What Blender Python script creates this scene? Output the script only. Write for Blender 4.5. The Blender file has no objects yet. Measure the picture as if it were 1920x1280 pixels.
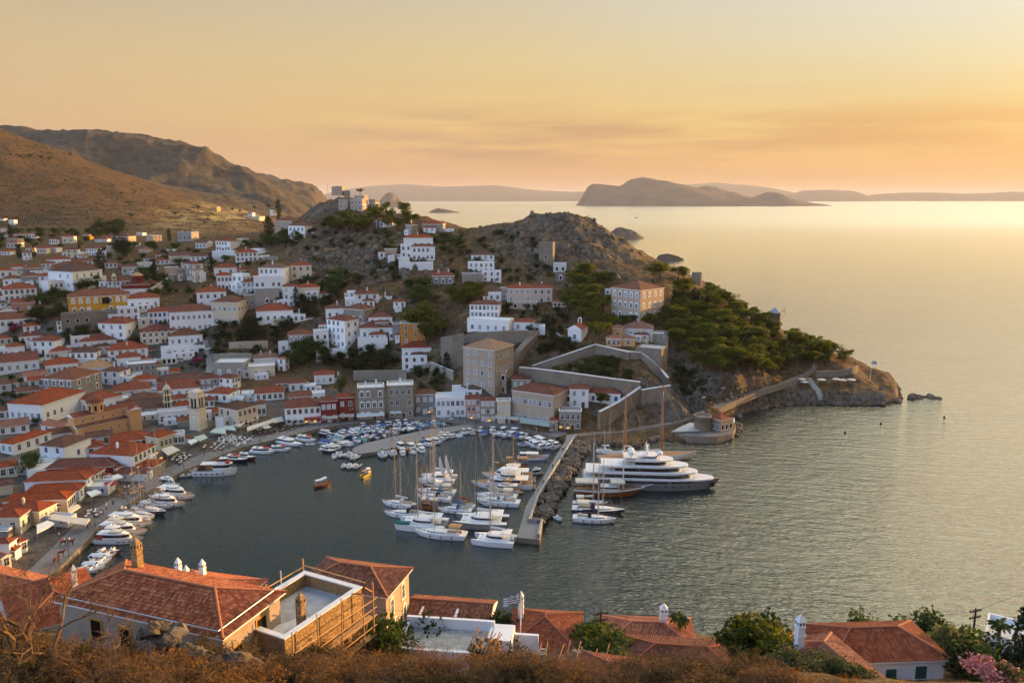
import bpy,math,random
import numpy as np
from mathutils import Vector,Matrix
R=math.radians
sc=bpy.context.scene
COL=sc.collection
random.seed(11)
rng=np.random.default_rng(5)
# camera
CAMH=90.0;FOC=1500.0;PITCH=math.atan((640-371)/FOC)
cam_d=bpy.data.cameras.new('camera');cam=bpy.data.objects.new('camera',cam_d);COL.objects.link(cam)
cam.location=(0,0,CAMH);cam.rotation_euler=(R(90)-PITCH,0,0)
cam_d.sensor_width=36;cam_d.lens=FOC*36/1920
cam_d.clip_start=0.5;cam_d.clip_end=250000
sc.camera=cam
sc.render.resolution_x=1024;sc.render.resolution_y=682
# light
SUN_AZ=63.0
SUN_EL=4.6
sun_d=bpy.data.lights.new('sun','SUN');sun=bpy.data.objects.new('sun',sun_d);COL.objects.link(sun)
sun_d.energy=5.0;sun_d.angle=R(0.6);sun_d.color=(1.0,0.53,0.18)
sv=Vector((math.sin(R(SUN_AZ))*math.cos(R(SUN_EL)),math.cos(R(SUN_AZ))*math.cos(R(SUN_EL)),math.sin(R(SUN_EL))))
sun.rotation_euler=sv.to_track_quat('Z','Y').to_euler()
W=bpy.data.worlds.new('World');sc.world=W;W.use_nodes=True
nt=W.node_tree;nt.nodes.clear()
def N(nt,typ,**kw):
 n=nt.nodes.new(typ)
 for k,v in kw.items():setattr(n,k,v)
 return n
def L(nt,a,b):nt.links.new(a,b)
def M_(nt,op,a,b=None,c=None,clamp=False):
 n=nt.nodes.new('ShaderNodeMath');n.operation=op;n.use_clamp=clamp
 for i,v in enumerate((a,b,c)):
  if v is None:continue
  if isinstance(v,(int,float)):n.inputs[i].default_value=v
  else:nt.links.new(v,n.inputs[i])
 return n.outputs[0]
def ramp(nt,fac,stops,interp='LINEAR'):
 n=nt.nodes.new('ShaderNodeValToRGB');cr=n.color_ramp;cr.interpolation=interp
 while len(cr.elements)<len(stops):cr.elements.new(0.5)
 for e,(p,c)in zip(cr.elements,stops):
  e.position=p;e.color=(*c,1)if len(c)==3 else c
 if fac is not None:nt.links.new(fac,n.inputs[0])
 return n.outputs[0]
def mixc(nt,fac,a,b,mode='MIX'):
 n=nt.nodes.new('ShaderNodeMix');n.data_type='RGBA';n.blend_type=mode
 for s,v in((n.inputs['Factor'],fac),(n.inputs['A'],a),(n.inputs['B'],b)):
  pass
 ins=[n.inputs[0],n.inputs[6],n.inputs[7]]
 for s,v in zip(ins,(fac,a,b)):
  if isinstance(v,(int,float)):s.default_value=v
  elif isinstance(v,(tuple,list)):s.default_value=(*v[:3],1)
  else:nt.links.new(v,s)
 return n.outputs[2]
def s2l(r,g=None,b=None):
 if g is None:r,g,b=r
 f=lambda c:((c/255)/12.92 if c/255<=.04045 else((c/255+.055)/1.055)**2.4)
 return(f(r),f(g),f(b))
sky=N(nt,'ShaderNodeTexSky',sky_type='NISHITA');sky.sun_disc=False
sky.sun_elevation=R(SUN_EL);sky.sun_rotation=R(SUN_AZ);sky.dust_density=3.0;sky.air_density=1.2;sky.ozone_density=1.5
tc=N(nt,'ShaderNodeTexCoord');sx=N(nt,'ShaderNodeSeparateXYZ');L(nt,tc.outputs['Generated'],sx.inputs[0])
X_,Y_,Z_=sx.outputs
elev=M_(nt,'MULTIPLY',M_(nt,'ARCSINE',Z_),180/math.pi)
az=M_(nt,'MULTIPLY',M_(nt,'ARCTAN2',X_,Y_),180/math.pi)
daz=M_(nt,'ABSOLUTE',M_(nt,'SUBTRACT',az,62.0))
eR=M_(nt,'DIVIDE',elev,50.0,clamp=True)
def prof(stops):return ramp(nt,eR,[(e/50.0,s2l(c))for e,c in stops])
cold=prof([(0,(205,165,140)),(2,(214,172,140)),(5,(221,183,138)),(9,(216,186,142)),(13.5,(194,179,150)),(17,(76,86,96)),(33,(44,62,76)),(50,(78,104,140))])  # band above the view darkened to deepen the harbour's reflections
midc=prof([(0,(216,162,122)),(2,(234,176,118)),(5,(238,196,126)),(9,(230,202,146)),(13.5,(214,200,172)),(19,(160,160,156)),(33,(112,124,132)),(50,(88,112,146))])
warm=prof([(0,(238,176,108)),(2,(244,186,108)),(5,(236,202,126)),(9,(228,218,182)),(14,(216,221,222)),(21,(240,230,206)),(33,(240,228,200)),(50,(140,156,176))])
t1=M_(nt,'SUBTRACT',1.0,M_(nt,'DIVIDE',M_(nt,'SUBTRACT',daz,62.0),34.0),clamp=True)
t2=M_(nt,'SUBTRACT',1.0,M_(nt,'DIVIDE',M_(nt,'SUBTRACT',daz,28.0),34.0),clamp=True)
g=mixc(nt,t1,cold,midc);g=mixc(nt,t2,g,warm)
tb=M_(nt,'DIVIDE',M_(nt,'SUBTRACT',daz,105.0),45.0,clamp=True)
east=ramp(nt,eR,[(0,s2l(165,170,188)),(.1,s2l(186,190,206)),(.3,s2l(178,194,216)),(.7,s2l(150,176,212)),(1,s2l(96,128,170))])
g=mixc(nt,tb,g,mixc(nt,1.0,east,(3.0,3.1,3.25),'MULTIPLY'))  # sky behind the camera brightened to lift the shaded walls
mp=N(nt,'ShaderNodeCombineXYZ')
L(nt,M_(nt,'MULTIPLY',az,0.055),mp.inputs[0]);L(nt,M_(nt,'MULTIPLY',elev,0.62),mp.inputs[1])
nz=N(nt,'ShaderNodeTexNoise');nz.inputs['Scale'].default_value=1.0;nz.inputs['Detail'].default_value=5;nz.inputs['Roughness'].default_value=.55
L(nt,mp.outputs[0],nz.inputs['Vector'])
band=ramp(nt,M_(nt,'DIVIDE',elev,10.0,clamp=True),[(0.0,(0,)*3),(.16,(.25,)*3),(.33,(1,)*3),(.48,(.9,)*3),(.62,(.15,)*3),(1,(0,)*3)])
cl=M_(nt,'MULTIPLY',M_(nt,'MULTIPLY',M_(nt,'SUBTRACT',nz.outputs[0],.41),6.5,clamp=True),band)
azm=ramp(nt,M_(nt,'DIVIDE',M_(nt,'ADD',az,40),80,clamp=True),[(0,(0,)*3),(.3,(.15,)*3),(.45,(1,)*3),(1,(.8,)*3)])
cl=M_(nt,'MULTIPLY',cl,azm)
ccol=mixc(nt,M_(nt,'DIVIDE',M_(nt,'ADD',az,10),40,clamp=True),s2l(190,152,126),s2l(226,164,98))
g=mixc(nt,M_(nt,'MULTIPLY',cl,.95),g,ccol)
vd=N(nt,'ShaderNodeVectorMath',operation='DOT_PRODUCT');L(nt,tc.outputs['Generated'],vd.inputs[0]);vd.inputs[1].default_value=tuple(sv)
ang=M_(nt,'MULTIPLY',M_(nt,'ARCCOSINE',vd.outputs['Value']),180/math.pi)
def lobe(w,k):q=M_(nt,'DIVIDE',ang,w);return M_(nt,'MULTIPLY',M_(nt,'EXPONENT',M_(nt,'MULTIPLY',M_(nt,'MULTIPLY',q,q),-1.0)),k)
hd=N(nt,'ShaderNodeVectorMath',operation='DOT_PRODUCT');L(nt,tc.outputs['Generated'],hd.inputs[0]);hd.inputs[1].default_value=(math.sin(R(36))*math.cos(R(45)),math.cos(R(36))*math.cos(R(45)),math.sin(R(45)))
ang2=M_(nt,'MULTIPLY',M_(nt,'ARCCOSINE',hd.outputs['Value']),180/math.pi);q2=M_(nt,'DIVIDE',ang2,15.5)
high=M_(nt,'MULTIPLY',M_(nt,'EXPONENT',M_(nt,'MULTIPLY',M_(nt,'MULTIPLY',q2,q2),-1.0)),8.5)  # bright sky patch added out of view to gild the water
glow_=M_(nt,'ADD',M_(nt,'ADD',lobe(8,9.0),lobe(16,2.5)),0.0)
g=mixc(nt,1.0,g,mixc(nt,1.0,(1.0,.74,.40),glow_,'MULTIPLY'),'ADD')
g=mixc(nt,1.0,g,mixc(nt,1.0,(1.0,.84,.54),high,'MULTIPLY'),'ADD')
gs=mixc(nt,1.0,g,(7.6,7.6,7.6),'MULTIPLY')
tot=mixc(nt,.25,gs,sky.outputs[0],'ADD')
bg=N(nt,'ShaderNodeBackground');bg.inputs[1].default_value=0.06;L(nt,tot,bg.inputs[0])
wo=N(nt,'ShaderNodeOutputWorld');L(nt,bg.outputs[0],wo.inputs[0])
sc.view_settings.view_transform='Standard';sc.view_settings.look='None'
sc.view_settings.exposure=1.0;sc.view_settings.gamma=1.0
sc.cycles.use_denoising=True
sc.cycles.max_bounces=5;sc.cycles.diffuse_bounces=2;sc.cycles.glossy_bounces=3;sc.cycles.transmission_bounces=2;sc.cycles.volume_bounces=0;sc.cycles.transparent_max_bounces=6
sc.cycles.caustics_reflective=False;sc.cycles.caustics_refractive=False
sc.cycles.use_adaptive_sampling=True;sc.cycles.adaptive_threshold=0.02
# pixels of the 1920x1280 survey photo -> rays
FWD=np.array([0,math.cos(PITCH),-math.sin(PITCH)]);UPV=np.array([0,math.sin(PITCH),math.cos(PITCH)]);RT=np.array([1.,0,0])
CAMP=np.array([0,0,CAMH])
def ray(px,py):return FWD*FOC+RT*(px-960)+UPV*(640-py)
def PZ(px,py,z=0.0):
 d=ray(px,py);t=(z-CAMH)/d[2];return CAMP+d*t
def PY(px,py,Y):
 d=ray(px,py);return CAMP+d*(Y/d[1])
def pxm(p):
 return float(np.dot(np.array(p)-CAMP,FWD))/FOC
# object helpers
def mk(name,me,parent=None,loc=None,rotz=0.0):
 o=bpy.data.objects.new(name,me);COL.objects.link(o)
 if parent is not None:o.parent=parent
 if loc is not None:o.location=loc
 if rotz:o.rotation_euler=(0,0,rotz)
 return o
def thing(name,label,cat,loc=(0,0,0),rotz=0.0,group=None):
 o=bpy.data.objects.new(name,None);COL.objects.link(o);o.empty_display_size=.3
 o.location=tuple(float(v)for v in loc);o.rotation_euler=(0,0,rotz)
 return tag(o,label,cat,group)
def tag(o,label,cat,group=None):
 o['label']=label;o['category']=cat
 if group:o['group']=group
 return o
def struct(o):o['kind']='structure';return o
KIDS={}
def dup(src,label=None,group=None,loc=None,rotz=None,scale=None):
 """copy of a thing with copies of its parts and sub-parts, sharing their meshes"""
 def rec(o,par):
  c=o.copy();COL.objects.link(c)
  if par is not None:c.parent=par
  for k in o.children:rec(k,c)
  return c
 c=rec(src,None)
 if label:c['label']=label
 if group:c['group']=group
 if loc is not None:c.location=tuple(float(v)for v in loc)
 if rotz is not None:c.rotation_euler=(0,0,rotz)
 if scale is not None:c.scale=scale if isinstance(scale,tuple)else(scale,)*3
 return c
class MB:
 """collects faces, then links them as one mesh object"""
 def __init__(s):s.v=[];s.f=[];s.m=[];s.uv=[];s.sm=[]
 def face(s,pts,m=0,uv=None,smooth=False):
  i=len(s.v);s.v.extend([tuple(p)for p in pts]);s.f.append(tuple(range(i,i+len(pts))));s.m.append(m);s.uv.append(uv);s.sm.append(smooth)
 def box(s,c,d,m=0,rz=0.0,taper=1.0):
  x,y,z=c;a,b,h=d[0]/2,d[1]/2,d[2]/2;co,si=math.cos(rz),math.sin(rz)
  def q(u,v,w,t):u,v=u*t,v*t;return(x+u*co-v*si,y+u*si+v*co,z+w)
  p=[q(-a,-b,-h,1),q(a,-b,-h,1),q(a,b,-h,1),q(-a,b,-h,1),q(-a,-b,h,taper),q(a,-b,h,taper),q(a,b,h,taper),q(-a,b,h,taper)]
  s.poly(p,[(0,3,2,1),(4,5,6,7),(0,1,5,4),(1,2,6,5),(2,3,7,6),(3,0,4,7)],m)
 def poly(s,pts,faces,m=0,smooth=False):
  i=len(s.v);s.v.extend([tuple(p)for p in pts])
  for f in faces:s.f.append(tuple(k+i for k in f));s.m.append(m);s.uv.append(None);s.sm.append(smooth)
 def prism(s,poly,z0,z1,m=0,mtop=None):
  n=len(poly);b=[(p[0],p[1],z0)for p in poly];t=[(p[0],p[1],z1)for p in poly]
  s.poly(b+t,[(k,(k+1)%n,n+(k+1)%n,n+k)for k in range(n)],m)
  s.face(t,m if mtop is None else mtop);s.face(b[::-1],m)
 def tube(s,p0,p1,r0,r1=None,n=6,m=0,cap=True):
  r1=r0 if r1 is None else r1;p0=Vector(p0);p1=Vector(p1);d=(p1-p0)
  if d.length<1e-6:return
  q=d.to_track_quat('Z','Y');u=q@Vector((1,0,0));w=q@Vector((0,1,0))
  ring=[(math.cos(2*math.pi*k/n),math.sin(2*math.pi*k/n))for k in range(n)]
  pts=[p0+(u*a+w*b)*r0 for a,b in ring]+[p1+(u*a+w*b)*r1 for a,b in ring]
  s.poly(pts,[(k,(k+1)%n,n+(k+1)%n,n+k)for k in range(n)],m,True)
  if cap:s.poly(pts[n:],[tuple(range(n))],m);s.poly(pts[:n],[tuple(range(n))[::-1]],m)
 def lathe(s,prof,n=16,c=(0,0,0),m=0,smooth=True):
  pts=[];
  for r,z in prof:
   for k in range(n):a=2*math.pi*k/n;pts.append((c[0]+r*math.cos(a),c[1]+r*math.sin(a),c[2]+z))
  fs=[]
  for j in range(len(prof)-1):
   for k in range(n):fs.append((j*n+k,j*n+(k+1)%n,(j+1)*n+(k+1)%n,(j+1)*n+k))
  s.poly(pts,fs,m,smooth)
  if prof[-1][0]>1e-4:s.poly(pts[-n:],[tuple(range(n))],m)
  if prof[0][0]>1e-4:s.poly(pts[:n],[tuple(range(n))[::-1]],m)
 def loft(s,secs,m=0,smooth=True,closed=False,cap=False):
  n=len(secs[0]);pts=[p for q in secs for p in q];fs=[]
  for j in range(len(secs)-1):
   for k in range(n if closed else n-1):
    k2=(k+1)%n;fs.append((j*n+k,j*n+k2,(j+1)*n+k2,(j+1)*n+k))
  s.poly(pts,fs,m,smooth)
  if cap:s.poly(secs[0],[tuple(range(n))[::-1]],m);s.poly(secs[-1],[tuple(range(n))],m)
 def mesh(s,name,mats):
  me=bpy.data.meshes.new(name);me.from_pydata(s.v,[],s.f)
  for mt in(mats if isinstance(mats,(list,tuple))else[mats]):me.materials.append(mt)
  me.polygons.foreach_set('material_index',s.m);me.polygons.foreach_set('use_smooth',s.sm)
  if any(u is not None for u in s.uv):
   ul=me.uv_layers.new(name='UVMap');k=0;buf=[]
   for f,u in zip(s.f,s.uv):buf.extend([c for q in(u if u is not None else[(0,0)]*len(f))for c in q])
   ul.data.foreach_set('uv',buf)
  me.update();return me
 def build(s,name,mats,parent=None,loc=None,rotz=0.0):return mk(name,s.mesh(name,mats),parent,loc,rotz)
def grid_mesh(name,P,mats,keep=None,smooth=True,attrs=None):
 """P: (rows, cols, 3) numpy array"""
 r,c,_=P.shape;idx=np.arange(r*c).reshape(r,c)
 q=np.stack([idx[:-1,:-1],idx[:-1,1:],idx[1:,1:],idx[1:,:-1]],-1).reshape(-1,4)
 if keep is not None:q=q[keep.ravel()[q].any(1)]
 used,inv=np.unique(q,return_inverse=True);V=P.reshape(-1,3)[used];q=inv.reshape(-1,4)
 me=bpy.data.meshes.new(name);me.vertices.add(len(V));me.vertices.foreach_set('co',V.astype(np.float32).ravel())
 me.loops.add(q.size);me.loops.foreach_set('vertex_index',q.astype(np.int32).ravel())
 me.polygons.add(len(q));me.polygons.foreach_set('loop_start',(np.arange(len(q))*4).astype(np.int32))
 me.polygons.foreach_set('use_smooth',np.full(len(q),smooth))
 for mt in(mats if isinstance(mats,(list,tuple))else[mats]):me.materials.append(mt)
 me.update(calc_edges=True)
 for k,a in(attrs or{}).items():
  at=me.attributes.new(k,'FLOAT','POINT');at.data.foreach_set('value',a.reshape(-1)[used].astype(np.float32))
 me.validate();return me
# value noise
def vnoise(x,y,seed=0):
 xi=np.floor(x).astype(np.int64);yi=np.floor(y).astype(np.int64);fx=x-xi;fy=y-yi
 fx=fx*fx*(3-2*fx);fy=fy*fy*(3-2*fy)
 def h(a,b):
  n=(a*374761393+b*668265263+seed*974711)&0xffffffff
  n=((n^(n>>13))*1274126177)&0xffffffff
  return((n^(n>>16))&0xffff)/65535.0
 return(h(xi,yi)*(1-fx)+h(xi+1,yi)*fx)*(1-fy)+(h(xi,yi+1)*(1-fx)+h(xi+1,yi+1)*fx)*fy
def fbm(x,y,o=4,seed=0,g=.5):
 s=0;a=1;t=0
 for k in range(o):s=s+a*(vnoise(x*2**k,y*2**k,seed+k)-.5);t+=a;a*=g
 return s/t*2
def ridged(x,y,o=4,seed=0):
 s=0;a=1;t=0
 for k in range(o):s=s+a*(1-np.abs(2*vnoise(x*2**k,y*2**k,seed+k)-1));t+=a;a*=.5
 return s/t
# materials
MATS={}
def pb(name):
 m=bpy.data.materials.new(name);m.use_nodes=True;t=m.node_tree;b=t.nodes['Principled BSDF'];return m,t,b
def noise(t,scale,detail=3,rough=.5,vec=None,dist=0.0,dims='3D'):
 n=t.nodes.new('ShaderNodeTexNoise');n.inputs['Scale'].default_value=scale;n.inputs['Detail'].default_value=detail;n.inputs['Roughness'].default_value=rough;n.inputs['Distortion'].default_value=dist
 if vec is not None:t.links.new(vec,n.inputs['Vector'])
 return n.outputs[0]
def objco(t):return t.nodes.new('ShaderNodeTexCoord').outputs['Object']
def worldco(t):return t.nodes.new('ShaderNodeNewGeometry').outputs['Position']
def scaled(t,v,s):
 n=t.nodes.new('ShaderNodeVectorMath');n.operation='MULTIPLY';t.links.new(v,n.inputs[0]);n.inputs[1].default_value=s;return n.outputs[0]
def bump(t,b,h,strength=.4,dist=.1):
 n=t.nodes.new('ShaderNodeBump');n.inputs['Strength'].default_value=strength;n.inputs['Distance'].default_value=dist
 t.links.new(h,n.inputs['Height']);t.links.new(n.outputs[0],b.inputs['Normal']);return n
def plain(name,col,rough=.6,var=.12,scale=3.0,metal=0.0,spec=.4,obj_var=0.0,bumpy=0.0):
 """a colour with mottling, used for paint, plaster, wood, fabric"""
 m,t,b=pb(name);v=objco(t)
 n=noise(t,scale,4,.6,v)
 lo=tuple(c*(1-var)for c in col);hi=tuple(min(1,c*(1+var))for c in col)
 c=ramp(t,n,[(.3,lo),(.7,hi)])
 if obj_var:
  oi=t.nodes.new('ShaderNodeObjectInfo').outputs['Random']
  hs=t.nodes.new('ShaderNodeHueSaturation');t.links.new(c,hs.inputs['Color'])
  t.links.new(M_(t,'ADD',M_(t,'MULTIPLY',oi,obj_var*2),1-obj_var),hs.inputs['Value']);c=hs.outputs[0]
 t.links.new(c,b.inputs['Base Color']);b.inputs['Roughness'].default_value=rough;b.inputs['Metallic'].default_value=metal;b.inputs['Specular IOR Level'].default_value=spec
 if bumpy:bump(t,b,noise(t,scale*6,3,.6,v),bumpy,.05)
 MATS[name]=m;return m
def plaster(name,col,stain=.25,tone=(.55,.5,.42)):
 m,t,b=pb(name);v=objco(t)
 big=noise(t,.35,5,.65,v);vs=noise(t,1.2,4,.6,scaled(t,v,(1,1,.18)))
 oi=t.nodes.new('ShaderNodeObjectInfo').outputs['Random']
 c=mixc(t,M_(t,'MULTIPLY',M_(t,'SUBTRACT',big,.42),stain*3,clamp=True),col,tuple(a*k for a,k in zip(col,tone)))
 c=mixc(t,M_(t,'MULTIPLY',M_(t,'SUBTRACT',vs,.55),stain*4,clamp=True),c,tuple(a*k*.9 for a,k in zip(col,tone)))
 hs=t.nodes.new('ShaderNodeHueSaturation');t.links.new(c,hs.inputs['Color']);t.links.new(M_(t,'ADD',M_(t,'MULTIPLY',oi,.16),.9),hs.inputs['Value'])
 t.links.new(hs.outputs[0],b.inputs['Base Color']);b.inputs['Roughness'].default_value=.85;b.inputs['Specular IOR Level'].default_value=.2
 bump(t,b,noise(t,9,3,.6,v),.15,.03)
 MATS[name]=m;return m
def masonry(name,col,var=.3,size=.45,mortar=.8,bs=.5):
 m,t,b=pb(name);v=objco(t)
 vo=t.nodes.new('ShaderNodeTexVoronoi');vo.feature='F1';vo.inputs['Scale'].default_value=1/size;t.links.new(scaled(t,v,(1,1,1.7)),vo.inputs['Vector'])
 ve=t.nodes.new('ShaderNodeTexVoronoi');ve.feature='DISTANCE_TO_EDGE';ve.inputs['Scale'].default_value=1/size;t.links.new(scaled(t,v,(1,1,1.7)),ve.inputs['Vector'])
 sepr=t.nodes.new('ShaderNodeSeparateColor');t.links.new(vo.outputs['Color'],sepr.inputs[0])
 c=ramp(t,sepr.outputs[0],[(0,tuple(k*(1-var)for k in col)),(.5,col),(1,tuple(min(1,k*(1+var))for k in col))])
 ed=M_(t,'MULTIPLY',ve.outputs[0],12,clamp=True)
 c=mixc(t,ed,tuple(k*mortar for k in col),c)
 c=mixc(t,M_(t,'MULTIPLY',M_(t,'SUBTRACT',noise(t,.3,5,.6,v),.45),2.2,clamp=True),c,tuple(k*.62 for k in col))
 t.links.new(c,b.inputs['Base Color']);b.inputs['Roughness'].default_value=.9;b.inputs['Specular IOR Level'].default_value=.2
 bump(t,b,ed,bs,.05);MATS[name]=m;return m
def tiles(name,c1,c2,c3,near=False):
 """barrel tiles: u runs along the eave, v up the slope, both in metres"""
 m,t,b=pb(name);uv=t.nodes.new('ShaderNodeUVMap').outputs[0];v=objco(t)
 sp=t.nodes.new('ShaderNodeSeparateXYZ');t.links.new(uv,sp.inputs[0])
 cell=t.nodes.new('ShaderNodeCombineXYZ');
 pu,pv=(.25,.38)if near else(.5,.8)
 t.links.new(M_(t,'FLOOR',M_(t,'DIVIDE',sp.outputs[0],pu)),cell.inputs[0]);t.links.new(M_(t,'FLOOR',M_(t,'DIVIDE',sp.outputs[1],pv)),cell.inputs[1])
 wn=t.nodes.new('ShaderNodeTexWhiteNoise');wn.noise_dimensions='2D';t.links.new(cell.outputs[0],wn.inputs['Vector'])
 patch=noise(t,.45,5,.65,v)
 f=M_(t,'ADD',M_(t,'MULTIPLY',wn.outputs[0],.75 if near else.45),M_(t,'MULTIPLY',patch,.4 if near else.6))
 c=ramp(t,f,[(.22,c3),(.45,c1),(.62,c1),(.85,c2)])
 streak=noise(t,1.0,4,.6,scaled(t,uv,(2.2,.25,1)))
 c=mixc(t,M_(t,'MULTIPLY',M_(t,'SUBTRACT',streak,.52),3,clamp=True),c,tuple(k*.5 for k in c3))
 oi=t.nodes.new('ShaderNodeObjectInfo').outputs['Random']
 hs=t.nodes.new('ShaderNodeHueSaturation');t.links.new(c,hs.inputs['Color']);t.links.new(M_(t,'ADD',M_(t,'MULTIPLY',oi,.6),.62),hs.inputs['Value']);t.links.new(M_(t,'ADD',M_(t,'MULTIPLY',oi,.25),.82),hs.inputs['Saturation'])
 t.links.new(hs.outputs[0],b.inputs['Base Color']);b.inputs['Roughness'].default_value=.85;b.inputs['Specular IOR Level'].default_value=.25
 if not near:
  w=M_(t,'ABSOLUTE',M_(t,'SINE',M_(t,'MULTIPLY',sp.outputs[0],math.pi/.3)))
  bump(t,b,w,.35,.08)
 MATS[name]=m;return m
def glassy(name,col,rough=.1,spec=.6):
 m,t,b=pb(name);n=noise(t,.6,2,.5,objco(t))
 t.links.new(ramp(t,n,[(.3,tuple(c*.6 for c in col)),(.7,tuple(c*1.4 for c in col))]),b.inputs['Base Color']);b.inputs['Roughness'].default_value=rough;b.inputs['Specular IOR Level'].default_value=spec
 MATS[name]=m;return m
def lit(name,col,strength):
 m,t,b=pb(name);v=objco(t);n=noise(t,1.6,3,.6,v)
 c=ramp(t,n,[(.35,tuple(k*.25 for k in col)),(.65,col)])
 t.links.new(c,b.inputs['Emission Color']);b.inputs['Emission Strength'].default_value=strength;b.inputs['Base Color'].default_value=(*[k*.4 for k in col],1)
 MATS[name]=m;return m
plaster('white_wall',(.84,.84,.84),.12,(.72,.70,.66));plaster('grey_white_wall',(.62,.61,.59),.2)
plaster('cream_wall',(.70,.60,.45),.2);plaster('yellow_wall',(.66,.31,.04),.2,(.75,.7,.6));plaster('ochre_wall',(.58,.26,.055),.2,(.75,.7,.6))
plaster('orange_wall',(.66,.37,.17),.2);plaster('pink_wall',(.60,.47,.40),.2);plaster('red_wall',(.22,.035,.03),.15,(.7,.7,.7));plaster('salmon_wall',(.60,.30,.22),.2)
plaster('tan_wall',(.44,.35,.27),.3);plaster('dull_wall',(.36,.33,.30),.3)
masonry('stone_wall',(.33,.29,.24),.22,.5);masonry('grey_stone_wall',(.30,.285,.27),.2,.5);masonry('fort_wall',(.25,.205,.16),.16,.6);masonry('rough_stone',(.42,.27,.13),.35,.35,.55,.9)
masonry('paving',(.22,.205,.19),.18,1.1,.8,.2);masonry('pale_paving',(.42,.41,.37),.2,.6,.7,.3)
tiles('red_tiles',(.225,.050,.020),(.29,.085,.040),(.13,.034,.018));tiles('brown_tiles',(.16,.062,.034),(.22,.10,.058),(.09,.042,.028))
tiles('pale_tiles',(.30,.12,.07),(.37,.18,.115),(.20,.075,.045));tiles('tan_tiles',(.36,.21,.11),(.42,.27,.15),(.25,.14,.08))
tiles('near_tiles',(.29,.078,.033),(.40,.155,.075),(.165,.045,.024),True);tiles('near_brown_tiles',(.25,.062,.024),(.31,.10,.05),(.15,.04,.02),True)
tiles('near_pale_tiles',(.36,.11,.05),(.44,.18,.10),(.24,.075,.036),True)
glassy('glass',(.035,.045,.055));glassy('opening_shade',(.012,.010,.009),.8,.1);glassy('yacht_glass',(.01,.012,.016),.08)  # openings: near-black paint on flat faces in place of the shade inside
plain('white_paint',(.80,.80,.78),.5,.05);plain('hull_white',(.80,.80,.80),.25,.04,1.0);plain('grp_cream',(.72,.66,.54),.5,.06)
plain('hull_navy',(.02,.025,.05),.2,.1);plain('hull_red',(.12,.022,.018),.4,.15);plain('hull_brown',(.16,.055,.02),.35,.2);plain('hull_grey',(.19,.195,.20),.35,.08);plain('hull_black',(.015,.015,.017),.3,.1)
plain('hull_yellow',(.60,.42,.03),.4,.1);plain('hull_blue',(.06,.16,.32),.4,.12);plain('teak',(.30,.17,.09),.7,.25,6);plain('varnish',(.34,.13,.03),.25,.25,5)
plain('antifoul',(.05,.012,.012),.7,.2);plain('rubber',(.02,.02,.02),.8,.2);plain('rib_grey',(.42,.43,.44),.6,.1)
plain('canvas_cream',(.66,.60,.48),.85,.1);plain('canvas_white',(.74,.74,.72),.85,.08);plain('canvas_blue',(.05,.10,.24),.85,.15);plain('canvas_navy',(.018,.022,.045),.85,.2);plain('canvas_taupe',(.30,.24,.19),.85,.15);plain('canvas_teal',(.10,.28,.32),.85,.15);plain('canvas_red',(.32,.03,.03),.85,.15);plain('canvas_tan',(.42,.24,.10),.85,.15);plain('canvas_green',(.03,.16,.13),.85,.15)
plain('alu',(.42,.38,.33),.35,.06,3,.6);plain('gold_mast',(.55,.36,.05),.35,.06);plain('black_mast',(.02,.02,.022),.3,.1);plain('steel',(.45,.45,.45),.35,.1,3,.8)
plain('wood',(.30,.16,.075),.8,.3,8,bumpy=.3);plain('fresh_wood',(.55,.32,.13),.75,.2,6,bumpy=.2);plain('dark_wood',(.06,.035,.02),.8,.3,6);plain('bark',(.11,.075,.05),.9,.3,5,bumpy=.5);plain('twig',(.17,.095,.045),.9,.35,4)
plain('shutter_blue',(.06,.10,.22),.6,.1);plain('shutter_green',(.03,.10,.085),.6,.1);plain('shutter_brown',(.14,.045,.03),.6,.15);plain('shutter_grey',(.28,.31,.34),.6,.1);plain('shutter_red',(.20,.03,.03),.6,.1);plain('shutter_pale',(.60,.60,.58),.6,.1)
plain('iron',(.03,.03,.032),.5,.2);plain('concrete',(.25,.24,.225),.9,.2,1.2,bumpy=.2);plain('screed',(.40,.40,.40),.85,.25,.7);plain('membrane',(.66,.66,.66),.6,.12,1.5)
plain('awning_cream',(.62,.56,.44),.85,.1);plain('awning_white',(.72,.72,.68),.85,.1);plain('awning_green',(.46,.52,.46),.85,.1);plain('awning_red',(.34,.05,.045),.85,.1)
plain('lifebuoy_red',(.55,.035,.02),.5,.1);plain('orange',(.60,.16,.03),.5,.1);plain('yellow_sign',(.60,.50,.02),.5,.1)
plain('bougainvillea',(.30,.02,.10),.8,.3,6);plain('pink_flower',(.55,.22,.20),.8,.25,9)
plain('skin',(.42,.24,.15),.6,.1);plain('cloth_white',(.7,.7,.7),.9,.1);plain('cloth_dark',(.03,.03,.04),.9,.2);plain('cloth_blue',(.06,.11,.25),.9,.2);plain('cloth_red',(.35,.03,.03),.9,.2);plain('cloth_tan',(.35,.25,.15),.9,.2);plain('hair',(.03,.02,.012),.8,.2);plain('mule_coat',(.05,.025,.015),.8,.3)
lit('shop_glow',(1.0,.55,.18),.55);lit('lamp_glow',(1.0,.50,.12),2.2)
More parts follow.
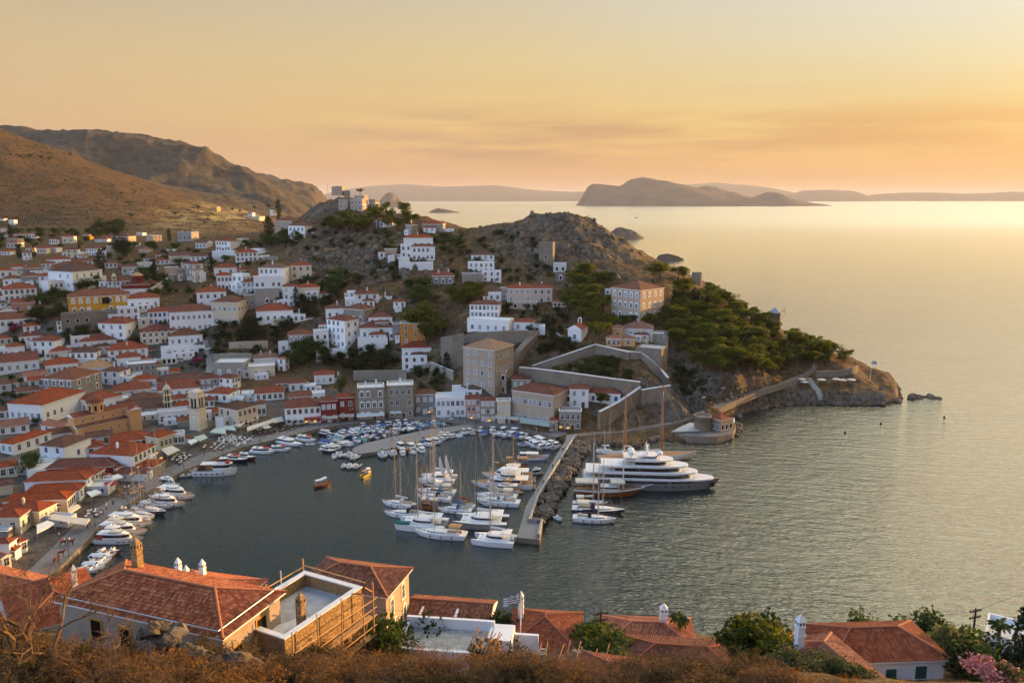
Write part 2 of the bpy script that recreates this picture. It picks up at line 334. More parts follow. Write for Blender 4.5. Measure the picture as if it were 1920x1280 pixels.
def leafmat(name,c1,c2,c3):
 m,t,b=pb(name);g_=t.nodes.new('ShaderNodeNewGeometry');rnd=g_.outputs['Random Per Island'];oi=t.nodes.new('ShaderNodeObjectInfo').outputs['Random']
 f=M_(t,'ADD',M_(t,'MULTIPLY',rnd,.7),M_(t,'MULTIPLY',oi,.3))
 c=ramp(t,f,[(.1,c1),(.55,c2),(.95,c3)])
 t.links.new(c,b.inputs['Base Color']);b.inputs['Roughness'].default_value=.75;b.inputs['Specular IOR Level'].default_value=.2
 tr=t.nodes.new('ShaderNodeBsdfTranslucent');hs=t.nodes.new('ShaderNodeHueSaturation');hs.inputs['Value'].default_value=1.3;hs.inputs['Saturation'].default_value=1.15;t.links.new(c,hs.inputs['Color']);t.links.new(hs.outputs[0],tr.inputs[0])
 mx=t.nodes.new('ShaderNodeMixShader');mx.inputs[0].default_value=.42;t.links.new(b.outputs[0],mx.inputs[1]);t.links.new(tr.outputs[0],mx.inputs[2])
 t.links.new(mx.outputs[0],t.nodes['Material Output'].inputs[0]);MATS[name]=m;return m
leafmat('pine_leaf',(.035,.045,.008),(.085,.10,.014),(.165,.17,.024));leafmat('cypress_leaf',(.010,.018,.010),(.018,.030,.014),(.030,.045,.018))
leafmat('dark_leaf',(.012,.022,.010),(.025,.042,.015),(.045,.065,.020));leafmat('mid_leaf',(.025,.045,.010),(.050,.080,.018),(.085,.115,.025));leafmat('yellow_leaf',(.05,.075,.008),(.11,.135,.015),(.18,.19,.02))
leafmat('olive_leaf',(.045,.060,.025),(.085,.100,.042),(.13,.14,.065));leafmat('dry_leaf',(.10,.05,.014),(.22,.11,.028),(.36,.19,.045));leafmat('scrub_leaf',(.035,.032,.014),(.07,.055,.022),(.11,.08,.03))
def water_mat():
 m,t,b=pb('water');p=worldco(t)
 b.inputs['Base Color'].default_value=(.002,.016,.020,1);b.inputs['Roughness'].default_value=.5;b.inputs['Specular IOR Level'].default_value=0.0
 rot=t.nodes.new('ShaderNodeVectorRotate');rot.rotation_type='Z_AXIS';rot.inputs['Angle'].default_value=R(14);t.links.new(p,rot.inputs['Vector'])
 v=rot.outputs[0]
 n1=noise(t,.26,3,.55,scaled(t,v,(.5,1.45,1)),.4);n2=noise(t,1.05,3,.55,scaled(t,v,(.6,1.3,1)),.4);n3=noise(t,3.0,2,.5,scaled(t,v,(.7,1.2,1)))
 big=noise(t,.018,3,.5,scaled(t,v,(.6,1.2,1)))
 sp=t.nodes.new('ShaderNodeSeparateXYZ');t.links.new(p,sp.inputs[0])
 op=M_(t,'DIVIDE',M_(t,'ADD',sp.outputs[0],M_(t,'MULTIPLY',M_(t,'SUBTRACT',300,sp.outputs[1]),.25)),60,clamp=True)
 amp=M_(t,'ADD',M_(t,'MULTIPLY',op,.6),.4)
 h=M_(t,'ADD',M_(t,'MULTIPLY',M_(t,'MULTIPLY',n1,op),.66),M_(t,'ADD',M_(t,'MULTIPLY',n2,.30),M_(t,'MULTIPLY',n3,.08)))
 h=M_(t,'MULTIPLY',M_(t,'MULTIPLY',h,amp),M_(t,'MULTIPLY',M_(t,'ADD',M_(t,'MULTIPLY',big,1.1),.5),M_(t,'DIVIDE',1.25,M_(t,'ADD',1.0,M_(t,'POWER',M_(t,'DIVIDE',M_(t,'MAXIMUM',sp.outputs[1],1),380),1.5)))))
 bp=t.nodes.new('ShaderNodeBump');bp.inputs['Strength'].default_value=1.0;bp.inputs['Distance'].default_value=1.0;t.links.new(h,bp.inputs['Height']);t.links.new(bp.outputs[0],b.inputs['Normal'])
 fr=t.nodes.new('ShaderNodeFresnel');fr.inputs[0].default_value=1.55;t.links.new(bp.outputs[0],fr.inputs['Normal']);gl=t.nodes.new('ShaderNodeBsdfGlossy');gl.inputs['Color'].default_value=(.91,.95,.93,1);t.links.new(M_(t,'ADD',.08,M_(t,'MULTIPLY',M_(t,'DIVIDE',sp.outputs[1],3000,clamp=True),.15)),gl.inputs['Roughness']);t.links.new(bp.outputs[0],gl.inputs['Normal'])
 ms=t.nodes.new('ShaderNodeMixShader');t.links.new(M_(t,'MULTIPLY',fr.outputs[0],1.5,clamp=True),ms.inputs[0]);t.links.new(b.outputs[0],ms.inputs[1]);t.links.new(gl.outputs[0],ms.inputs[2]);t.links.new(ms.outputs[0],t.nodes['Material Output'].inputs[0])
 MATS['water']=m;return m
water_mat()
def terrain_mat():
 m,t,b=pb('hillside');p=worldco(t)
 def at(n):
  a=t.nodes.new('ShaderNodeAttribute');a.attribute_name=n;return a.outputs['Fac']
 rock,town,far,terr=at('rock'),at('town'),at('far'),at('field')
 nrm=t.nodes.new('ShaderNodeSeparateXYZ');t.links.new(t.nodes.new('ShaderNodeNewGeometry').outputs['Normal'],nrm.inputs[0])
 steep=M_(t,'MULTIPLY',M_(t,'SUBTRACT',.93,nrm.outputs[2]),4.5,clamp=True)
 nb=noise(t,.05,5,.6,p);ns=noise(t,.35,5,.65,p);nf=noise(t,1.6,4,.6,p);nv=noise(t,.12,5,.65,scaled(t,p,(1,1,.35)))
 earth=ramp(t,ns,[(.25,(.055,.034,.016)),(.45,(.105,.062,.029)),(.6,(.15,.092,.043)),(.8,(.21,.138,.066))])
 earth=mixc(t,M_(t,'MULTIPLY',M_(t,'SUBTRACT',nb,.48),4,clamp=True),earth,mixc(t,ns,(.05,.042,.018),(.12,.085,.035)))
 stone=ramp(t,M_(t,'ADD',M_(t,'MULTIPLY',nv,.5),M_(t,'MULTIPLY',nf,.5)),[(.3,(.03,.025,.018)),(.45,(.09,.073,.055)),(.6,(.155,.130,.102)),(.75,(.25,.215,.175))])
 stone=mixc(t,M_(t,'MULTIPLY',M_(t,'SUBTRACT',nb,.5),3,clamp=True),stone,(.33,.20,.10))
 rf=M_(t,'ADD',M_(t,'MULTIPLY',rock,.62),M_(t,'MULTIPLY',M_(t,'SUBTRACT',ns,.5),2.4))
 rf=M_(t,'ADD',rf,M_(t,'MULTIPLY',steep,M_(t,'MULTIPLY',M_(t,'SUBTRACT',1,far),.4)),clamp=True)
 rf=M_(t,'MULTIPLY',M_(t,'SUBTRACT',rf,.42),4,clamp=True)
 c=mixc(t,rf,earth,stone)
 spz=t.nodes.new('ShaderNodeSeparateXYZ');t.links.new(p,spz.inputs[0])
 zz=M_(t,'ADD',spz.outputs[2],M_(t,'MULTIPLY',noise(t,.02,3,.5,p),9))
 ln=M_(t,'FRACT',M_(t,'DIVIDE',zz,4.2));ln=M_(t,'MULTIPLY',M_(t,'SUBTRACT',ln,.72),6,clamp=True)
 ln=M_(t,'MULTIPLY',M_(t,'MULTIPLY',ln,terr),M_(t,'MULTIPLY',M_(t,'SUBTRACT',noise(t,.012,4,.6,p),.40),5,clamp=True))
 c=mixc(t,M_(t,'MULTIPLY',ln,.55),c,(.36,.27,.16))
 gold=M_(t,'MULTIPLY',at('straw'),M_(t,'MULTIPLY',M_(t,'SUBTRACT',noise(t,.03,4,.6,p),.42),6,clamp=True))
 c=mixc(t,gold,c,(.42,.31,.12))
 bushes=M_(t,'MULTIPLY',M_(t,'MULTIPLY',M_(t,'SUBTRACT',noise(t,.09,6,.72,p),.53),12,clamp=True),far)
 c=mixc(t,M_(t,'MULTIPLY',bushes,.7),c,(.045,.048,.02))
 c=mixc(t,M_(t,'MULTIPLY',far,M_(t,'MULTIPLY',M_(t,'SUBTRACT',1,gold),.62)),c,mixc(t,M_(t,'MULTIPLY',M_(t,'SUBTRACT',noise(t,.035,5,.7,p),.42),5,clamp=True),(.045,.030,.016),(.125,.066,.032)))
 c=mixc(t,M_(t,'MULTIPLY',at('mount'),.7),c,ramp(t,M_(t,'ADD',M_(t,'MULTIPLY',nb,.6),M_(t,'MULTIPLY',ns,.4)),[(.35,(.035,.033,.028)),(.5,(.075,.068,.058)),(.65,(.13,.118,.10))]))
 pav=ramp(t,ns,[(.3,(.07,.06,.05)),(.7,(.17,.155,.135))])
 c=mixc(t,M_(t,'MULTIPLY',town,.85),c,pav)
 wet=M_(t,'SUBTRACT',1,M_(t,'DIVIDE',M_(t,'SUBTRACT',M_(t,'ADD',spz.outputs[2],M_(t,'MULTIPLY',nf,.8)),.5),.5),clamp=True)
 c=mixc(t,M_(t,'MULTIPLY',wet,.85),c,(.035,.026,.018))
 t.links.new(c,b.inputs['Base Color']);b.inputs['Roughness'].default_value=.95;b.inputs['Specular IOR Level'].default_value=.15
 hgt=M_(t,'ADD',M_(t,'MULTIPLY',nv,2.6),M_(t,'ADD',M_(t,'MULTIPLY',ns,.8),M_(t,'MULTIPLY',nf,.35)))
 bump(t,b,hgt,.9,1.0);MATS['hillside']=m;return m
terrain_mat()
def island_mat():
 m,t,b=pb('island_rock');p=worldco(t);n=noise(t,.004,5,.65,p);n2=noise(t,.05,4,.6,p)
 t.links.new(ramp(t,M_(t,'ADD',M_(t,'MULTIPLY',n,.6),M_(t,'MULTIPLY',n2,.4)),[(.3,(.07,.05,.035)),(.5,(.13,.10,.075)),(.7,(.20,.17,.14))]),b.inputs['Base Color']);b.inputs['Roughness'].default_value=1;b.inputs['Specular IOR Level'].default_value=.1
 bump(t,b,n2,.6,4.0);MATS['island_rock']=m
island_mat()
def boulder_mat():
 m,t,b=pb('boulder');v=objco(t);oi=t.nodes.new('ShaderNodeNewGeometry').outputs['Random Per Island'];n=noise(t,1.2,5,.65,v)
 c=ramp(t,M_(t,'ADD',M_(t,'MULTIPLY',n,.7),M_(t,'MULTIPLY',oi,.3)),[(.25,(.045,.036,.026)),(.5,(.125,.10,.075)),(.8,(.24,.20,.155))])
 t.links.new(c,b.inputs['Base Color']);b.inputs['Roughness'].default_value=.95;bump(t,b,noise(t,5,4,.6,v),.6,.15);MATS['boulder']=m
boulder_mat()
# land
CZ=[(0,1010,2),(60,930,2.2),(150,860,2.2),(0,880,4),(250,800,3),(120,800,4),(0,800,6),(300,760,4),(440,760,3.5),(560,750,4),(200,720,7),(60,720,10),(350,715,7),(480,715,7.5),(600,725,5.5),(0,660,17),(150,660,16),(300,660,15),(420,670,12.5),(540,695,9),(560,660,15),(450,640,20),(630,670,13.5),(660,692,9),(650,728,5),(700,640,20),(700,585,32.5),(780,660,16.5),(780,692,9.5),(830,660,18),(800,588,32.5),(480,690,9),(900,725,10.5),(950,745,5.5),(720,735,4.5),(800,745,4),(110,1050,1.5),(230,960,1.5),(330,880,1.6),(450,838,1.6),(560,808,1.6),(700,783,1.6),(830,778,1.8),(960,795,1.8),(1060,815,1.8),(1130,815,2.5),(620,785,2),(500,790,2),(400,830,2),(300,870,2)]
CY=[(0,600,398),(100,600,396),(200,597,400),(300,600,405),(380,620,402),(850,600,390),(840,545,425),(700,530,440),(620,560,422),(550,570,420),(540,510,465),(480,520,450),(480,545,435),(420,580,416),(420,500,490),(330,560,425),(330,490,520),(230,540,440),(230,480,560),(100,540,440),(100,490,530),(0,530,450),(0,480,560),(0,440,720),(150,440,720),(300,440,720),(300,415,900),(440,415,900),(440,440,700),(470,470,560),(540,450,560),(600,440,540),(600,480,490),(600,520,450),(700,480,470),(780,500,455),(700,430,530),(640,400,560),(650,369,590),(600,384,590),(720,397,570),(800,407,560),(860,428,540),(920,425,530),(900,470,480),(900,530,430),(1030,397,520),(980,416,515),(1100,422,510),(1150,447,500),(1200,480,485),(1175,463,493),(1225,494,478),(1080,407,515),(1130,433,505),(1030,450,490),(1030,500,455),(1000,540,425),(1100,500,450),(1100,560,405),(1190,600,375),(1190,540,415),(1250,502,470),(1300,532,440),(1300,580,400),(1380,572,420),(1450,617,395),(1520,642,390),(1600,668,385),(1400,640,375),(1300,640,365),(1250,652,350),(1150,650,345),(1330,690,335),(1420,700,335),(1530,690,365),(1470,720,338),(1380,745,322),(1330,770,312),(1600,712,365),(1540,736,348),(1480,742,341),(1640,736,348),(1645,713,368),(1620,701,374),(1665,724,360),(1260,742,312),(1250,690,324),(1280,790,303),(1200,790,303),(1150,803,298),(1200,745,312),(1120,790,303),(1100,700,324),(1150,690,328),(1020,695,338),(870,620,375),(960,630,368),(1000,600,385),(1050,620,370),(1000,660,352),(0,420,790),(0,350,900),(0,252,1100),(100,302,1060),(200,337,1045),(320,380,1020),(100,380,880),(200,400,860),(400,397,1150),(0,230,1900),(200,252,1900),(320,245,1850),(350,257,1800),(400,277,1750),(430,302,1700),(500,347,1600),(550,388,1500),(450,380,1300),(250,330,1500),(100,290,1500),(330,350,1450),(470,320,3200),(620,353,3200),(540,334,3200),(-150,200,1100),(-150,420,760),(-150,215,1900),(-200,600,400),(-200,800,300)]
CW=[(-480,1900,60),(-380,1700,25),(-600,2200,95),(-720,2000,150),(-330,1500,20),(-380,1480,55),(-250,1250,22),(-330,1200,45),(40,600,14),(0,620,12),(-100,650,26),(120,560,14),(190,490,6),(-150,690,45),(-130,760,20),(-40,620,30),(165,400,4),(-900,1450,150),(-1500,2600,210),(-2600,3200,230),(-1100,1400,150),(0,40,60),(-60,40,59),(60,40,60),(-60,55,56),(0,55,53.5),(50,55,53),(-60,75,47),(-25,75,43),(0,75,40),(30,75,41),(60,75,41.5),(-70,95,36),(0,98,31),(70,98,31),(-90,125,22),(0,125,16),(80,125,14),(-130,150,8),(120,110,22),(-160,120,28),(-200,200,14),(-230,150,30),(-60,20,73),(60,20,73),(0,20,73),(0,0,84),(110,75,40),(150,70,36),(200,65,26),(260,50,12),(200,0,50),(320,-50,20),(150,110,12),(-100,60,56),(-140,40,66)]
ctrl=[PZ(*c)for c in CZ]+[PY(*c)for c in CY]+[np.array(c,float)for c in CW]
ctrl=np.array(ctrl)
def land_z(x,y):
 A=LAND
 out=np.zeros(x.size)
 P=np.stack([x.ravel()/100,y.ravel()/100],1)
 for s in range(0,len(P),20000):
  p=P[s:s+20000];d2=((p[:,None,:]-A[0][None])**2).sum(-1)
  K=.5*d2*np.log(d2+1e-9)
  out[s:s+20000]=K@A[1][:-3]+A[1][-3]+p@A[1][-2:]
 return out.reshape(x.shape)
def fit():
 c=ctrl[:,:2]/100;n=len(c);d2=((c[:,None]-c[None])**2).sum(-1)
 K=.5*d2*np.log(d2+1e-9)+np.eye(n)*.004
 Pm=np.hstack([np.ones((n,1)),c]);A=np.zeros((n+3,n+3));A[:n,:n]=K;A[:n,n:]=Pm;A[n:,:n]=Pm.T
 return c,np.linalg.solve(A,np.concatenate([ctrl[:,2],np.zeros(3)]))
LAND=fit()
SHORE_PX=[(105,1078),(160,1022),(200,975),(334,893),(374,876),(450,845),(523,828),(592,810),(652,800),(746,790),(790,790),(858,797),(900,803),(985,810),(1045,826),(1090,832),(1183,838),(1236,826),(1272,829),(1320,826),(1372,826),(1380,818),(1381,802),(1362,788),(1387,778),(1417,768),(1474,759),(1544,758),(1614,760),(1661,759),(1683,754),(1686,742),(1683,730),(1670,716),(1640,704)]
SHORE=[tuple(PZ(*p)[:2])for p in SHORE_PX]+[(168,395),(152,425),(140,460),(128,520),(108,590),(60,650),(-20,700),(-100,780),(-180,900),(-250,1100),(-330,1400),(-560,2400),(-800,3600),(-1300,6000),(-9000,6000),(-9000,-500),(900,-500),(420,-60),(290,60),(230,112),(150,136),(70,142),(0,142),(-60,150)]
SHORE=np.array(SHORE)
def shore_dist(x,y):
 """signed distance to the waterline, positive on land"""
 xs,ys=x.ravel(),y.ravel();d=np.full(xs.size,1e18);ins=np.zeros(xs.size,bool);n=len(SHORE)
 for k in range(n):
  ax,ay=SHORE[k];bx,by=SHORE[(k+1)%n];ex,ey=bx-ax,by-ay
  t=np.clip(((xs-ax)*ex+(ys-ay)*ey)/(ex*ex+ey*ey),0,1)
  d=np.minimum(d,(xs-ax-t*ex)**2+(ys-ay-t*ey)**2)
  c=((ay>ys)!=(by>ys));xi=ax+(ys-ay)/(by-ay if by!=ay else 1e-9)*ex;ins^=c&(xs<xi)
 d=np.sqrt(d);return np.where(ins,d,-d).reshape(x.shape)
def in_px(x,y,z):
 v=np.stack([x,y,z-CAMH],-1);w=v@FWD
 return 960+v[...,0]/np.maximum(w,1)*FOC,640-(v@UPV)/np.maximum(w,1)*FOC
def blob(px,py,cx,cy,rx,ry):return np.clip(1.6-np.hypot((px-cx)/rx,(py-cy)/ry)*1.1,0,1)
def fields(x,y,z):
 """where the ground is bare rock, paved town, far hillside, terraced, straw"""
 px,py=in_px(x,y,z);near=y<720
 rock=np.maximum.reduce([blob(px,py,1060,455,190,80),blob(px,py,660,485,130,60),blob(px,py,1275,735,55,55),blob(px,py,600,385,60,20),blob(px,py,1635,712,60,22)*.7,blob(px,py,1330,720,60,40)*.75])*near
 rock=np.maximum(rock,.42*near*np.clip((px-480)/80,0,1))
 rock=np.maximum(rock,np.clip((11-z)/6,0,.62)*(x>75)*(y>280)*near)
 rock=np.maximum(rock,np.maximum.reduce([blob(px,py,385,290,70,40),blob(px,py,480,350,110,45),.62+0*x])*(y>1250))
 town=np.clip((230-np.abs(px-200))/60,0,1)*np.clip((py-560)/60,0,1)*near*(y>160)*(px<430)
 town=np.maximum(town,np.clip((900-py)/10,0,1)*np.clip((py-725)/15,0,1)*(px<1000)*near*(y>160))
 far=np.clip((y-700)/120,0,1)
 fld=np.clip((py-330)/70,0,1)*far*(y<1350)
 straw=np.maximum.reduce([blob(px,py,400,405,110,26),blob(px,py,330,432,60,14)])*far*(y<1250)
 return rock,town,far,fld,straw
def surf(x,y):
 sd=shore_dist(x,y);z0=land_z(x,y)
 rock,town,far,fld,straw=fields(x,y,z0)
 amp=.25+2.6*rock*np.clip((1400-y)/300,.0,1)+np.clip((y-700)/400,0,1)*2.5+np.clip((130-y)/60,0,1)*.5
 amp=amp*(1-.85*town)
 z=z0+fbm(x/22,y/22,5,3)*amp+((ridged(x/13,y/13,3,9)-.5)*6.5+(ridged(x/5,y/5,2,19)-.5)*2.2)*rock**1.6*(y<700)
 mt=np.clip((y-1200)/300,0,1)
 z=z+np.clip((y-850)/150,0,1)*fbm(x/160,y/160,5,21)*9+mt*(-22+(ridged(x/260,y/200,4,31)-.6)*44+(ridged(x/55,y/55,4,37)-.5)*20*(.4+np.clip((x+900)/500,0,1))+(ridged(x/120,y/90,3,41)-.5)*26*np.clip(rock+.25,0,1))
 fw=np.clip((96-x)/22,0,1)*np.clip((y-150)/25,0,1)*np.clip((430-y)/80,0,1)
 edge=fw*1.3+(1-fw)*(.3+np.clip(sd,0,40)*.5)
 cap=fw*(1.35+np.clip(sd-13,0,400)*.9)+(1-fw)*(.6+np.clip(sd,0,200)*2.4+fbm(x/6,y/6,3,5)*1.2*np.clip(sd,0,3))
 zl=np.minimum(np.maximum(z,edge),np.maximum(cap,edge))
 return np.where(sd>0,zl,-np.minimum(-sd*.8,6)-.4),(rock,town,far,fld,straw),sd
HX0,HX1,HY0,HY1,HS=-760.,300.,20.,1180.,2.5
gx,gy=np.meshgrid(np.arange(HX0,HX1,HS),np.arange(HY0,HY1,HS));HM=surf(gx,gy)[0]
def gz(x,y):
 u=min(max((x-HX0)/HS,0),HM.shape[1]-1.001);v=min(max((y-HY0)/HS,0),HM.shape[0]-1.001);i,j=int(u),int(v);a,b=u-i,v-j
 return float((HM[j,i]*(1-a)+HM[j,i+1]*a)*(1-b)+(HM[j+1,i]*(1-a)+HM[j+1,i+1]*a)*b)
def hit(px,py,zmin=0.0,y0=45.0):
 """first meeting of a survey ray with the ground"""
 d=ray(px,py);d=d/d[1];Y=y0;prev=None
 while Y<1170:
  p=CAMP+d*Y
  if p[0]<HX0 or p[0]>HX1:break
  h=max(gz(p[0],p[1]),zmin)
  if p[2]<=h:
   if prev is not None:
    a,b=prev,Y
    for _ in range(12):
     mmid=(a+b)/2;q=CAMP+d*mmid
     if q[2]<=max(gz(q[0],q[1]),zmin):b=mmid
     else:a=mmid
    Y=b
   return CAMP+d*Y
  prev=Y;Y+=1.5
 return CAMP+d*min(Y,1170)
th=np.radians(np.arange(-45,38.01,.115));rr=24*np.exp(np.arange(0,math.log(5200/24),.007))
A_,R_=np.meshgrid(th,rr);X2,Y2=R_*np.sin(A_),R_*np.cos(A_)
Z2,fl,sd2=surf(X2,Y2)
land=grid_mesh('hillside',np.stack([X2,Y2,Z2],-1),MATS['hillside'],keep=sd2>-9,attrs=dict(rock=fl[0],town=fl[1],far=fl[2],field=fl[3],straw=fl[4],mount=np.clip((Y2-1180)/150,0,1)))
struct(mk('hillside',land))
wm=MB();wm.face([(-62000,-3000,0),(62000,-3000,0),(62000,62000,0),(-62000,62000,0)]);struct(wm.build('water',MATS['water']))
def island(name,pts,Y,depth,label=None,seed=1,base_py=None,rough=.06):
 """an island from the heights of its ridge along its length; rounded across, with gullies"""
 pxs=np.array([p[0]for p in pts],float);H=[]
 for px,py in pts:
  q=PY(px,py,Y);H.append(max(q[2],0))
 xs=np.array([PY(p[0],p[1],Y)[0]for p in pts]);n=150;m=40
 u=np.linspace(xs[0],xs[-1],n);h=np.interp(u,xs,np.array(H));h=np.convolve(np.pad(h,2,'edge'),[.1,.2,.4,.2,.1],'valid')
 w=np.sqrt(np.clip(np.sin(np.linspace(0,math.pi,n)),0,1))*.8+.2
 t=np.linspace(-1,1,m);U,T=np.meshgrid(u,t);Hh=np.tile(h,(m,1));Wd=np.tile(w,(m,1))
 s=(xs[-1]-xs[0]);prof=np.clip(1-np.abs(T)**1.5,0,1)
 nzv=fbm(U/(s/9)+7*seed,T*2.2+seed,5,seed)*rough*4
 Zs=Hh*prof*(1+nzv*(1-np.abs(T)*.4)*(np.abs(T)>.08))-1.5-(np.abs(T)>.97)*3
 Ys=Y+T*depth*Wd
 me=grid_mesh(name,np.stack([U,Ys,Zs],-1),MATS['island_rock']);o=mk(name,me);struct(o)
 if label:o['label']=label
 return o
island('island',[(1081,385),(1086,378),(1095,364),(1100,351),(1108,345),(1120,344),(1160,349),(1168,347),(1176,341),(1186,335),(1205,334),(1225,336),(1262,343),(1310,352),(1350,362),(1390,369),(1418,373),(1430,364),(1436,360),(1452,360),(1470,368),(1490,374),(1512,379),(1545,383),(1548,385)],9600,900,seed=3)
island('island',[(1300,385),(1312,350),(1322,348),(1345,352),(1380,362),(1412,372),(1425,385)],11500,700,seed=5)
island('island',[(1470,377),(1490,362),(1510,357),(1540,356),(1600,358),(1622,366),(1635,377)],22000,1500,seed=7)
island('island',[(1590,378),(1640,364),(1700,361),(1760,361),(1800,363),(1850,362),(1900,359),(1960,362),(2050,378)],24000,1500,seed=8)
island('island',[(700,388),(714,375),(722,364),(730,360),(738,362),(750,376),(758,383),(768,388)],8200,300,seed=9)
island('island',[(803,398),(812,393),(820,390),(835,392),(850,395),(864,398)],5000,90,seed=10)
island('island',[(784,412),(790,404),(800,409),(806,412)],3300,30,seed=11)
island('island',[(1141,445),(1143,436),(1150,430),(1163,426),(1178,428),(1192,434),(1208,445)],1820,40,seed=12,rough=.1)
island('rocky_islet',[(1231,482),(1236,476),(1248,474),(1260,477),(1272,480),(1282,483)],1180,9,seed=13,rough=.15)
island('island',[(780,377),(830,366),(900,362),(980,362),(1040,366),(1090,377)],25000,1500,seed=14)
island('island',[(560,377),(640,356),(690,349),(760,345),(830,350),(930,347),(1000,356),(1080,360),(1160,353),(1240,348),(1330,345),(1420,350),(1480,360),(1540,377)],24500,2500,seed=15)
# houses
TILE={'A':(0,380),'B':(300,380),'C':(600,330),'D':(900,380),'E':(0,590),'F':(300,590),'G':(560,530),'H':(860,530),'I':(0,790),'J':(300,720),'K':(600,690),'L':(900,670),'M':(1080,680),'N':(700,830),'Q':(1120,480)}
TS=320/1862
def tp(tile,x,y):
 if tile=='O':return 960+x*.20833,780+y*.20833
 if tile=='T':return 1380+x*.234375,560+y*.234375
 if tile=='Z':return 0+x*.23433,980+y*.23433
 if tile=='P':return float(x),float(y)
 o=TILE[tile];return o[0]+x*TS,o[1]+y*TS
def tscale(tile):return{'O':.20833,'T':.234375,'Z':.23433,'P':1.0}.get(tile,TS)
WALLS=dict(w='white_wall',g='grey_white_wall',c='cream_wall',y='yellow_wall',k='ochre_wall',o='orange_wall',p='pink_wall',d='red_wall',m='salmon_wall',s='stone_wall',S='grey_stone_wall',F='fort_wall',t='tan_wall',D='dull_wall')
TONES=dict(r='red_tiles',b='brown_tiles',p='pale_tiles',t='tan_tiles')
SHUT=dict(b='shutter_blue',g='shutter_green',n='shutter_brown',r='shutter_red',y='shutter_grey',p='shutter_pale')
WIN={}
def window_mesh(kind,arch):
 """1 m x 1.6 m window, wall plane at y=0, outside is -y: surround, sunken dark panes with glazing bars, shutters"""
 key=(kind,arch)
 if key in WIN:return WIN[key]
 b=MB();h=1.7;w=1.0
 if arch:
  b.box((-.62,-.03,h/2),(.24,.1,h+.1),0);b.box((.62,-.03,h/2),(.24,.1,h+.1),0);b.box((0,-.05,-.1),(1.6,.16,.16),0)
  pts=[(math.cos(math.pi*k/8),math.sin(math.pi*k/8))for k in range(9)]
  for k in range(8):
   (c0,s0),(c1,s1)=pts[k],pts[k+1]
   b.face([(.5*c0,-.08,h+.4*s0),(.78*c0,-.08,h+.66*s0),(.78*c1,-.08,h+.66*s1),(.5*c1,-.08,h+.4*s1)],0)
   b.face([(.78*c0,-.08,h+.66*s0),(.78*c0,0,h+.66*s0),(.78*c1,0,h+.66*s1),(.78*c1,-.08,h+.66*s1)],0)
  b.face([(.52*c,-.012,h+.42*s)for c,s in pts],0)
 else:
  b.box((-.54,-.02,h/2),(.1,.07,h+.12),0);b.box((.54,-.02,h/2),(.1,.07,h+.12),0);b.box((0,-.02,h+.05),(1.18,.07,.1),0);b.box((0,-.04,-.06),(1.3,.14,.1),0)
 b.face([(-.5,-.008,0),(.5,-.008,0),(.5,-.008,h),(-.5,-.008,h)],1)
 if kind in('k','o'):
  if kind=='k':b.box((0,-.015,h/2),(.05,.03,h),0);b.box((0,-.015,h*.6),(1.0,.03,.05),0)
 elif kind in'rnbgyp':
  b.box((-.25,-.03,h/2),(.47,.05,h-.06),2);b.box((.25,-.03,h/2),(.47,.05,h-.06),2)
 elif kind in'RNBGYP':
  b.box((-.8,-.03,h/2),(.46,.05,h),2);b.box((.8,-.03,h/2),(.46,.05,h),2);b.box((0,-.015,h/2),(.05,.03,h),0)
 mats=[MATS['white_paint'],MATS['opening_shade' if kind=='o' else'glass'],MATS[SHUT.get(kind.lower(),'shutter_grey')]]
 WIN[key]=b.mesh('window',mats);return WIN[key]
DOORS={}
def door_mesh(k):
 if k in DOORS:return DOORS[k]
 b=MB();b.box((-.58,-.03,1.1),(.14,.1,2.2),0);b.box((.58,-.03,1.1),(.14,.1,2.2),0);b.box((0,-.03,2.27),(1.3,.1,.14),0);b.box((0,-.02,1.1),(1.02,.04,2.2),1)
 for s in(-.25,.25):
  for z in(.6,1.55):b.box((s,-.045,z),(.36,.02,.7),1)
 DOORS[k]=b.mesh('door',[MATS['white_paint'],MATS[SHUT.get(k,'shutter_brown')]]);return DOORS[k]
CHIM={}
def chimney_mesh(k='white_wall'):
 if k not in CHIM:
  b=MB();b.box((0,0,.55),(.6,.5,1.9));b.box((0,0,1.55),(.78,.68,.12));b.box((-.2,0,1.76),(.12,.44,.3));b.box((.2,0,1.76),(.12,.44,.3));b.box((0,0,1.97),(.62,.5,.12));b.box((0,0,2.15),(.5,.4,.26),0,0,.3)
  CHIM[k]=b.mesh('chimney',[MATS[k]])
 return CHIM[k]
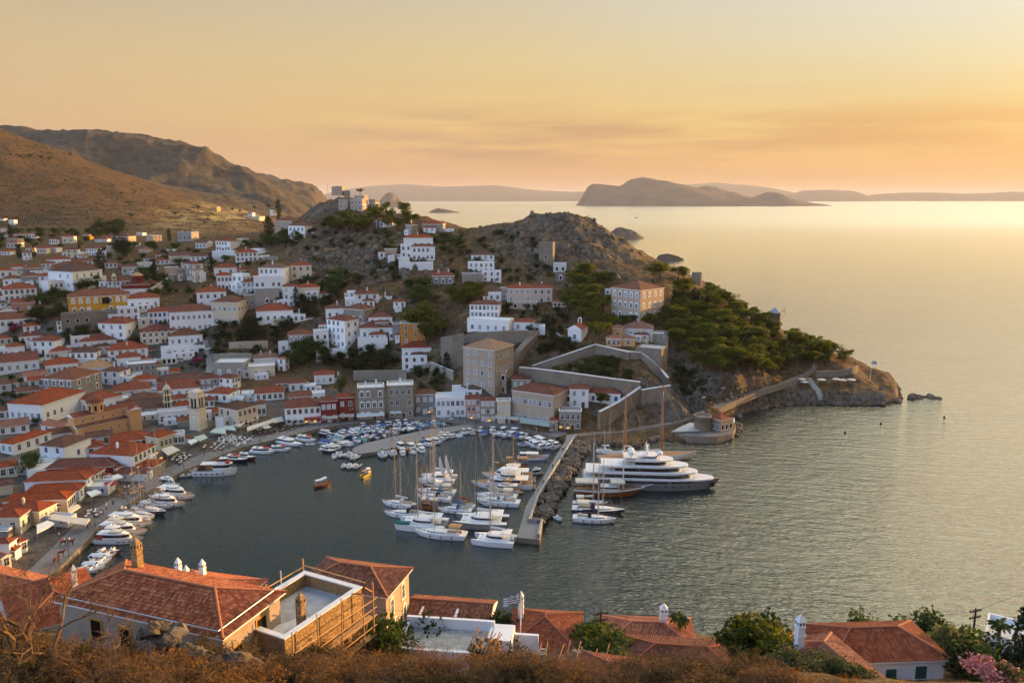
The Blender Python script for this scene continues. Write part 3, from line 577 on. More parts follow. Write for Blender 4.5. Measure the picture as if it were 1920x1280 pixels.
def roof_mesh(name,typ,tone,W,Ln,h,pitch=22,ov=.35,t=.14):
 b=MB();a,c=W/2+ov,Ln/2+ov;tp_=math.tan(R(pitch));z=h
 def slope(pts):
  e=Vector(pts[1])-Vector(pts[0]);u=e.normalized();n=(Vector(pts[2])-Vector(pts[0])).cross(u);
  nn=u.cross(Vector((0,0,1))).normalized();up=(Vector(pts[-1])-Vector(pts[0]));v=(up-u*up.dot(u)).normalized()
  b.face(pts,0,[((Vector(p)-Vector(pts[0])).dot(u),(Vector(p)-Vector(pts[0])).dot(v))for p in pts])
 q=[(-a,-c,z),(a,-c,z),(a,c,z),(-a,c,z)]
 if typ=='h':
  if a>=c:r=a-c;zr=z+c*tp_;r0,r1=(-r,0,zr),(r,0,zr);slope([q[0],q[1],r1,r0]);slope([q[1],q[2],r1]);slope([q[2],q[3],r0,r1]);slope([q[3],q[0],r0])
  else:r=c-a;zr=z+a*tp_;r0,r1=(0,-r,zr),(0,r,zr);slope([q[0],q[1],r0]);slope([q[1],q[2],r1,r0]);slope([q[2],q[3],r1]);slope([q[3],q[0],r0,r1])
  hips=[(q[0],r0),(q[1],r1 if a>=c else r0),(q[2],r1),(q[3],r0 if a>=c else r1),(r0,r1)]
 elif typ=='g':
  zr=z+c*tp_;r0,r1=(-a,0,zr),(a,0,zr);slope([q[0],q[1],r1,r0]);slope([q[2],q[3],r0,r1]);b.face([q[1],q[2],r1],1);b.face([q[3],q[0],r0],1);hips=[(r0,r1)]
 elif typ=='e':
  zr=z+a*tp_;r0,r1=(0,-c,zr),(0,c,zr);slope([q[1],q[2],r1,r0]);slope([q[3],q[0],r0,r1]);b.face([q[0],q[1],r0],1);b.face([q[2],q[3],r1],1);hips=[(r0,r1)]
 else:
  zr=z+2*c*tp_;r0,r1=(-a,c,zr),(a,c,zr);slope([q[0],q[1],r1,r0]);b.face([q[2],q[3],r0,r1],1);b.face([q[1],q[2],r1],1);b.face([q[3],q[0],r0],1);hips=[]
 lo=[(x,y,z-t)for x,y,_ in q]
 b.poly(q+lo,[(0,4,5,1),(1,5,6,2),(2,6,7,3),(3,7,4,0),(7,6,5,4)],1)
 for p0,p1 in hips:
  if(Vector(p0)-Vector(p1)).length>.3:b.tube(Vector(p0)+Vector((0,0,.03)),Vector(p1)+Vector((0,0,.03)),.13,.13,5,0)
 return b.mesh(name,[MATS[tone],MATS['white_wall']]),zr
def parse_win(s):
 if not s:return None
 n,r=s.split('x');return int(n),int(r[0]),(r[1:]or'k')
HOUSES=[]
def block(parent,W,Ln,h,roof,wall,win,swin,sside,dn,ox=0.0,oy=0.0,oz=0.0,rz=0.0,chim=0,pitch=22,door=True,wing=False,hx=1.0):
 """walls, roof, windows and chimneys of one block, centred at (ox, oy) of the house"""
 rot=Matrix.Rotation(rz,4,'Z');base=Vector((ox,oy,oz))
 def put(name,me,x,y,z,r=0.0,sc_=None,par=None):
  o=mk(name,me,par or parent,base+rot@Vector((x,y,z)),rz+r)
  if sc_:o.scale=sc_
  return o
 wm_=MATS[WALLS[wall]];b=MB();flat=roof[0]=='f'
 if flat:
  p=.55;t=.25
  o_=[(-W/2,-Ln/2),(W/2,-Ln/2),(W/2,Ln/2),(-W/2,Ln/2)];i_=[(-W/2+t,-Ln/2+t),(W/2-t,-Ln/2+t),(W/2-t,Ln/2-t),(-W/2+t,Ln/2-t)]
  pts=[(x,y,-dn)for x,y in o_]+[(x,y,h)for x,y in o_]+[(x,y,h)for x,y in i_]+[(x,y,h-p)for x,y in i_]
  fs=[]
  for k in range(4):j=(k+1)%4;fs+=[(k,j,4+j,4+k),(4+k,4+j,8+j,8+k),(8+k,8+j,12+j,12+k)]
  b.poly(pts,fs,0)
  if wall not in'wgDF':b.box((0,-Ln/2,h+.06),(W+.1,.34,.12),1);b.box((0,Ln/2,h+.06),(W+.1,.34,.12),1);b.box((-W/2,0,h+.06),(.34,Ln-.36,.12),1);b.box((W/2,0,h+.06),(.34,Ln-.36,.12),1)
  put('wall',b.mesh('wall',[wm_,MATS['white_wall']]),0,0,0)
  rb=MB();rb.box((0,0,h-p+.04),(W-2*t-.02,Ln-2*t-.02,.08));rtone={'w':'membrane','g':'screed','r':'pale_paving'}.get(roof[1:2]or'w','membrane')
  rf=put('roof',rb.mesh('roof',[MATS[rtone]]),0,0,0);zr=h
 else:
  b.box((0,0,(h-dn)/2),(W,Ln,h+dn))
  b.box((0,-Ln/2-.04,h-.28),(W+.16,.08,.22),1);b.box((0,Ln/2+.04,h-.28),(W+.16,.08,.22),1);b.box((-W/2-.04,0,h-.28),(.08,Ln-.01,.22),1);b.box((W/2+.04,0,h-.28),(.08,Ln-.01,.22),1)
  put('wall',b.mesh('wall',[wm_,MATS['white_wall' if wall in'wgcyopksStkm' else WALLS[wall]]]),0,0,0)
  me,zr=roof_mesh('roof',roof[0],TONES[roof[1]],W,Ln,h,pitch);rf=put('roof',me,0,0,0)
 rr_=random.Random(int(W*977+h*131+Ln*17))
 for k in range(chim):
  cx=(-.5+(k+.5)/chim)*W*(.85 if chim>1 else.5)+rr_.uniform(-.3,.3);cy=rr_.uniform(-.25,.25)*Ln
  zz=h if flat else h+max(0,(min(W/2-abs(cx),Ln/2-abs(cy)))*math.tan(R(pitch)))-.2
  mk('chimney',chimney_mesh(WALLS[wall]if wall in'wgcyk' else'white_wall'),rf,(cx,cy,zz),rr_.choice((0,1.57)))
 def wins(spec,width,where):
  sp=parse_win(spec)
  if not sp:return
  n,rws,kd=sp;arch='a' in kd;kd=kd.replace('a','')or'k';fh=h/rws if not flat else(h-.5)/rws
  for r_ in range(rws):
   for c_ in range(n):
    if n*rws>4 and rr_.random()<.07:continue
    hh=min(1.9,fh*.62);sc_=hh/1.7;ww=min(sc_*1.12,width/n*.62)
    u=(-.5+(c_+.5)/n)*width*(.94 if n>1 else.6)+rr_.uniform(-.12,.12);zz=r_*fh+fh*.26
    kk=kd[0]
    if kk.isalpha()and kk in'bgnryp' and rr_.random()<.3:kk='k'
    dr=door and r_==0 and rws>1 and where=='f' and c_==n//2
    me=door_mesh(kk)if dr else window_mesh(kk,arch)
    if dr:zz=.05;sv_=(max(ww,.85),1,min(1.0,fh*.75/2.3))
    else:sv_=(ww,1,sc_)
    nm='door' if dr else'window'
    if where=='f':put(nm,me,u,-Ln/2-.004,zz,0,sv_)
    elif where=='r':put(nm,me,W/2+.004,u,zz,math.pi/2,sv_)
    elif where=='l':put(nm,me,-W/2-.004,u,zz,-math.pi/2,sv_)
 wins(win,W,'f');wins(swin,Ln,'r' if sside>=0 else'l')
 return rf,zr
LASTH=[None]
def place(tile,xl,xr,ye,yb,side,ratio=.8,a=None,depth=None):
 s=tscale(tile);x0,y0=tp(tile,xl,ye);x1,y1=tp(tile,xr,yb);xm=(x0+x1)/2
 P=hit(xm,y1)if depth is None else PY(xm,y1,depth)
 m=pxm(P);wf=(x1-x0)*m;ws=abs(side)*s*m;phi=math.atan2(P[0],P[1])
 dep=math.atan2(CAMH-P[2],math.hypot(P[0],P[1]));h=(y1-y0)*m/max(.75,math.cos(dep))
 if side:
  al=math.atan2(ws/ratio,wf)if a is None else R(a);al=min(max(al,R(9)),R(72));Wd=wf/math.cos(al);Ln=ws/math.sin(al)
  th_=-phi-al if side>0 else-phi+al
 else:Wd=wf;Ln=max(5.5,min(wf*ratio,14));th_=-phi
 if not side and P[1]>540 and tile in'AB':th_-=.6;Wd*=.86
 Ln=min(Ln,45)
 c=Vector(P)+Matrix.Rotation(th_,3,'Z')@Vector((0,Ln/2,0))
 return c,th_,Wd,Ln,max(h,2.2),P
def H(tile,xl,xr,ye,yb,side,roof,wall,win,swin,label,name='house',cat='house',ratio=.8,a=None,chim=0,dn=5.0,pitch=22,depth=None,group=None,door=True):
 c,th_,Wd,Ln,h,P=place(tile,xl,xr,ye,yb,side,ratio,a,depth)
 t=thing(name,label,cat,c,th_,group)
 rf,zr=block(t,Wd,Ln,h,roof,wall,win,swin,side,dn,chim=chim,pitch=pitch,door=door)
 HOUSES.append((t,Wd,Ln,h));LASTH[0]=t
 return t
def Wg(tile,xl,xr,ye,yb,side,roof,wall,win,swin,ratio=.8,a=None,chim=0,dn=5.0,pitch=22,depth=None,par=None,push=0.0):
 """a wing of the last house, in place, as parts of the same house"""
 t=par or LASTH[0];c,th_,Wd,Ln,h,P=place(tile,xl,xr,ye,yb,side,ratio,a,depth)
 inv=Matrix.Rotation(-t.rotation_euler.z,3,'Z');d=inv@(c-t.location)
 block(t,Wd,Ln,h,roof,wall,win,swin,side,dn,d.x,d.y+push,d.z,th_-t.rotation_euler.z,chim=chim,pitch=pitch,wing=True)
# the town, house by house (coordinates of the surveyed facades)
GH='houses of the hillside town'
def h(*a,**k):k.setdefault('group',GH);return H(*a,**k)
h('A',60,205,440,495,0,'hb','c','3x1k','','cream cottage with red roof in the far valley, just uphill of the pointed cypress pair')
h('A',75,210,392,432,0,'hr','c','4x1k','','low sunlit cottage stacked behind the cream one at the valley edge')
h('A',145,300,345,395,0,'hr','c','5x1k','','long sunlit house under the first terraces of the bare hill')
h('A',305,388,342,392,0,'hp','w','2x1k','','small white house joined to the long sunlit one under the terraces')
h('A',0,90,335,372,0,'hb','w','3x1k','','low white house in shade beside the cypress at the top edge of town')
h('A',0,95,285,325,0,'hp','c','','','pale roofed house half hidden by trees at the foot of the bare hill')
h('A',92,160,190,242,0,'fw','w','2x2k','','small white cube house highest against the brown hill')
h('A',0,50,175,200,0,'hr','w','','','tiny house beside the white cube house at the brown hill')
h('A',530,640,402,452,0,'hr','w','4x1k','','white house with plain red roof among the dark trees of the upper valley')
h('A',650,740,398,440,0,'fw','c','3x1k','','flat cream house with open balcony beside the tall sunlit house')
h('A',685,800,372,445,30,'hr','c','2x1k','1x1k','tall sunlit house with glowing gable wall in the upper valley')
h('A',905,990,350,402,0,'hb','y','2x1k','','yellow sunlit block with a small pointed roof near the eucalyptus grove')
h('A',390,520,500,556,0,'hr','c','4x1k','','cream sunlit row house behind the tall cypress')
h('A',505,630,492,545,0,'hr','w','5x1y','','white five window house attached to the cream sunlit row')
h('A',280,360,500,542,0,'hp','c','2x1k','','small cream house squeezed before the second cypress')
h('A',255,345,548,625,0,'hb','w','2x2k','','white two storey house between the two valley cypresses')
h('A',0,120,532,572,0,'hr','w','3x1k','','low white house over the dark hedge at the town edge')
h('A',730,850,515,600,22,'hr','c','2x2k','1x2k','rosy sunlit house with white balcony in mid valley')
h('A',850,905,548,606,0,'fw','c','2x1k','','small sunlit annex with flat terrace beside the rosy house')
h('A',930,1072,502,578,0,'hb','w','4x2y','','white house with even grey windows before the orange walled house')
h('A',1100,1165,532,622,0,'fw','w','1x2k','','narrow white flat block against the dark cypress by the orange house')
h('A',1170,1215,478,610,95,'fg','s','1x1k','2x2k','orange glowing stone house on a walled terrace by the eucalyptus',ratio=1.2)
h('A',1020,1190,405,428,0,'hr','w','5x1k','','long low white house under the eucalyptus grove')
h('A',1230,1395,372,436,78,'hb','t','4x1k','1x1k','big stone barn like house with sunlit end wall behind the tall eucalyptus')
h('A',1475,1565,330,360,0,'fw','w','3x1k','','white flat box house standing alone under the dark terraces')
h('A',1600,1668,358,430,90,'fg','t','2x2o','2x2o','roofless stone ruin glowing in sun beneath the dark terraces')
h('A',1440,1490,445,475,0,'fw','w','1x1k','','tiny white house below the big stone barn')
h('A',1500,1625,515,545,0,'hp','c','3x1k','','small sunlit house with low roof among the valley shrubs')
h('A',1150,1275,662,712,0,'hb','w','3x1k','','white house next to the black cypress above the bell tower')
h('A',1340,1510,698,782,0,'hr','g','3x1k','','long grey walled house with magenta creeper on its corner')
h('A',1508,1662,655,745,0,'fw','g','','','blank pale walled house stepping up behind the church road')
h('A',1575,1710,612,645,0,'hb','w','3x1k','','low white house in shade above the blank pale wall')
h('A',1705,1825,570,618,0,'hr','w','3x1k','','white house with red roof beside the hillside pines over the church')
h('A',825,1115,740,925,-235,'hb','w','4x2y','3x2y','large white mansion with two roofs and blank lower walls, right behind the yellow mansion',ratio=1.0)
h('A',590,1000,705,760,0,'hr','w','','','roof of the house close behind the large white mansion')
h('A',55,240,830,915,0,'hb','w','3x1k','','white house with three dark windows at the far west end')
h('A',258,440,800,912,0,'hb','s','3x1p','','grey stone house with pale window band between white houses')
h('A',440,592,800,920,0,'hr','w','2x2k','','white house beside the grey stone house, half behind dark shrubs')
h('A',65,385,940,1075,0,'hr','w','6x2k','','long white house of six windows above the red walled house')
h('A',0,62,945,1075,0,'fw','w','2x2k','','white flat house at the end of the long six window house')
h('A',0,75,1095,1155,0,'hb','w','1x1k','','small white house with dark roof under the long house')
h('A',150,372,1090,1195,0,'gr','m','2x1p','','faded red walled house below the long white house')
h('A',0,185,1185,1290,0,'er','w','2x1k','','white gabled house with fan window at the western edge')
h('A',10,140,738,820,0,'hr','w','2x1k','','red roofed white house west of the grey stone house')
h('A',142,262,702,782,0,'hr','w','2x1k','','white house with sagging roof in the western roofs')
h('A',270,462,712,778,0,'hb','s','2x1k','','stone house with wide red roof below the valley cypress')
h('A',462,596,665,718,0,'hr','w','3x1y','','white house with one yellow side wall in the western roofs')
h('A',530,762,620,690,0,'hr','w','5x1y','','white house of five windows with red roof above the large mansion')
h('A',832,1006,640,690,0,'hb','w','4x1k','','white house with brown roof just behind the large mansion')
h('A',1190,1410,856,962,0,'hb','w','5x2k','','white house behind the carved cream bell tower')
h('A',1095,1195,862,965,0,'fw','w','2x2k','','rounded white wall house left of the carved cream bell tower')
ym=h('A',795,1400,1018,1208,0,'hb','y','8x2pa','','big yellow mansion with brown hipped roof and shaded central loggia',ratio=.6,cat='mansion',name='mansion')
lg=MB();lg.box((0,0,0),(3.4,.5,3.2));  # solid near-black box painted as the loggia's shaded recess
for x_ in(-1.5,-.5,.5,1.5):lg.box((x_,-.3,0),(.16,.16,3.2),1)
lg.box((0,-.35,-1.2),(3.6,.1,.12),1);_,W0,L0,H0=HOUSES[-1];lg.build('loggia',[MATS['opening_shade'],MATS['dark_wood']],ym,(W0*.1,-L0/2-.1,H0*.72))
h('A',715,1300,1190,1330,0,'fg','F','6x1o','','rough retaining terrace wall carrying the yellow mansion',name='terrace_wall',cat='terrace',ratio=.12,group=None)
h('A',1415,1732,1042,1160,0,'hr','w','4x1k','','white house with red roof and corner balcony, east of the yellow mansion')
h('A',1305,1520,1140,1290,0,'fw','w','3x2k','','flat white terrace house at the foot of the yellow mansion')
h('A',1630,1722,880,935,0,'hr','w','2x1k','','little white house attached to the red church')
h('B',-110,128,1190,1330,0,'hr','w','5x2b','','white house with dark blue shutters under the yellow mansion')
h('B',130,578,1185,1410,0,'hr','w','8x2y','','longest white mansion with seven tall windows and low red roof',cat='mansion')
h('B',420,722,975,1145,0,'hr','w','4x2k','','white house with red roof and four high windows above the cream mansion',chim=1)
h('B',580,850,1085,1340,132,'hb','c','5x2y','4x2k','cream mansion with brown roof and grey shutters over the dry slope',cat='mansion',ratio=1.0)
h('B',1065,1450,1178,1310,0,'hr','w','5x1b','','low white house with blue windows and brown roof below the grey arched wall',chim=1)
h('B',1450,1590,1215,1300,0,'fw','w','2x1k','','white terrace house with tall chimney beside the low blue window house',chim=1)
h('B',585,798,420,528,0,'hr','w','5x2k','','square white house of ten windows high over the cypress')
h('B',525,880,528,575,0,'fw','w','','','white terrace walls below the ten window house',name='terrace_wall',cat='terrace',ratio=.15,group=None)
h('B',830,1062,545,642,0,'hr','w','5x2k','','white house with red roof next to the rocky slope, lower than the ten window house',chim=1)
h('B',940,1106,505,565,0,'fw','w','','','blank white flat block behind the house by the rocky slope')
h('B',110,345,580,668,0,'gb','c','5x1y','','long cream house with sagging brown roof, front half of the pair')
h('B',345,546,585,692,0,'gb','w','4x2y','','long white house with brown roof joined to the sagging cream one')
h('B',560,690,580,645,0,'fw','w','','','blank white garden house below the terrace walls')
h('B',275,350,672,850,125,'hr','s','3x3p','3x3p','three storey stone house with red hipped roof and rows of pale windows')
h('B',70,200,708,862,0,'fg','t','1x1o','','roofless brown stone block beside the three storey stone house')
h('B',200,276,720,850,0,'fg','s','2x3k','','grey stone annex between the ruin and the three storey stone house')
h('B',600,832,710,790,0,'hr','w','2x1k','','white house with red roof behind the two gabled white houses')
h('B',630,792,795,955,0,'hr','w','4x2k','','white house with small red hip and blue grey door over the cypress slope')
h('B',790,905,778,955,80,'fw','w','2x2ka','2x2k','white flat roofed house with arched window and roof terrace')
h('B',900,1042,866,992,0,'hr','w','3x2y','','narrow cream balcony house with iron railings left of the tall white mansion')
h('B',1090,1350,712,945,75,'hp','w','5x3k','1x2k','tall white mansion with rosy roof above the grey arched wall',cat='mansion',chim=1)
Wg('B',1040,1338,805,1075,0,'fw','w','5x2k','',ratio=.25)
h('B',1048,1302,948,1135,0,'fg','D','1x1oa','','grey rendered terrace block with one arched niche',ratio=.3,name='terrace_house')
h('B',978,1092,800,870,0,'hr','w','2x1k','','little red roof house wedged behind the tall white mansion')
h('B',1430,1655,685,830,0,'hr','c','3x2k','','cream house with red roof half hidden by a tree under the rocks',chim=1)
h('B',1345,1500,915,1065,0,'hr','w','2x2p','','white house with red roof and stepped terraces by the tall cypress')
h('B',1280,1470,1060,1140,0,'fw','w','3x1k','','white stepped terrace house with dark doors',ratio=.4)
h('B',1510,1745,925,1062,0,'hr','c','4x1k','','beige house with long low red roof under the rocks',chim=1)
Wg('B',1590,1728,960,1068,0,'fw','w','2x2k','',ratio=.3)
h('B',1370,1618,252,400,0,'hb','w','4x2k','','white house with flat red roof high on the knoll slope')
h('B',1215,1480,200,300,0,'hb','t','2x1k','','brown stone house behind the white house on the knoll slope')
h('B',200,340,318,425,80,'fg','D','3x1o','1x1o','roofless grey stone house with one glowing end wall at the valley mouth')
h('B',855,1115,150,172,0,'fw','c','5x1k','','long sunlit white building alone in the far fields')
h('B',950,1016,110,132,0,'hp','w','2x1k','','tiny white farm in the far fields')
h('B',545,632,45,80,0,'fg','o','2x1k','','orange farm wall house on the far hill foot')
h('B',1190,1255,75,105,0,'gb','w','','','small white farm at the far mountain foot')
h('B',820,932,395,455,0,'fw','c','2x1k','','cream flat house beside the ten window house')
h('B',370,525,442,500,0,'gb','g','3x1k','','whitish patched house left of the ten window house')
h('B',0,70,560,608,0,'hr','w','1x1k','','little white house west of the sagging cream house')
h('B',60,150,512,560,0,'fw','w','2x1k','','white flat cottage among shrubs above the sagging cream house')
hm=h('C',330,460,255,378,62,'fg','t','3x2k','3x1ka','sprawling stone villa on the knoll top with sunlit arcades',cat='mansion',name='stone_villa')
Wg('C',205,300,262,372,30,'fg','t','2x1k','1x1k',ratio=.7);Wg('C',375,480,212,300,45,'fg','t','4x1k','2x1k',ratio=.6);Wg('C',535,600,255,355,52,'fg','s','2x1oa','2x1oa');Wg('C',128,240,118,175,30,'hb','t','4x1k','',ratio=.6,pitch=8);Wg('C',262,330,160,215,0,'fg','s','2x1o','')
h('C',560,712,485,562,65,'hb','w','2x1k','2x1k','white house with sunlit end among trees on the knoll shoulder')
h('C',935,1002,535,640,65,'hb','s','1x1k','1x1k','small stone house with glowing side wall on the saddle',chim=1)
h('C',1115,1340,525,605,32,'hr','s','3x1k','1x1k','stone house with red hipped roof and white arched porch on the saddle')
h('C',915,1232,675,800,0,'hr','w','4x1k','','tall stepped white mansion on the rocky slope, the highest big white house',cat='mansion',chim=1,ratio=.5)
Wg('C',882,998,745,895,0,'fw','w','2x2k','',ratio=.7);Wg('C',1000,1255,770,925,0,'hr','w','5x2k','',ratio=.35);Wg('C',860,978,888,1015,0,'fw','w','','',ratio=.5);Wg('C',976,1236,945,1032,0,'fw','w','','',ratio=.25)
h('C',708,838,800,900,0,'fw','t','','','stone cistern with white domed cover beside the stepped mansion')
h('C',1225,1467,1088,1190,0,'hr','s','3x1ba','','stone house with three white arched windows and red hip below the stepped mansion',chim=2)
h('C',1650,1903,862,915,0,'hb','w','4x1y','','white terraced house with three levels on the bare rocky slope')
Wg('C',1615,1903,938,1062,0,'fw','w','5x2y','',ratio=.4);Wg('C',1765,1978,1035,1155,0,'fw','w','3x2k','',ratio=.35)
h('C',1550,1768,1066,1172,0,'fg','s','','','stone terrace wall beside the three level white house',name='terrace_wall',cat='terrace',ratio=.3,group=None)
h('D',640,792,432,672,25,'fg','F','1x1o','','tall ruined stone tower with buttress on the rocky hill',name='ruined_tower',cat='ruin',ratio=.7,group=None)
h('D',582,660,502,602,0,'fg','F','','','low ruined wall block left of the ruined tower',name='ruined_house',cat='ruin',group=None)
h('D',800,942,660,765,0,'fw','g','2x1o','','roofless whitewashed ruin under the rocky hill',name='ruined_house',cat='ruin',group=None)
h('D',822,932,765,860,0,'fg','F','1x1oa','','stone vaulted ruin under the whitewashed ruin',name='ruined_house',cat='ruin',group=None)
h('D',300,562,935,1088,0,'hr','p','4x2y','','long pink mansion with grey shutters and two red hips',cat='mansion',chim=1)
Wg('D',562,788,935,1088,0,'hr','p','3x2k','',chim=1)
h('D',300,620,1088,1165,0,'fg','t','2x1o','','beige terrace base wall under the pink mansion',name='terrace_wall',cat='terrace',ratio=.15,group=None)
h('D',90,232,985,1072,0,'fw','w','2x1k','','white rounded chapel like house left of the pink mansion')
h('D',230,302,935,1075,0,'fg','S','1x1k','','grey stone link house attached to the pink mansion')
h('D',790,982,1085,1140,0,'gb','t','4x1o','','low brown roofed pergola house right of the pink mansion',pitch=12)
sch=h('Q',145,460,360,690,260,'hb','t','5x3ya','4x3ya','tall rosy stone school house with three floors of white arched windows among pines',cat='school',name='school',ratio=1.0)
h('Q',80,146,366,420,0,'fw','w','1x1k','','white shed tucked behind the rosy stone school')
h('Q',280,602,792,900,0,'hp','g','2x1k','','grey white house with rosy hipped roof on the fort terrace',chim=1)
Wg('Q',160,280,786,905,0,'hp','o','1x1k','',ratio=.9);Wg('Q',95,262,898,988,0,'hp','o','3x1k','',ratio=.5);Wg('Q',262,410,905,985,0,'hp','o','1x1k','',ratio=.5)
h('Q',415,692,1002,1190,72,'fg','F','','1x1o','square stone bastion block with glowing side wall below the rosy house',name='bastion',cat='fort',ratio=.9,group=None)
h('Q',725,842,552,615,0,'fg','s','2x1k','','low flat house beside the rosy school')
h('G',620,876,125,255,0,'hr','w','3x2k','','white house with red hip at the top of the central cluster',chim=1)
h('G',530,622,95,165,0,'fw','w','1x1b','','white garden wall house behind the central cluster')
h('G',1035,1166,210,278,0,'hb','w','2x1k','','small white house with dark roof right of the central cluster')
h('G',300,546,280,400,0,'hb','w','3x1ka','','white arched terrace house with flower boxes in the central cluster',chim=1)
h('G',495,716,288,455,120,'hb','s','3x1pa','2x1k','stone fronted house with brown hip in the central cluster')
h('G',320,510,408,700,152,'hr','w','4x4y','2x3k','largest white cliff mansion, four storeys above the dark shrubs',cat='mansion')
Wg('G',170,332,522,745,0,'fw','w','2x2n','',ratio=.7);Wg('G',222,322,455,540,0,'hr','w','3x1k','',ratio=.8);Wg('G',200,540,735,845,0,'fw','w','','',ratio=.2)
h('G',765,1022,376,465,0,'hr','w','3x1k','','white house with three black windows right of the cliff mansion')
h('G',670,1022,490,612,0,'hr','w','4x1k','','white courtyard house with palms right of the cliff mansion')
h('G',650,972,598,742,0,'fw','w','','','tall white courtyard wall over the shrubs by the cliff mansion',name='terrace_wall',cat='terrace',ratio=.5,group=None)
h('G',1115,1437,445,672,0,'fw','k','3x3y','','tall ochre orange mansion with roof terrace',cat='mansion',ratio=.6)
Wg('G',1140,1388,376,452,0,'hr','k','3x1y','',ratio=.6,chim=1,push=3.0)
h('G',1025,1118,452,622,0,'fg','S','','','grey blank stone house joined to the ochre mansion')
h('G',1130,1447,708,830,0,'hr','w','4x1k','','white two level house with red roof below the ochre mansion')
Wg('G',1130,1402,800,948,0,'fw','w','3x2n','',ratio=.5)
h('G',175,388,1005,1108,0,'hr','w','3x1p','','white house with red roof just behind the red waterfront house')
h('G',1300,1482,302,345,0,'fw','w','','','low white garden wall above the ochre mansion',name='garden_wall',cat='wall',ratio=.1,group=None)
h('H',120,440,240,385,28,'hr','w','7x2y','1x2k','white sea captain mansion with seven window upper row',cat='mansion')
Wg('H',92,545,396,545,60,'fw','w','5x1y','',ratio=.35)
h('H',590,810,430,528,22,'hr','w','2x1y','','small white house with red hip beside the captain mansion')
h('H',815,942,470,580,0,'fw','w','','','white stepped garden wall by the small red hip house',name='garden_wall',cat='wall',ratio=.4,group=None)
h('H',50,390,722,1135,220,'ht','t','4x4yb'.replace('b',''),'5x3y','tall tawny stone tower mansion of four floors behind the waterfront',cat='mansion',name='tower_mansion',ratio=1.0)
Wg('H',380,522,972,1192,0,'fg','t','2x2oa','',ratio=.8)
h('E',640,858,62,165,0,'hr','w','6x2k','','white house with two dense rows of dark windows under the mansion terrace',chim=1)
h('E',1098,1362,95,255,140,'hr','w','3x2y','2x1k','plain white house with red hip in front of the mansion terrace')
h('E',1555,1942,184,312,0,'hr','c','6x2ka','','cream arcaded house with five ground arches')
h('E',0,370,45,135,0,'gb','w','4x1k','','white ramshackle house with brown roof near the pink creeper')
h('E',270,432,122,185,0,'hr','w','2x1k','','small white house with red roof beside the pink creeper')
h('E',232,458,232,315,0,'hr','w','4x1k','','white balcony house with dark red roof under the pink creeper',chim=1)
h('E',362,592,286,430,112,'hr','w','3x2k','2x1k','white corner house with terrace railing in the western streets')
h('E',0,132,256,330,0,'hr','c','2x1k','','tan stone house with red roof at the western frame')
h('E',100,267,345,475,0,'hr','w','2x1y','','white house with pergola and red roof at the western frame')
h('E',0,105,360,470,0,'fw','w','2x1k','','white flat annex with glass roof at the western frame')
h('E',0,402,508,625,0,'gr','w','5x1y','','long low white house with grey shutters above the palms')
h('E',795,1092,222,320,0,'fw','w','3x1k','','long flat white roof house behind the pale red hip')
h('E',902,1257,282,375,0,'hr','w','5x1p','','white house with pale shutters and red hip in mid town')
h('E',560,782,396,492,0,'hr','c','5x1p','','pale yellow house with lime shutters in mid town')
h('E',498,562,382,500,0,'fw','w','1x1k','','flat white house next to the pale yellow house')
h('E',782,1037,412,562,86,'hb','w','4x2k','2x2k','tall white house with brown roof and rows of black windows')
h('E',525,840,538,645,0,'hr','w','6x1y','','white house with red roof directly behind the grey stone mansion')
h('E',1205,1602,378,505,0,'hr','w','5x2y','','wide white house with red roof and central chimney',chim=1)
h('E',1295,1532,466,595,0,'hr','w','3x1y','','white house with red hip leaning before the wide white house')
h('E',1420,1702,532,698,0,'fw','S','5x2k','','dark grey stone house with white flat roof and balcony')
Wg('E',1580,1738,545,620,0,'hr','S','','',ratio=.9)
h('E',870,1222,580,665,0,'ht','w','3x1y','','low white house with tan roof by the green awning')
h('E',1115,1302,620,765,112,'hb','w','2x2b','1x2b','white house with blue shutters and brown roof, mid town',chim=1)
sm=h('E',495,792,702,890,290,'hb','S','4x2ra','3x2ra','grey stone mansion with red shutters in white arched surrounds',cat='mansion',ratio=1.1)
h('E',1490,1702,706,805,0,'hr','w','2x1y','','white house with red roof and pale blue shutters near the carved bell tower')
h('E',1255,1632,820,905,0,'hr','c','3x1y','','cream house with wide red roof over the ochre house')
h('E',1370,1766,948,1025,0,'hb','y','5x1y','','low ochre yellow house with rust roof behind the church dome')
h('E',130,446,975,1172,450,'hr','w','5x1y','6x1k','sprawling white mansion with wide red roof near the western edge',cat='mansion',ratio=1.5)
h('E',1025,1332,908,1062,-140,'hr','w','4x1y','3x1y','white school like house with red roof and forecourt wall')
h('E',1310,1752,1036,1105,0,'gb','D','6x1k','','low dark roofed building behind the church')
h('E',0,202,752,835,0,'gb','g','2x1k','','low pale house with brown roof by the palms')
h('E',325,482,712,785,0,'gr','w','2x1k','','white shed with faded red roof behind the palms')
h('E',280,500,662,715,0,'gp','w','','','long faded red roof behind the palms')
h('E',200,410,835,905,0,'gb','t','2x1o','','brown tumbledown house beside the dark hedge near the palms')
h('E',0,132,1042,1145,0,'hr','w','2x1k','','white house with small red roof at the western frame below the palms')
h('E',0,300,1215,1300,0,'gp','w','3x1k','','faded pink roof house in front of the sprawling mansion')
h('E',470,660,1218,1300,150,'gp','w','2x1k','1x1b','white house with weathered pale roof beside the church',ratio=.6)
h('E',1300,1700,1102,1160,0,'fw','w','5x1k','','flat white monastery range behind the church',ratio=.3)
h('F',0,432,806,905,0,'hr','w','5x1y','','long red roof house behind the carved bell tower')
h('F',60,442,738,805,0,'gb','S','4x1k','','long brown roof house behind the long red one')
h('F',110,457,226,335,0,'hb','w','5x1y','','white house with brown roof beside the stepped street')
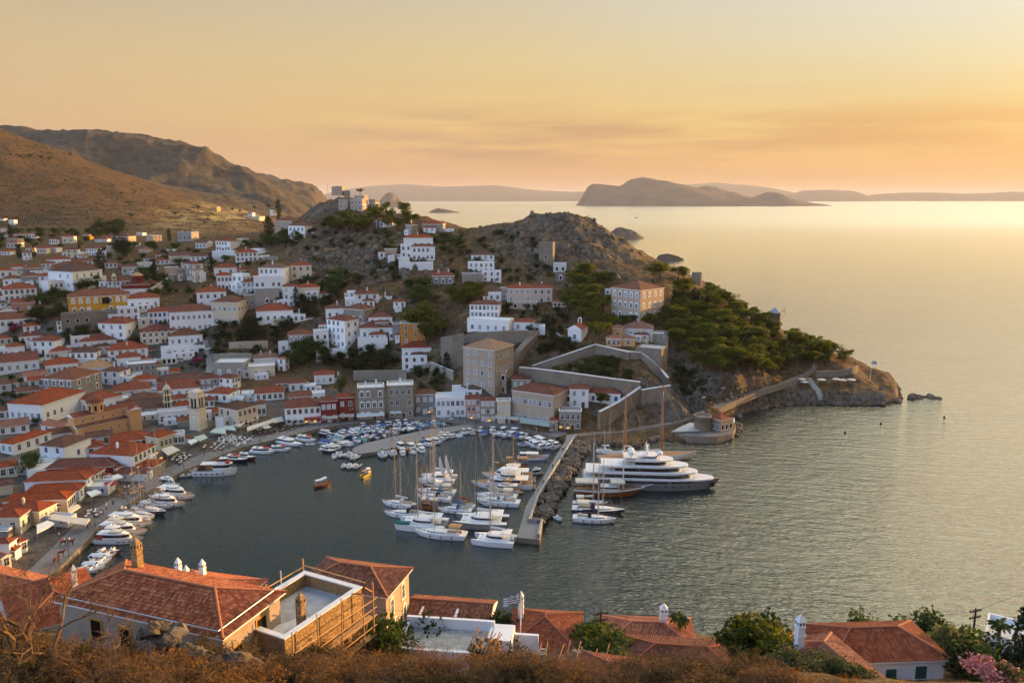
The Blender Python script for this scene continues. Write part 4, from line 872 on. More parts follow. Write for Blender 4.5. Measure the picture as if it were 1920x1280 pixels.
h('F',35,482,346,452,0,'fw','w','5x1k','','white flat terrace house below the brown roof, by the stepped street',ratio=.3)
h('F',25,182,462,545,0,'fw','w','3x1oa','','white arcaded cafe house over the terrace tables')
h('F',110,216,622,685,0,'hr','s','1x1k','','small stone house with bright red roof below the cafe terrace')
h('F',445,636,700,835,0,'hr','S','3x2p','','grey stone balcony house with cream awnings on its upper floor')
Wg('F',636,785,692,825,92,'hr','w','2x2n','3x2k')
h('F',600,922,520,692,75,'fw','D','3x1pa','','dull grey stone house with white flat roof under the dry slope')
h('F',1035,1290,472,605,0,'hp','g','3x1y','','grey house with bright red hip and two chimneys under the dry slope',chim=2)
Wg('F',1290,1366,482,612,45,'hp','w','1x2k','1x2k')
h('F',985,1252,560,685,0,'fw','c','2x1k','','pale yellow flat roofed house before the grey red hip house')
Wg('F',912,992,606,690,0,'fw','c','1x1k','')
h('F',1410,1682,218,405,0,'hb','s','5x2ya','','stone house with five white arched windows on the dry slope')
h('F',505,742,860,950,112,'hr','w','3x1n','1x1k','white house with red roof and three brown shutters by the cafe square')
h('F',1045,1352,852,935,0,'hr','w','5x1k','','white house with dark blue doors over a roof terrace of tables')
h('F',900,1050,850,930,0,'fw','w','2x1k','','white terrace house with plain parapet left of the dark blue doors')
h('F',1410,1592,745,840,0,'hr','w','2x1k','','pinkish white house with dark red roof above the waterfront')
h('F',1592,1702,770,845,0,'fw','w','2x1k','','white flat house with dark awning above the waterfront')
h('F',1265,1402,748,822,0,'hr','s','2x1n','','small stone cottage with pointed red roof behind the terrace tables')
h('F',1415,1666,892,962,0,'hb','p','3x1k','','pinkish house with brown roof right behind the white waterfront cafe')
h('F',1665,1802,850,965,0,'fw','w','2x1k','','flat white house squeezed beside the red waterfront house')
h('F',1375,1768,1010,1192,0,'hr','w','6x2n','','white waterfront house with red roof over white and red awnings')
h('F',860,1066,1010,1215,-195,'hb','c','4x2n','3x2n','cream corner house with brown shutters above the crowded cafe tables',ratio=1.1)
Wg('F',1066,1158,975,1110,0,'hb','w','2x1n','')
h('F',200,362,1160,1225,0,'gb','D','','','dark low roof beside the clock tower foot')
h('F',125,312,916,1005,0,'hr','w','3x1k','','white house with red hip between the two bell towers')
h('F',180,347,990,1062,0,'hr','w','3x1k','','white house with red roof left of the clock tower')
h('F',485,592,935,1010,0,'hr','w','2x1k','','white house with red roof right of the clock tower top')
h('F',580,668,1062,1120,0,'gr','g','1x1k','','small reddish roof house beside the cream corner house')
h('F',0,352,1045,1180,0,'fg','w','5x1k','','long flat white monastery wing with grey roof',ratio=.35)
h('K',15,195,360,595,0,'hr','d','3x2p','','dark red waterfront house with white shutters and red hip')
h('K',197,388,322,572,0,'hr','d','2x2p','','plain brick red waterfront house with two white windows')
h('K',425,706,215,572,0,'fw','s','4x3ka','','tall grey stone waterfront house with white parapets and roof terrace',chim=2)
h('K',745,1022,190,545,0,'fw','s','4x3k','','tall pale stone waterfront house with white flat roof',chim=1)
h('K',1030,1257,285,505,0,'hb','S','3x2p','','grey waterfront house with brown roof and glowing shop front')
h('K',1262,1590,322,535,0,'fw','w','6x2y','','white flat waterfront house with lit shop windows')
h('K',1592,1757,342,560,0,'hr','m','3x3p','','orange washed waterfront house with white shutters')
h('L',5,170,475,710,0,'hr','s','3x3p','','stone waterfront house with white shutters and black balcony')
h('L',185,332,482,722,0,'fr','c','2x2p','','narrow cream waterfront house with white roof parapet')
h('K',1440,1765,240,330,0,'fw','w','4x1k','','white roof terrace house above the lit shops',chim=1)
big=h('L',345,800,386,740,150,'hr','t','8x2y','3x2y','large palace like waterfront building with huge red hipped roof',cat='palace',name='palace',ratio=.6)
h('L',345,562,240,340,0,'hr','s','3x1p','','small tower house with pyramid roof behind the palace',ratio=1)
h('L',860,1102,592,790,0,'fg','s','4x2k','','low stone annex with roof terrace beside the palace')
h('L',768,850,690,805,0,'hr','t','1x1k','','tiny stone kiosk with red pyramid roof in front of the annex',ratio=1.0)
h('L',975,1182,345,545,0,'hr','w','2x2y','','white courtyard house inside the fort walls, with long red roof')
Wg('L',1182,1530,392,500,0,'hr','w','4x1b','',ratio=.5)
h('L',938,1050,402,505,0,'hr','w','2x1oa','','white arched porch with small red roof beside the palace')
h('I',20,140,240,352,380,'hr','w','2x1y','4x1k','long white house with two red roof slopes at the western frame',ratio=2.6)
h('I',465,692,272,455,275,'hb','w','2x2b','1x1b','white house with blue shutters and old mossy roof behind the quay',ratio=1.2)
h('I',540,782,132,212,0,'gb','w','','','blank white house under the church nave')
h('I',968,1217,172,262,0,'gb','w','2x1k','','white house with mossy roof edge below the church')
h('I',1225,1602,212,300,0,'hr','S','6x1o','','red roofed loggia building with dark open gallery')
Wg('I',1602,1732,168,300,190,'hr','c','1x1k','4x1k',ratio=1.2)
h('J',125,272,545,660,0,'fg','w','4x1k','','flat white cafe house with big dark windows on the quay')
h('I',1020,1437,365,570,250,'hr','w','','5x2g','white quay house with green doors and long iron balcony',ratio=.8,chim=1)
h('I',875,1130,285,380,0,'hr','w','1x1k','','white house with red roof tucked behind the green door house')
h('I',560,1190,500,640,110,'hr','d','','2x1p','red fronted quay house under a wide mossy roof',ratio=.4,chim=1)
h('I',330,662,508,640,0,'fw','w','2x1k','','white flat terrace house with low parapet behind the quay')
h('I',660,1017,575,725,105,'hr','c','','3x2g','cream quay house with green shutters',ratio=.45)
h('I',330,912,645,805,118,'hr','w','6x1y','3x2y','long white house with cream front and white balcony on the quay',ratio=.45)
h('I',330,832,760,880,85,'hr','w','','2x1k','narrow white fronted quay house with iron balcony and mossy roof',ratio=.4)
h('I',100,692,860,1000,95,'hr','c','','4x1oa','cream quay house with row of dark arches under the eaves',ratio=.35)
h('I',40,402,960,1115,180,'hr','c','','4x1yn'.replace('n',''),'cream quay house with grey blue and brown shutters',ratio=.5,chim=1)
h('I',-60,205,1045,1220,110,'hr','c','2x1k','2x1g','pinkish corner house with corner balcony at the near end of the quay',ratio=.7)
h('I',520,600,930,1005,90,'hr','c','','2x1k','small cream shop with red roof between the quay houses',ratio=.8)
h('I',1110,1132,590,690,68,'hr','w','','2x1k','slim white quay house with red awning',ratio=2)
h('I',1225,1275,505,625,75,'hr','c','','2x1k','slim cream quay house beside the red fronted house',ratio=1.5)
h('I',0,178,495,610,0,'hr','c','2x1ka','','cream house with semicircular window behind the green tree')
h('I',0,135,700,800,0,'hb','c','','','mossy roofed house by the western frame above the quay')
h('Z',-20,75,165,290,55,'hr','w','','2x1r','white house with red shutters at the near end of the quay',ratio=.9)
h('Z',120,160,150,235,52,'hr','w','','1x1k','small cream archway house over the alley at the near quay')
h('Z',-30,15,275,370,65,'gp','c','','1x1k','low cream shop with canvas awning at the near quay corner')
# lean-to annexes, terraces and yard walls that crowd round the houses
arn=random.Random(19)
for t,W0,L0,h0 in list(HOUSES):
 if t.get('group')!=GH or t['category']not in('house',)or h0<3 or t.location.y>560 or(t.location.y<335 and t.location.x>-95):continue
 for k in range(arn.choice((1,1,2,2,3))):
  w,l,hh=W0*arn.uniform(.35,.6),min(L0,9)*arn.uniform(.45,.8),h0*arn.uniform(.35,.72)
  sd=arn.choice((-1,1,1,0));ox,oy=(sd*(W0/2+w/2-.3),arn.uniform(-.3,.1)*L0)if sd else(arn.uniform(-.3,.3)*(W0-w),-L0/2-l*.32)
  if sd==0:hh=min(hh,h0*.5);l*=.7
  wl='w' if arn.random()<.75 else arn.choice('gcs');flat=arn.random()<.7
  block(t,w,l,hh,'fw' if flat else'h'+arn.choice('rrb'),wl,'%dx1%s'%(max(1,int(w/2.6)),arn.choice('kykbp')),'',1,4.0,ox,oy,0,0,chim=1 if arn.random()<.2 else 0,door=False)
# quays, walls, road, towers
V3=Vector
def pts_z(lst,z):return[tuple(PZ(*p,z))for p in lst]
def quay_strip():
 e=[np.array(PZ(px,py,0)[:2])for px,py in SHORE_PX[:15]];e=[e[0]+np.array([-8,-22])]+e;b=MB();n=len(e)
 nr=[]
 for k in range(n):
  d=e[min(k+1,n-1)]-e[max(k-1,0)];d/=np.linalg.norm(d);nr.append(np.array([-d[1],d[0]]))
 ring=[(.75,-3),(.75,1.55),(.25,1.55),(.25,1.47),(-6.5,1.47),(-6.5,.8)]
 secs=[[(e[k][0]-nr[k][0]*o,e[k][1]-nr[k][1]*o,z)for o,z in ring]for k in range(n)]
 for j in range(n-1):
  for i in range(len(ring)-1):b.face([secs[j][i],secs[j+1][i],secs[j+1][i+1],secs[j][i+1]],0 if i<3 else 1)
 struct(b.build('quay',[MATS['fort_wall'],MATS['paving']]))
quay_strip()
b=MB();MOLE=pts_z([(872,796),(806,804),(737,818),(682,831),(664,839),(660,843),(664,848),(677,850),(707,846),(746,837),(806,822),(863,805),(896,799),(905,793),(880,788)],1.2)
b.prism([p[:2]for p in MOLE][::-1],-3,1.2,1,0);t=b.build('mole',[MATS['concrete'],MATS['fort_wall']]);struct(t)
PIERL=[(1060,826),(1041,856),(987,947),(969,1007)];PIERR=[(1012,1011),(1018,980),(995,979),(1010,934),(1053,863),(1079,821),(1085,812),(1062,815)]
PIER=pts_z(PIERL+PIERR,1.5)
b=MB();b.prism([p[:2]for p in PIER],-3,1.5,1,0);struct(b.build('pier',[MATS['concrete'],MATS['fort_wall']]))
def wall_run(pts,thick,name,label,mat,coping=None,cat='wall',dn=2.5,crenel=0):
 """pts: world (x, y, zground, ztop)"""
 t=thing(name,label,cat,(pts[0][0],pts[0][1],pts[0][2]));o=V3(t.location);n=len(pts)
 q=[]
 for k in range(n):
  d=V3((pts[min(k+1,n-1)][0]-pts[max(k-1,0)][0],pts[min(k+1,n-1)][1]-pts[max(k-1,0)][1],0)).normalized();q.append(V3((-d.y,d.x,0))*thick/2)
 b=MB();secs=[]
 for(x,y,z0,z1),s in zip(pts,q):
  p=V3((x,y,0))-o
  secs.append([(p.x+s.x,p.y+s.y,z0-dn-o.z),(p.x+s.x,p.y+s.y,z1-o.z),(p.x-s.x,p.y-s.y,z1-o.z),(p.x-s.x,p.y-s.y,z0-dn-o.z)])
 b.loft(secs,0,False,True,True);b.build('wall',[mat],t)
 if coping:
  b=MB();secs=[]
  for(x,y,z0,z1),s in zip(pts,q):
   p=V3((x,y,0))-o;s=s*1.12+s.normalized()*.06
   secs.append([(p.x+s.x,p.y+s.y,z1-o.z+.004),(p.x+s.x*.7,p.y+s.y*.7,z1+.2-o.z),(p.x-s.x*.7,p.y-s.y*.7,z1+.2-o.z),(p.x-s.x,p.y-s.y,z1-o.z+.004)])
  b.loft(secs,0,False,True,True);b.build('coping',[coping],t)
 return t
def px_wall(tile,pts,thick,name,label,mat,coping=None,**k):
 w=[];fine=[]
 for a,c in zip(pts,pts[1:]):
  for f in(0,.34,.67):fine.append(tuple(a[i]+(c[i]-a[i])*f for i in range(3)))
 fine.append(pts[-1])
 for x,yt,yb in fine:
  X,Yt=tp(tile,x,yt);_,Yb=tp(tile,x,yb);P=hit(X,Yb);m=pxm(P);w.append((P[0],P[1],P[2],P[2]+(Yb-Yt)*m/.95))
 return wall_run(w,thick,name,label,mat,coping,**k)
wp,fw_=MATS['grey_white_wall'],MATS['fort_wall']
px_wall('L',[(430,112,235),(560,120,235),(900,160,290),(1160,195,330),(1450,235,365),(1745,272,440)],1.4,'fort_wall','long fort wall with white coping rising behind the palace roof',fw_,wp)
px_wall('L',[(1740,325,470),(1620,410,560),(1500,490,640),(1295,595,785)],1.3,'fort_wall','fort wall with white coping falling steeply towards the cafe below the cliff',fw_,wp)
px_wall('H',[(805,905,965),(1150,790,870),(1490,675,770),(1862,760,830)],1.2,'fort_wall','upper fort wall with a peak, over the shrub filled bastion',fw_,wp)
px_wall('Q',[(0,972,1040),(330,1042,1110),(480,1055,1120),(560,1112,1210),(640,1185,1290),(700,1245,1340),(770,1330,1440)],1.2,'fort_wall','curved fort wall running down under the square stone bastion',fw_,wp)
px_wall('M',[(705,300,440),(860,275,435),(1025,250,430)],1.2,'fort_wall','short fort wall with an arched gate above the orange cliff',fw_,wp)
px_wall('H',[(840,545,610),(740,640,720),(650,740,850),(575,880,960),(540,960,1010)],3.0,'stair_wall','broad stone stair wall climbing beside the tower mansion',fw_)
px_wall('H',[(0,590,650),(200,545,645),(560,525,650),(830,528,650)],1.2,'fort_wall','old stone wall behind the roof of the tower mansion',fw_)
px_wall('G',[(1190,945,968),(1450,868,965),(1560,912,990),(1690,970,1070)],.5,'garden_wall','thin garden wall with white ridge coping by the two level house',MATS['stone_wall'],wp)
px_wall('G',[(600,962,1065),(900,958,1065),(1180,955,1065)],.8,'garden_wall','long stone retaining wall behind the two tall stone waterfront houses',MATS['stone_wall'])
px_wall('G',[(1565,605,900),(1690,585,930),(1800,565,900)],1.2,'fort_wall','high stone wall with blind arches beside the tower mansion',fw_)
px_wall('Q',[(1010,652,690),(1100,648,690),(1190,643,690)],.7,'garden_wall','low stone wall among the pines right of the school',fw_)
px_wall('F',[(585,430,500),(780,418,505),(1010,425,515)],.7,'garden_wall','ruined stone wall along the dry slope over the dull grey house',MATS['stone_wall'])
px_wall('F',[(760,300,360),(960,290,360),(1180,285,365)],.7,'garden_wall','pinkish terrace wall in the middle of the dry slope',MATS['tan_wall'])
px_wall('B',[(1130,590,625),(1290,585,625)],.6,'garden_wall','stone terrace wall at the foot of the rocky slope',MATS['stone_wall'])
px_wall('A',[(1640,935,990),(1740,880,945),(1862,800,860)],.5,'garden_wall','pale curving road wall climbing from the red church',MATS['grey_white_wall'])
px_wall('H',[(1060,525,570),(1100,570,620),(1190,600,650)],.4,'garden_wall','white curling garden wall beside the little gabled chapel',wp)
px_wall('T',[(640,580,625),(800,577,622),(900,560,605),(970,535,585)],.8,'terrace_wall','stone terrace wall of the bathing place on the headland',fw_)
PP=pts_z([(1079,821),(1053,863),(1010,934),(995,979),(1018,980),(1012,1008)],1.5)
wall_run([(p[0]-.3,p[1],1.5,2.5)for p in PP],.6,'parapet','pale parapet along the rocky side of the pier',MATS['concrete'],MATS['pale_paving'],dn=0)
def ribbon(name,pts,w,mat,lift=.2,dn=1.5):
 c=[np.array(hit(*p))for p in pts];fine=[]
 for a,d in zip(c,c[1:]):
  for f in np.linspace(0,1,8,endpoint=False):fine.append(a+(d-a)*f)
 fine.append(c[-1]);fine=np.array(fine)
 for _ in range(60):fine[1:-1]=(fine[:-2]+fine[1:-1]*2+fine[2:])/4
 b=MB();secs=[]
 for k in range(len(fine)):
  d=fine[min(k+1,len(fine)-1)]-fine[max(k-1,0)];d=d[:2]/np.linalg.norm(d[:2]);nn=np.array([-d[1],d[0]])*w/2;x,y,z=fine[k]
  z=z+lift
  secs.append([(x-nn[0]*1.3,y-nn[1]*1.3,z-dn),(x-nn[0]*1.02,y-nn[1]*1.02,z+.05),(x-nn[0]*.93,y-nn[1]*.93,z+.05),(x-nn[0]*.93,y-nn[1]*.93,z),(x+nn[0],y+nn[1],z),(x+nn[0]*1.1,y+nn[1]*1.1,z-dn)])
 b.loft(secs,0,False);struct(b.build(name,[mat]));return fine
ROAD=ribbon('road',[(1083,816),(1120,812),(1160,809),(1210,803),(1260,793),(1300,780),(1330,770),(1368,753),(1400,738),(1434,726),(1465,718),(1492,710),(1525,694),(1530,683),(1520,671)],3.2,MATS['fort_wall'],.2,2.4)
ribbon('path',[(392,700),(395,682),(393,665),(388,650),(386,638)],3.2,MATS['concrete'],.3)
b=MB();pl=pts_z([(1266,811),(1290,817),(1318,818),(1345,818),(1374,812),(1380,800),(1352,790),(1298,792),(1270,801)],2.6);b.prism([p[:2]for p in pl],-3,2.6,0,1);struct(b.build('platform',[fw_,MATS['paving']]))
HP=Vector(pl[3])
ph=H('M',1425,1570,604,752,135,'hr','s','3x1k','3x1o','stone restaurant with red hipped roof on the point over the water',cat='restaurant',name='restaurant',ratio=1.0,chim=0,depth=float(PZ(1335,806,2.6)[1]))
b=MB();b.lathe([(3.2,-1),(3.1,5.2),(3.3,5.25),(3.3,5.9),(2.9,5.9),(2.9,5.3),(0,5.3)],20);P0=PZ(1317,806,2.6);t=thing('round_bastion','low round stone gun tower beside the point restaurant','tower',P0);b.build('wall',[fw_],t)
def awning_thing(corners,label,mat,h_,name='awning',group=None,cat='awning',posts=True,fall=.5,pts=None):
 """corners: four world points at the cloth's level, wall side first two"""
 c=[V3(p)for p in corners];t=thing(name,label,cat,(c[0]+c[2])/2-V3((0,0,h_)),0,group);o=V3(t.location)
 b=MB();top=[c[0]-o,c[1]-o,c[2]-o-V3((0,0,fall)),c[3]-o-V3((0,0,fall))];lo=[p-V3((0,0,.06))for p in top]
 b.poly([tuple(p)for p in top+lo],[(0,1,2,3),(7,6,5,4),(0,4,5,1),(1,5,6,2),(2,6,7,3),(3,7,4,0)],0)
 b.face([tuple(lo[3]),tuple(lo[2]),tuple(lo[2]-V3((0,0,.3))),tuple(lo[3]-V3((0,0,.3)))],0)
 b.build('cloth',[mat],t)
 if posts:
  for p in top[2:]:b=MB();b.tube(p,(p.x,p.y,0),.06,.06,6);b.build('post',[MATS['steel']],t)
 return t
def px_awn(tile,q,z,label,mat,**k):
 return awning_thing([PZ(*tp(tile,x,y),z)for x,y in q],label,mat,2.7,**k)
px_awn('M',[(1240,650),(1340,660),(1345,725),(1040,735)],3.9,'pale sail roof stretched low beside the round gun tower',MATS['rib_grey'])
px_awn('M',[(1590,620),(1730,596),(1735,630),(1600,662)],5.6,'white sun blind on the seaward side of the point restaurant',MATS['canvas_white'])
# clock tower, bell towers, churches
def arch_open(b,c,u,n,w,h,m):
 """flat arched face painted as the dark inside an opening: c foot centre, u sideways, n outward"""
 c,u,n=V3(c),V3(u),V3(n);pts=[c-u*w/2,c+u*w/2]+[c+u*(w/2*math.cos(math.pi*k/8))+V3((0,0,h-w/2+w/2*math.sin(math.pi*k/8)))for k in range(9)]
 b.face([tuple(p+n*.02)for p in pts],m)
def clock_tower():
 P=PZ(*tp('F',425,1262),1.5);m=pxm(P);phi=math.atan2(P[0],P[1]);al=R(40)
 t=thing('clock_tower','square marble clock tower with open belfry on the quay','clock tower',P,-phi-al)
 w=4.3;b=MB()
 b.box((0,0,.6),(w+.7,w+.7,1.6));b.box((0,0,4.2),(w+.2,w+.2,6.2));b.box((0,0,7.4),(w+.7,w+.7,.35));b.box((0,0,8.2),(w,w,1.4))
 b.build('shaft',[MATS['cream_wall']],t)
 b=MB();b.box((0,0,9.05),(w+1.1,w+1.1,.3));b.build('balcony',[MATS['cream_wall']],t)
 b=MB()
 for sx_ in(-1,1):
  for z in(.35,.7,1.0):b.box((sx_*(w/2+.45),0,9.2+z),(.05,w+.95,.05));b.box((0,sx_*(w/2+.45),9.2+z),(w+.85,.05,.05))
  for k in range(9):b.box((sx_*(w/2+.45),(k-4)*.6,9.7),(.04,.04,1));b.box(((k-4)*.6,sx_*(w/2+.45),9.7),(.04,.04,1))
 b.build('railing',[MATS['iron']],t)
 b=MB();w2=w-.35
 for sx_ in(-1,1):
  for sy_ in(-1,1):b.box((sx_*(w2/2-.35),sy_*(w2/2-.35),11.2),(.7,.7,4))
 for k in range(4):
  a=k*math.pi/2;c,s=math.cos(a),math.sin(a);b.box(((w2/2-.3)*c,(w2/2-.3)*s,11.2),(.45,.45,4))
 b.box((0,0,13.35),(w2+.02,w2+.02,.35));b.box((0,0,10.9),(w2-1.3,w2-1.3,3.4),1)
 b.box((0,0,13.7),(w+.5,w+.5,.3));b.box((0,0,14.6),(w-.2,w-.2,1.5));b.box((0,0,15.5),(w+.3,w+.3,.3));b.box((0,0,15.8),(w-1.2,w-1.2,.4))
 b.build('belfry',[MATS['cream_wall'],MATS['opening_shade']],t)
 for rz in(0,math.pi/2,-math.pi/2,math.pi):
  b=MB();rot=Matrix.Rotation(rz,3,'Z')
  pts=[rot@V3((.78*math.cos(k*math.pi/10),-(w/2+.125),6.0+.78*math.sin(k*math.pi/10)))for k in range(20)];b.face([tuple(p)for p in pts],0)
  for p,q in(((0,0),(0,.55)),((0,0),(.36,-.12))):b.tube(rot@V3((p[0],-(w/2+.14),6+p[1])),rot@V3((q[0],-(w/2+.14),6+q[1])),.045,.03,4,1)
  for k in range(12):a=k*math.pi/6;b.tube(rot@V3((.62*math.cos(a),-(w/2+.14),6+.62*math.sin(a))),rot@V3((.72*math.cos(a),-(w/2+.14),6+.72*math.sin(a))),.03,.03,4,1)
  b.build('clock_face',[MATS['white_paint'],MATS['iron']],t)
clock_tower()
def bell_tower(P,label,s):
 t=thing('bell_tower',label,'bell tower',P,.3);t.scale=(s,)*3
 b=MB();b.box((0,0,.3),(4,4,2.6));b.box((0,0,1.7),(3.4,3.4,.3));b.build('base',[MATS['cream_wall']],t)
 z=1.8
 for k,(r,h_)in enumerate(((1.45,2.7),(1.35,2.5),(1.2,2.2))):
  b=MB();n=8
  for j in range(n):
   a=2*math.pi*j/n;b.tube((r*math.cos(a),r*math.sin(a),z),(r*math.cos(a),r*math.sin(a),z+h_),.2,.17,6)
  b.lathe([(r*.62,z),(r*.62,z+h_)],8,m=1);b.lathe([(r+.35,z+h_),(r+.45,z+h_+.12),(r+.45,z+h_+.3),(r+.1,z+h_+.34),(0,z+h_+.34)],16);b.build('tier',[MATS['cream_wall'],MATS['opening_shade']],t);z+=h_+.33
 b=MB();b.lathe([(1.2,z),(1.15,z+.5),(.85,z+1.1),(.4,z+1.5),(.12,z+1.75),(.1,z+2.3),(0,z+2.35)],16);b.box((0,0,z+2.7),(.08,.08,.8));b.box((0,0,z+2.85),(.4,.08,.08));b.build('dome',[MATS['cream_wall']],t)
bell_tower(PZ(*tp('F',92,1065),3.0),'tall carved marble bell tower with tiers of columns near the clock tower',1.0)
bell_tower(hit(*tp('A',1255,962)),'slim carved cream bell tower behind the yellow mansion',.8)
def church():
 P=PZ(*tp('E',1190,1300),3.2);phi=math.atan2(P[0],P[1]);t=thing('church','orange monastery church with red tiled octagonal dome','church',P,-phi+R(24))
 b=MB();b.box((0,3.5,1.5),(23,10,7));b.box((0,3.5,5.5),(23,5.4,6));b.box((9.3,1.5,3),(4.4,8,10));b.build('wall',[MATS['orange_wall']],t)
 for k in range(6):mk('window',window_mesh('k',False),t,(-9+k*3.1,-1.5-.004,2.2),0).scale=(.7,1,.6)
 for k in range(5):mk('window',window_mesh('k',False),t,(-8.5+k*3.6,.8-.004,6.3),0).scale=(.7,1,.55)
 me,_=roof_mesh('roof','s','brown_tiles',23,2.4,5.0,14,.3);mk('roof',me,t,(0,-.4,0.02))
 me,_=roof_mesh('roof','g','red_tiles',23,5.4,8.52,20,.35);rf=mk('roof',me,t,(0,3.5,0))
 me,_=roof_mesh('roof','g','red_tiles',8,4.4,8.04,20,.3);mk('roof',me,t,(9.3,1.5,0),math.pi/2)
 b=MB();b.lathe([(2.9,8.2),(2.9,12.2),(3.15,12.25),(3.15,12.5)],8,(-2.5,3.5,0),smooth=False)
 for k in range(8):
  a=(k+.5)*math.pi/4;ap=2.9*math.cos(math.pi/8);arch_open(b,(-2.5+ap*math.cos(a),3.5+ap*math.sin(a),9.4),(-math.sin(a),math.cos(a),0),(math.cos(a),math.sin(a),0),.8,2.0,1)
 d=b.build('drum',[MATS['orange_wall'],MATS['opening_shade']],t)
 b=MB();b.lathe([(3.3,12.5),(3.05,13.3),(2.4,14.2),(1.4,14.8),(.3,15.1),(0,15.1)],8,(-2.5,3.5,0));b.box((-2.5,3.5,15.6),(.1,.1,1.1),1);b.box((-2.5,3.5,15.8),(.5,.1,.1),1);b.build('dome',[MATS['red_tiles'],MATS['iron']],t)
church()
def red_church():
 P=hit(*tp('A',1480,1005));phi=math.atan2(P[0],P[1]);t=thing('church','small red church with white lower walls and pointed octagonal drum','church',P,-phi-.2)
 b=MB();b.box((0,5,-1),(13.5,9,8.4));b.build('wall',[MATS['white_wall']],t);b=MB();b.box((0,5,4.3),(13.7,9.2,2.2));b.build('band',[MATS['red_wall']],t)
 me,_=roof_mesh('roof','h','brown_tiles',13.5,9,5.42,14,.4);mk('roof',me,t,(0,5,0))
 b=MB();b.lathe([(2.9,5.6),(2.9,9.6),(3.2,9.7),(3.2,9.95)],8,(.5,5,0),smooth=False)
 for k in range(8):a=(k+.5)*math.pi/4;ap=2.9*math.cos(math.pi/8);arch_open(b,(.5+ap*math.cos(a),5+ap*math.sin(a),7.2),(-math.sin(a),math.cos(a),0),(math.cos(a),math.sin(a),0),.7,1.6,1)
 b.build('drum',[MATS['red_wall'],MATS['opening_shade']],t)
 b=MB();b.lathe([(3.4,9.95),(1.8,11),(0,11.9)],8,(.5,5,0),smooth=False);b.box((.5,5,12.4),(.1,.1,1.1));b.box((.5,5,12.6),(.5,.1,.1));b.build('dome',[MATS['tan_tiles']],t)
red_church()
ch=H('H',1190,1336,508,645,75,'er','w','1x1ka','','little white gabled chapel with bell arch beside the umbrella pine',cat='chapel',name='chapel',ratio=1.5,pitch=30)
b=MB();b.box((-.7,0,.9),(.4,.5,1.8));b.box((.7,0,.9),(.4,.5,1.8));b.lathe([(0,0)],3);
for k in range(8):
 a0,a1=math.pi*k/8,math.pi*(k+1)/8;b.poly([(r*math.cos(a),y,1.8+r*math.sin(a))for a in(a0,a1)for r in(.5,.9)for y in(-.25,.25)],[(0,2,6,4),(1,5,7,3),(2,3,7,6),(0,4,5,1)])
b.build('bell_arch',[MATS['white_paint']],ch,(0,HOUSES[-1][2]*.25,HOUSES[-1][3]+HOUSES[-1][1]/2*math.tan(R(30))))
P=hit(*tp('T',305,246));t=thing('windmill','round stone windmill with grey conical roof on the headland ridge','windmill',P)
b=MB();b.lathe([(3.0,-2),(2.75,8.3),(2.85,8.35),(2.85,8.6)],24)
arch_open(b,(-.8,-2.82,0),(1,0,0),(-.25,-.97,0),1.1,2.3,1);b.build('wall',[MATS['fort_wall'],MATS['opening_shade']],t)
b=MB();b.lathe([(3.15,8.6),(1.6,10),(0,11.2)],24);b.build('roof',[MATS['shutter_grey']],t)
b=MB();b.tube((2.6,-.8,9),(4.2,-1.3,9.3),.12,.1,6)
for k in range(6):a=k*math.pi/3;b.tube((4.2,-1.3,9.3),(4.3,-1.3+3.4*math.cos(a),9.3+3.4*math.sin(a)),.05,.04,4)
b.build('sail_frame',[MATS['dark_wood']],t)
P=hit(*tp('Q',1085,292));t=thing('mill_ruin','roofless round stone mill tower on the ridge right of the school','mill',P);b=MB();b.lathe([(3.0,-2),(2.75,5.8),(2.3,5.8),(2.3,3.5),(0,3.5)],24);b.build('wall',[MATS['fort_wall']],t)
P=hit(*tp('C',85,200));t=thing('radio_mast','thin lattice radio mast on the knoll left of the stone villa','mast',P);b=MB()
for k in range(3):a=k*2.09;b.tube((.5*math.cos(a),.5*math.sin(a),-1),(.2*math.cos(a),.2*math.sin(a),15),.06,.05,4)
for k in range(14):a=k*2.09;b.tube((.45*math.cos(a),.45*math.sin(a),k*1.05),(.4*math.cos(a+2.09),.4*math.sin(a+2.09),k*1.05+1),.035,.035,4)
b.tube((0,0,15),(0,0,17),.05,.03,4);b.build('lattice',[MATS['iron']],t)
def flag_mesh(w,h_,stripes=True):
 b=MB();n=9;rows=9 if stripes else 1
 def P_(i,r):x=w*i/n;return(x,.10*w*math.sin(i*1.1)*i/n,h_*r/rows-.12*w*(i/n)**1.5)
 for i in range(n):
  for r in range(rows):
   blue=r%2==0
   if i<3.4 and r>=4:blue=not(r==6 or i==1)
   b.face([P_(i,r),P_(i+1,r),P_(i+1,r+1),P_(i,r+1)],0 if blue or not stripes else 1)
 return b.mesh('flag',[MATS['hull_blue'],MATS['cloth_white']])
def flagpole(P,hgt,label,fw=2.2,rz=0.0):
 t=thing('flagpole',label,'flagpole',P,rz);b=MB();b.tube((0,0,-.5),(0,0,hgt),.09,.05,6);b.build('pole',[MATS['white_paint']],t);mk('flag',flag_mesh(fw,fw*.62),t,(.06,0,hgt-fw*.68));return t
flagpole(hit(1030,397.5),7.2,'flagpole with small flag on the summit of the rocky hill',2.0)
flagpole(hit(*tp('T',1073,655)),9.5,'white flagpole with blue striped flag on the bathing rocks of the headland',2.4)
P=hit(*tp('Q',1200,1160));t=thing('statue','white statue of a standing figure in the pine wood','statue',P)
b=MB();b.box((0,0,.5),(1.1,1.1,1.6));b.build('pedestal',[MATS['white_paint']],t)
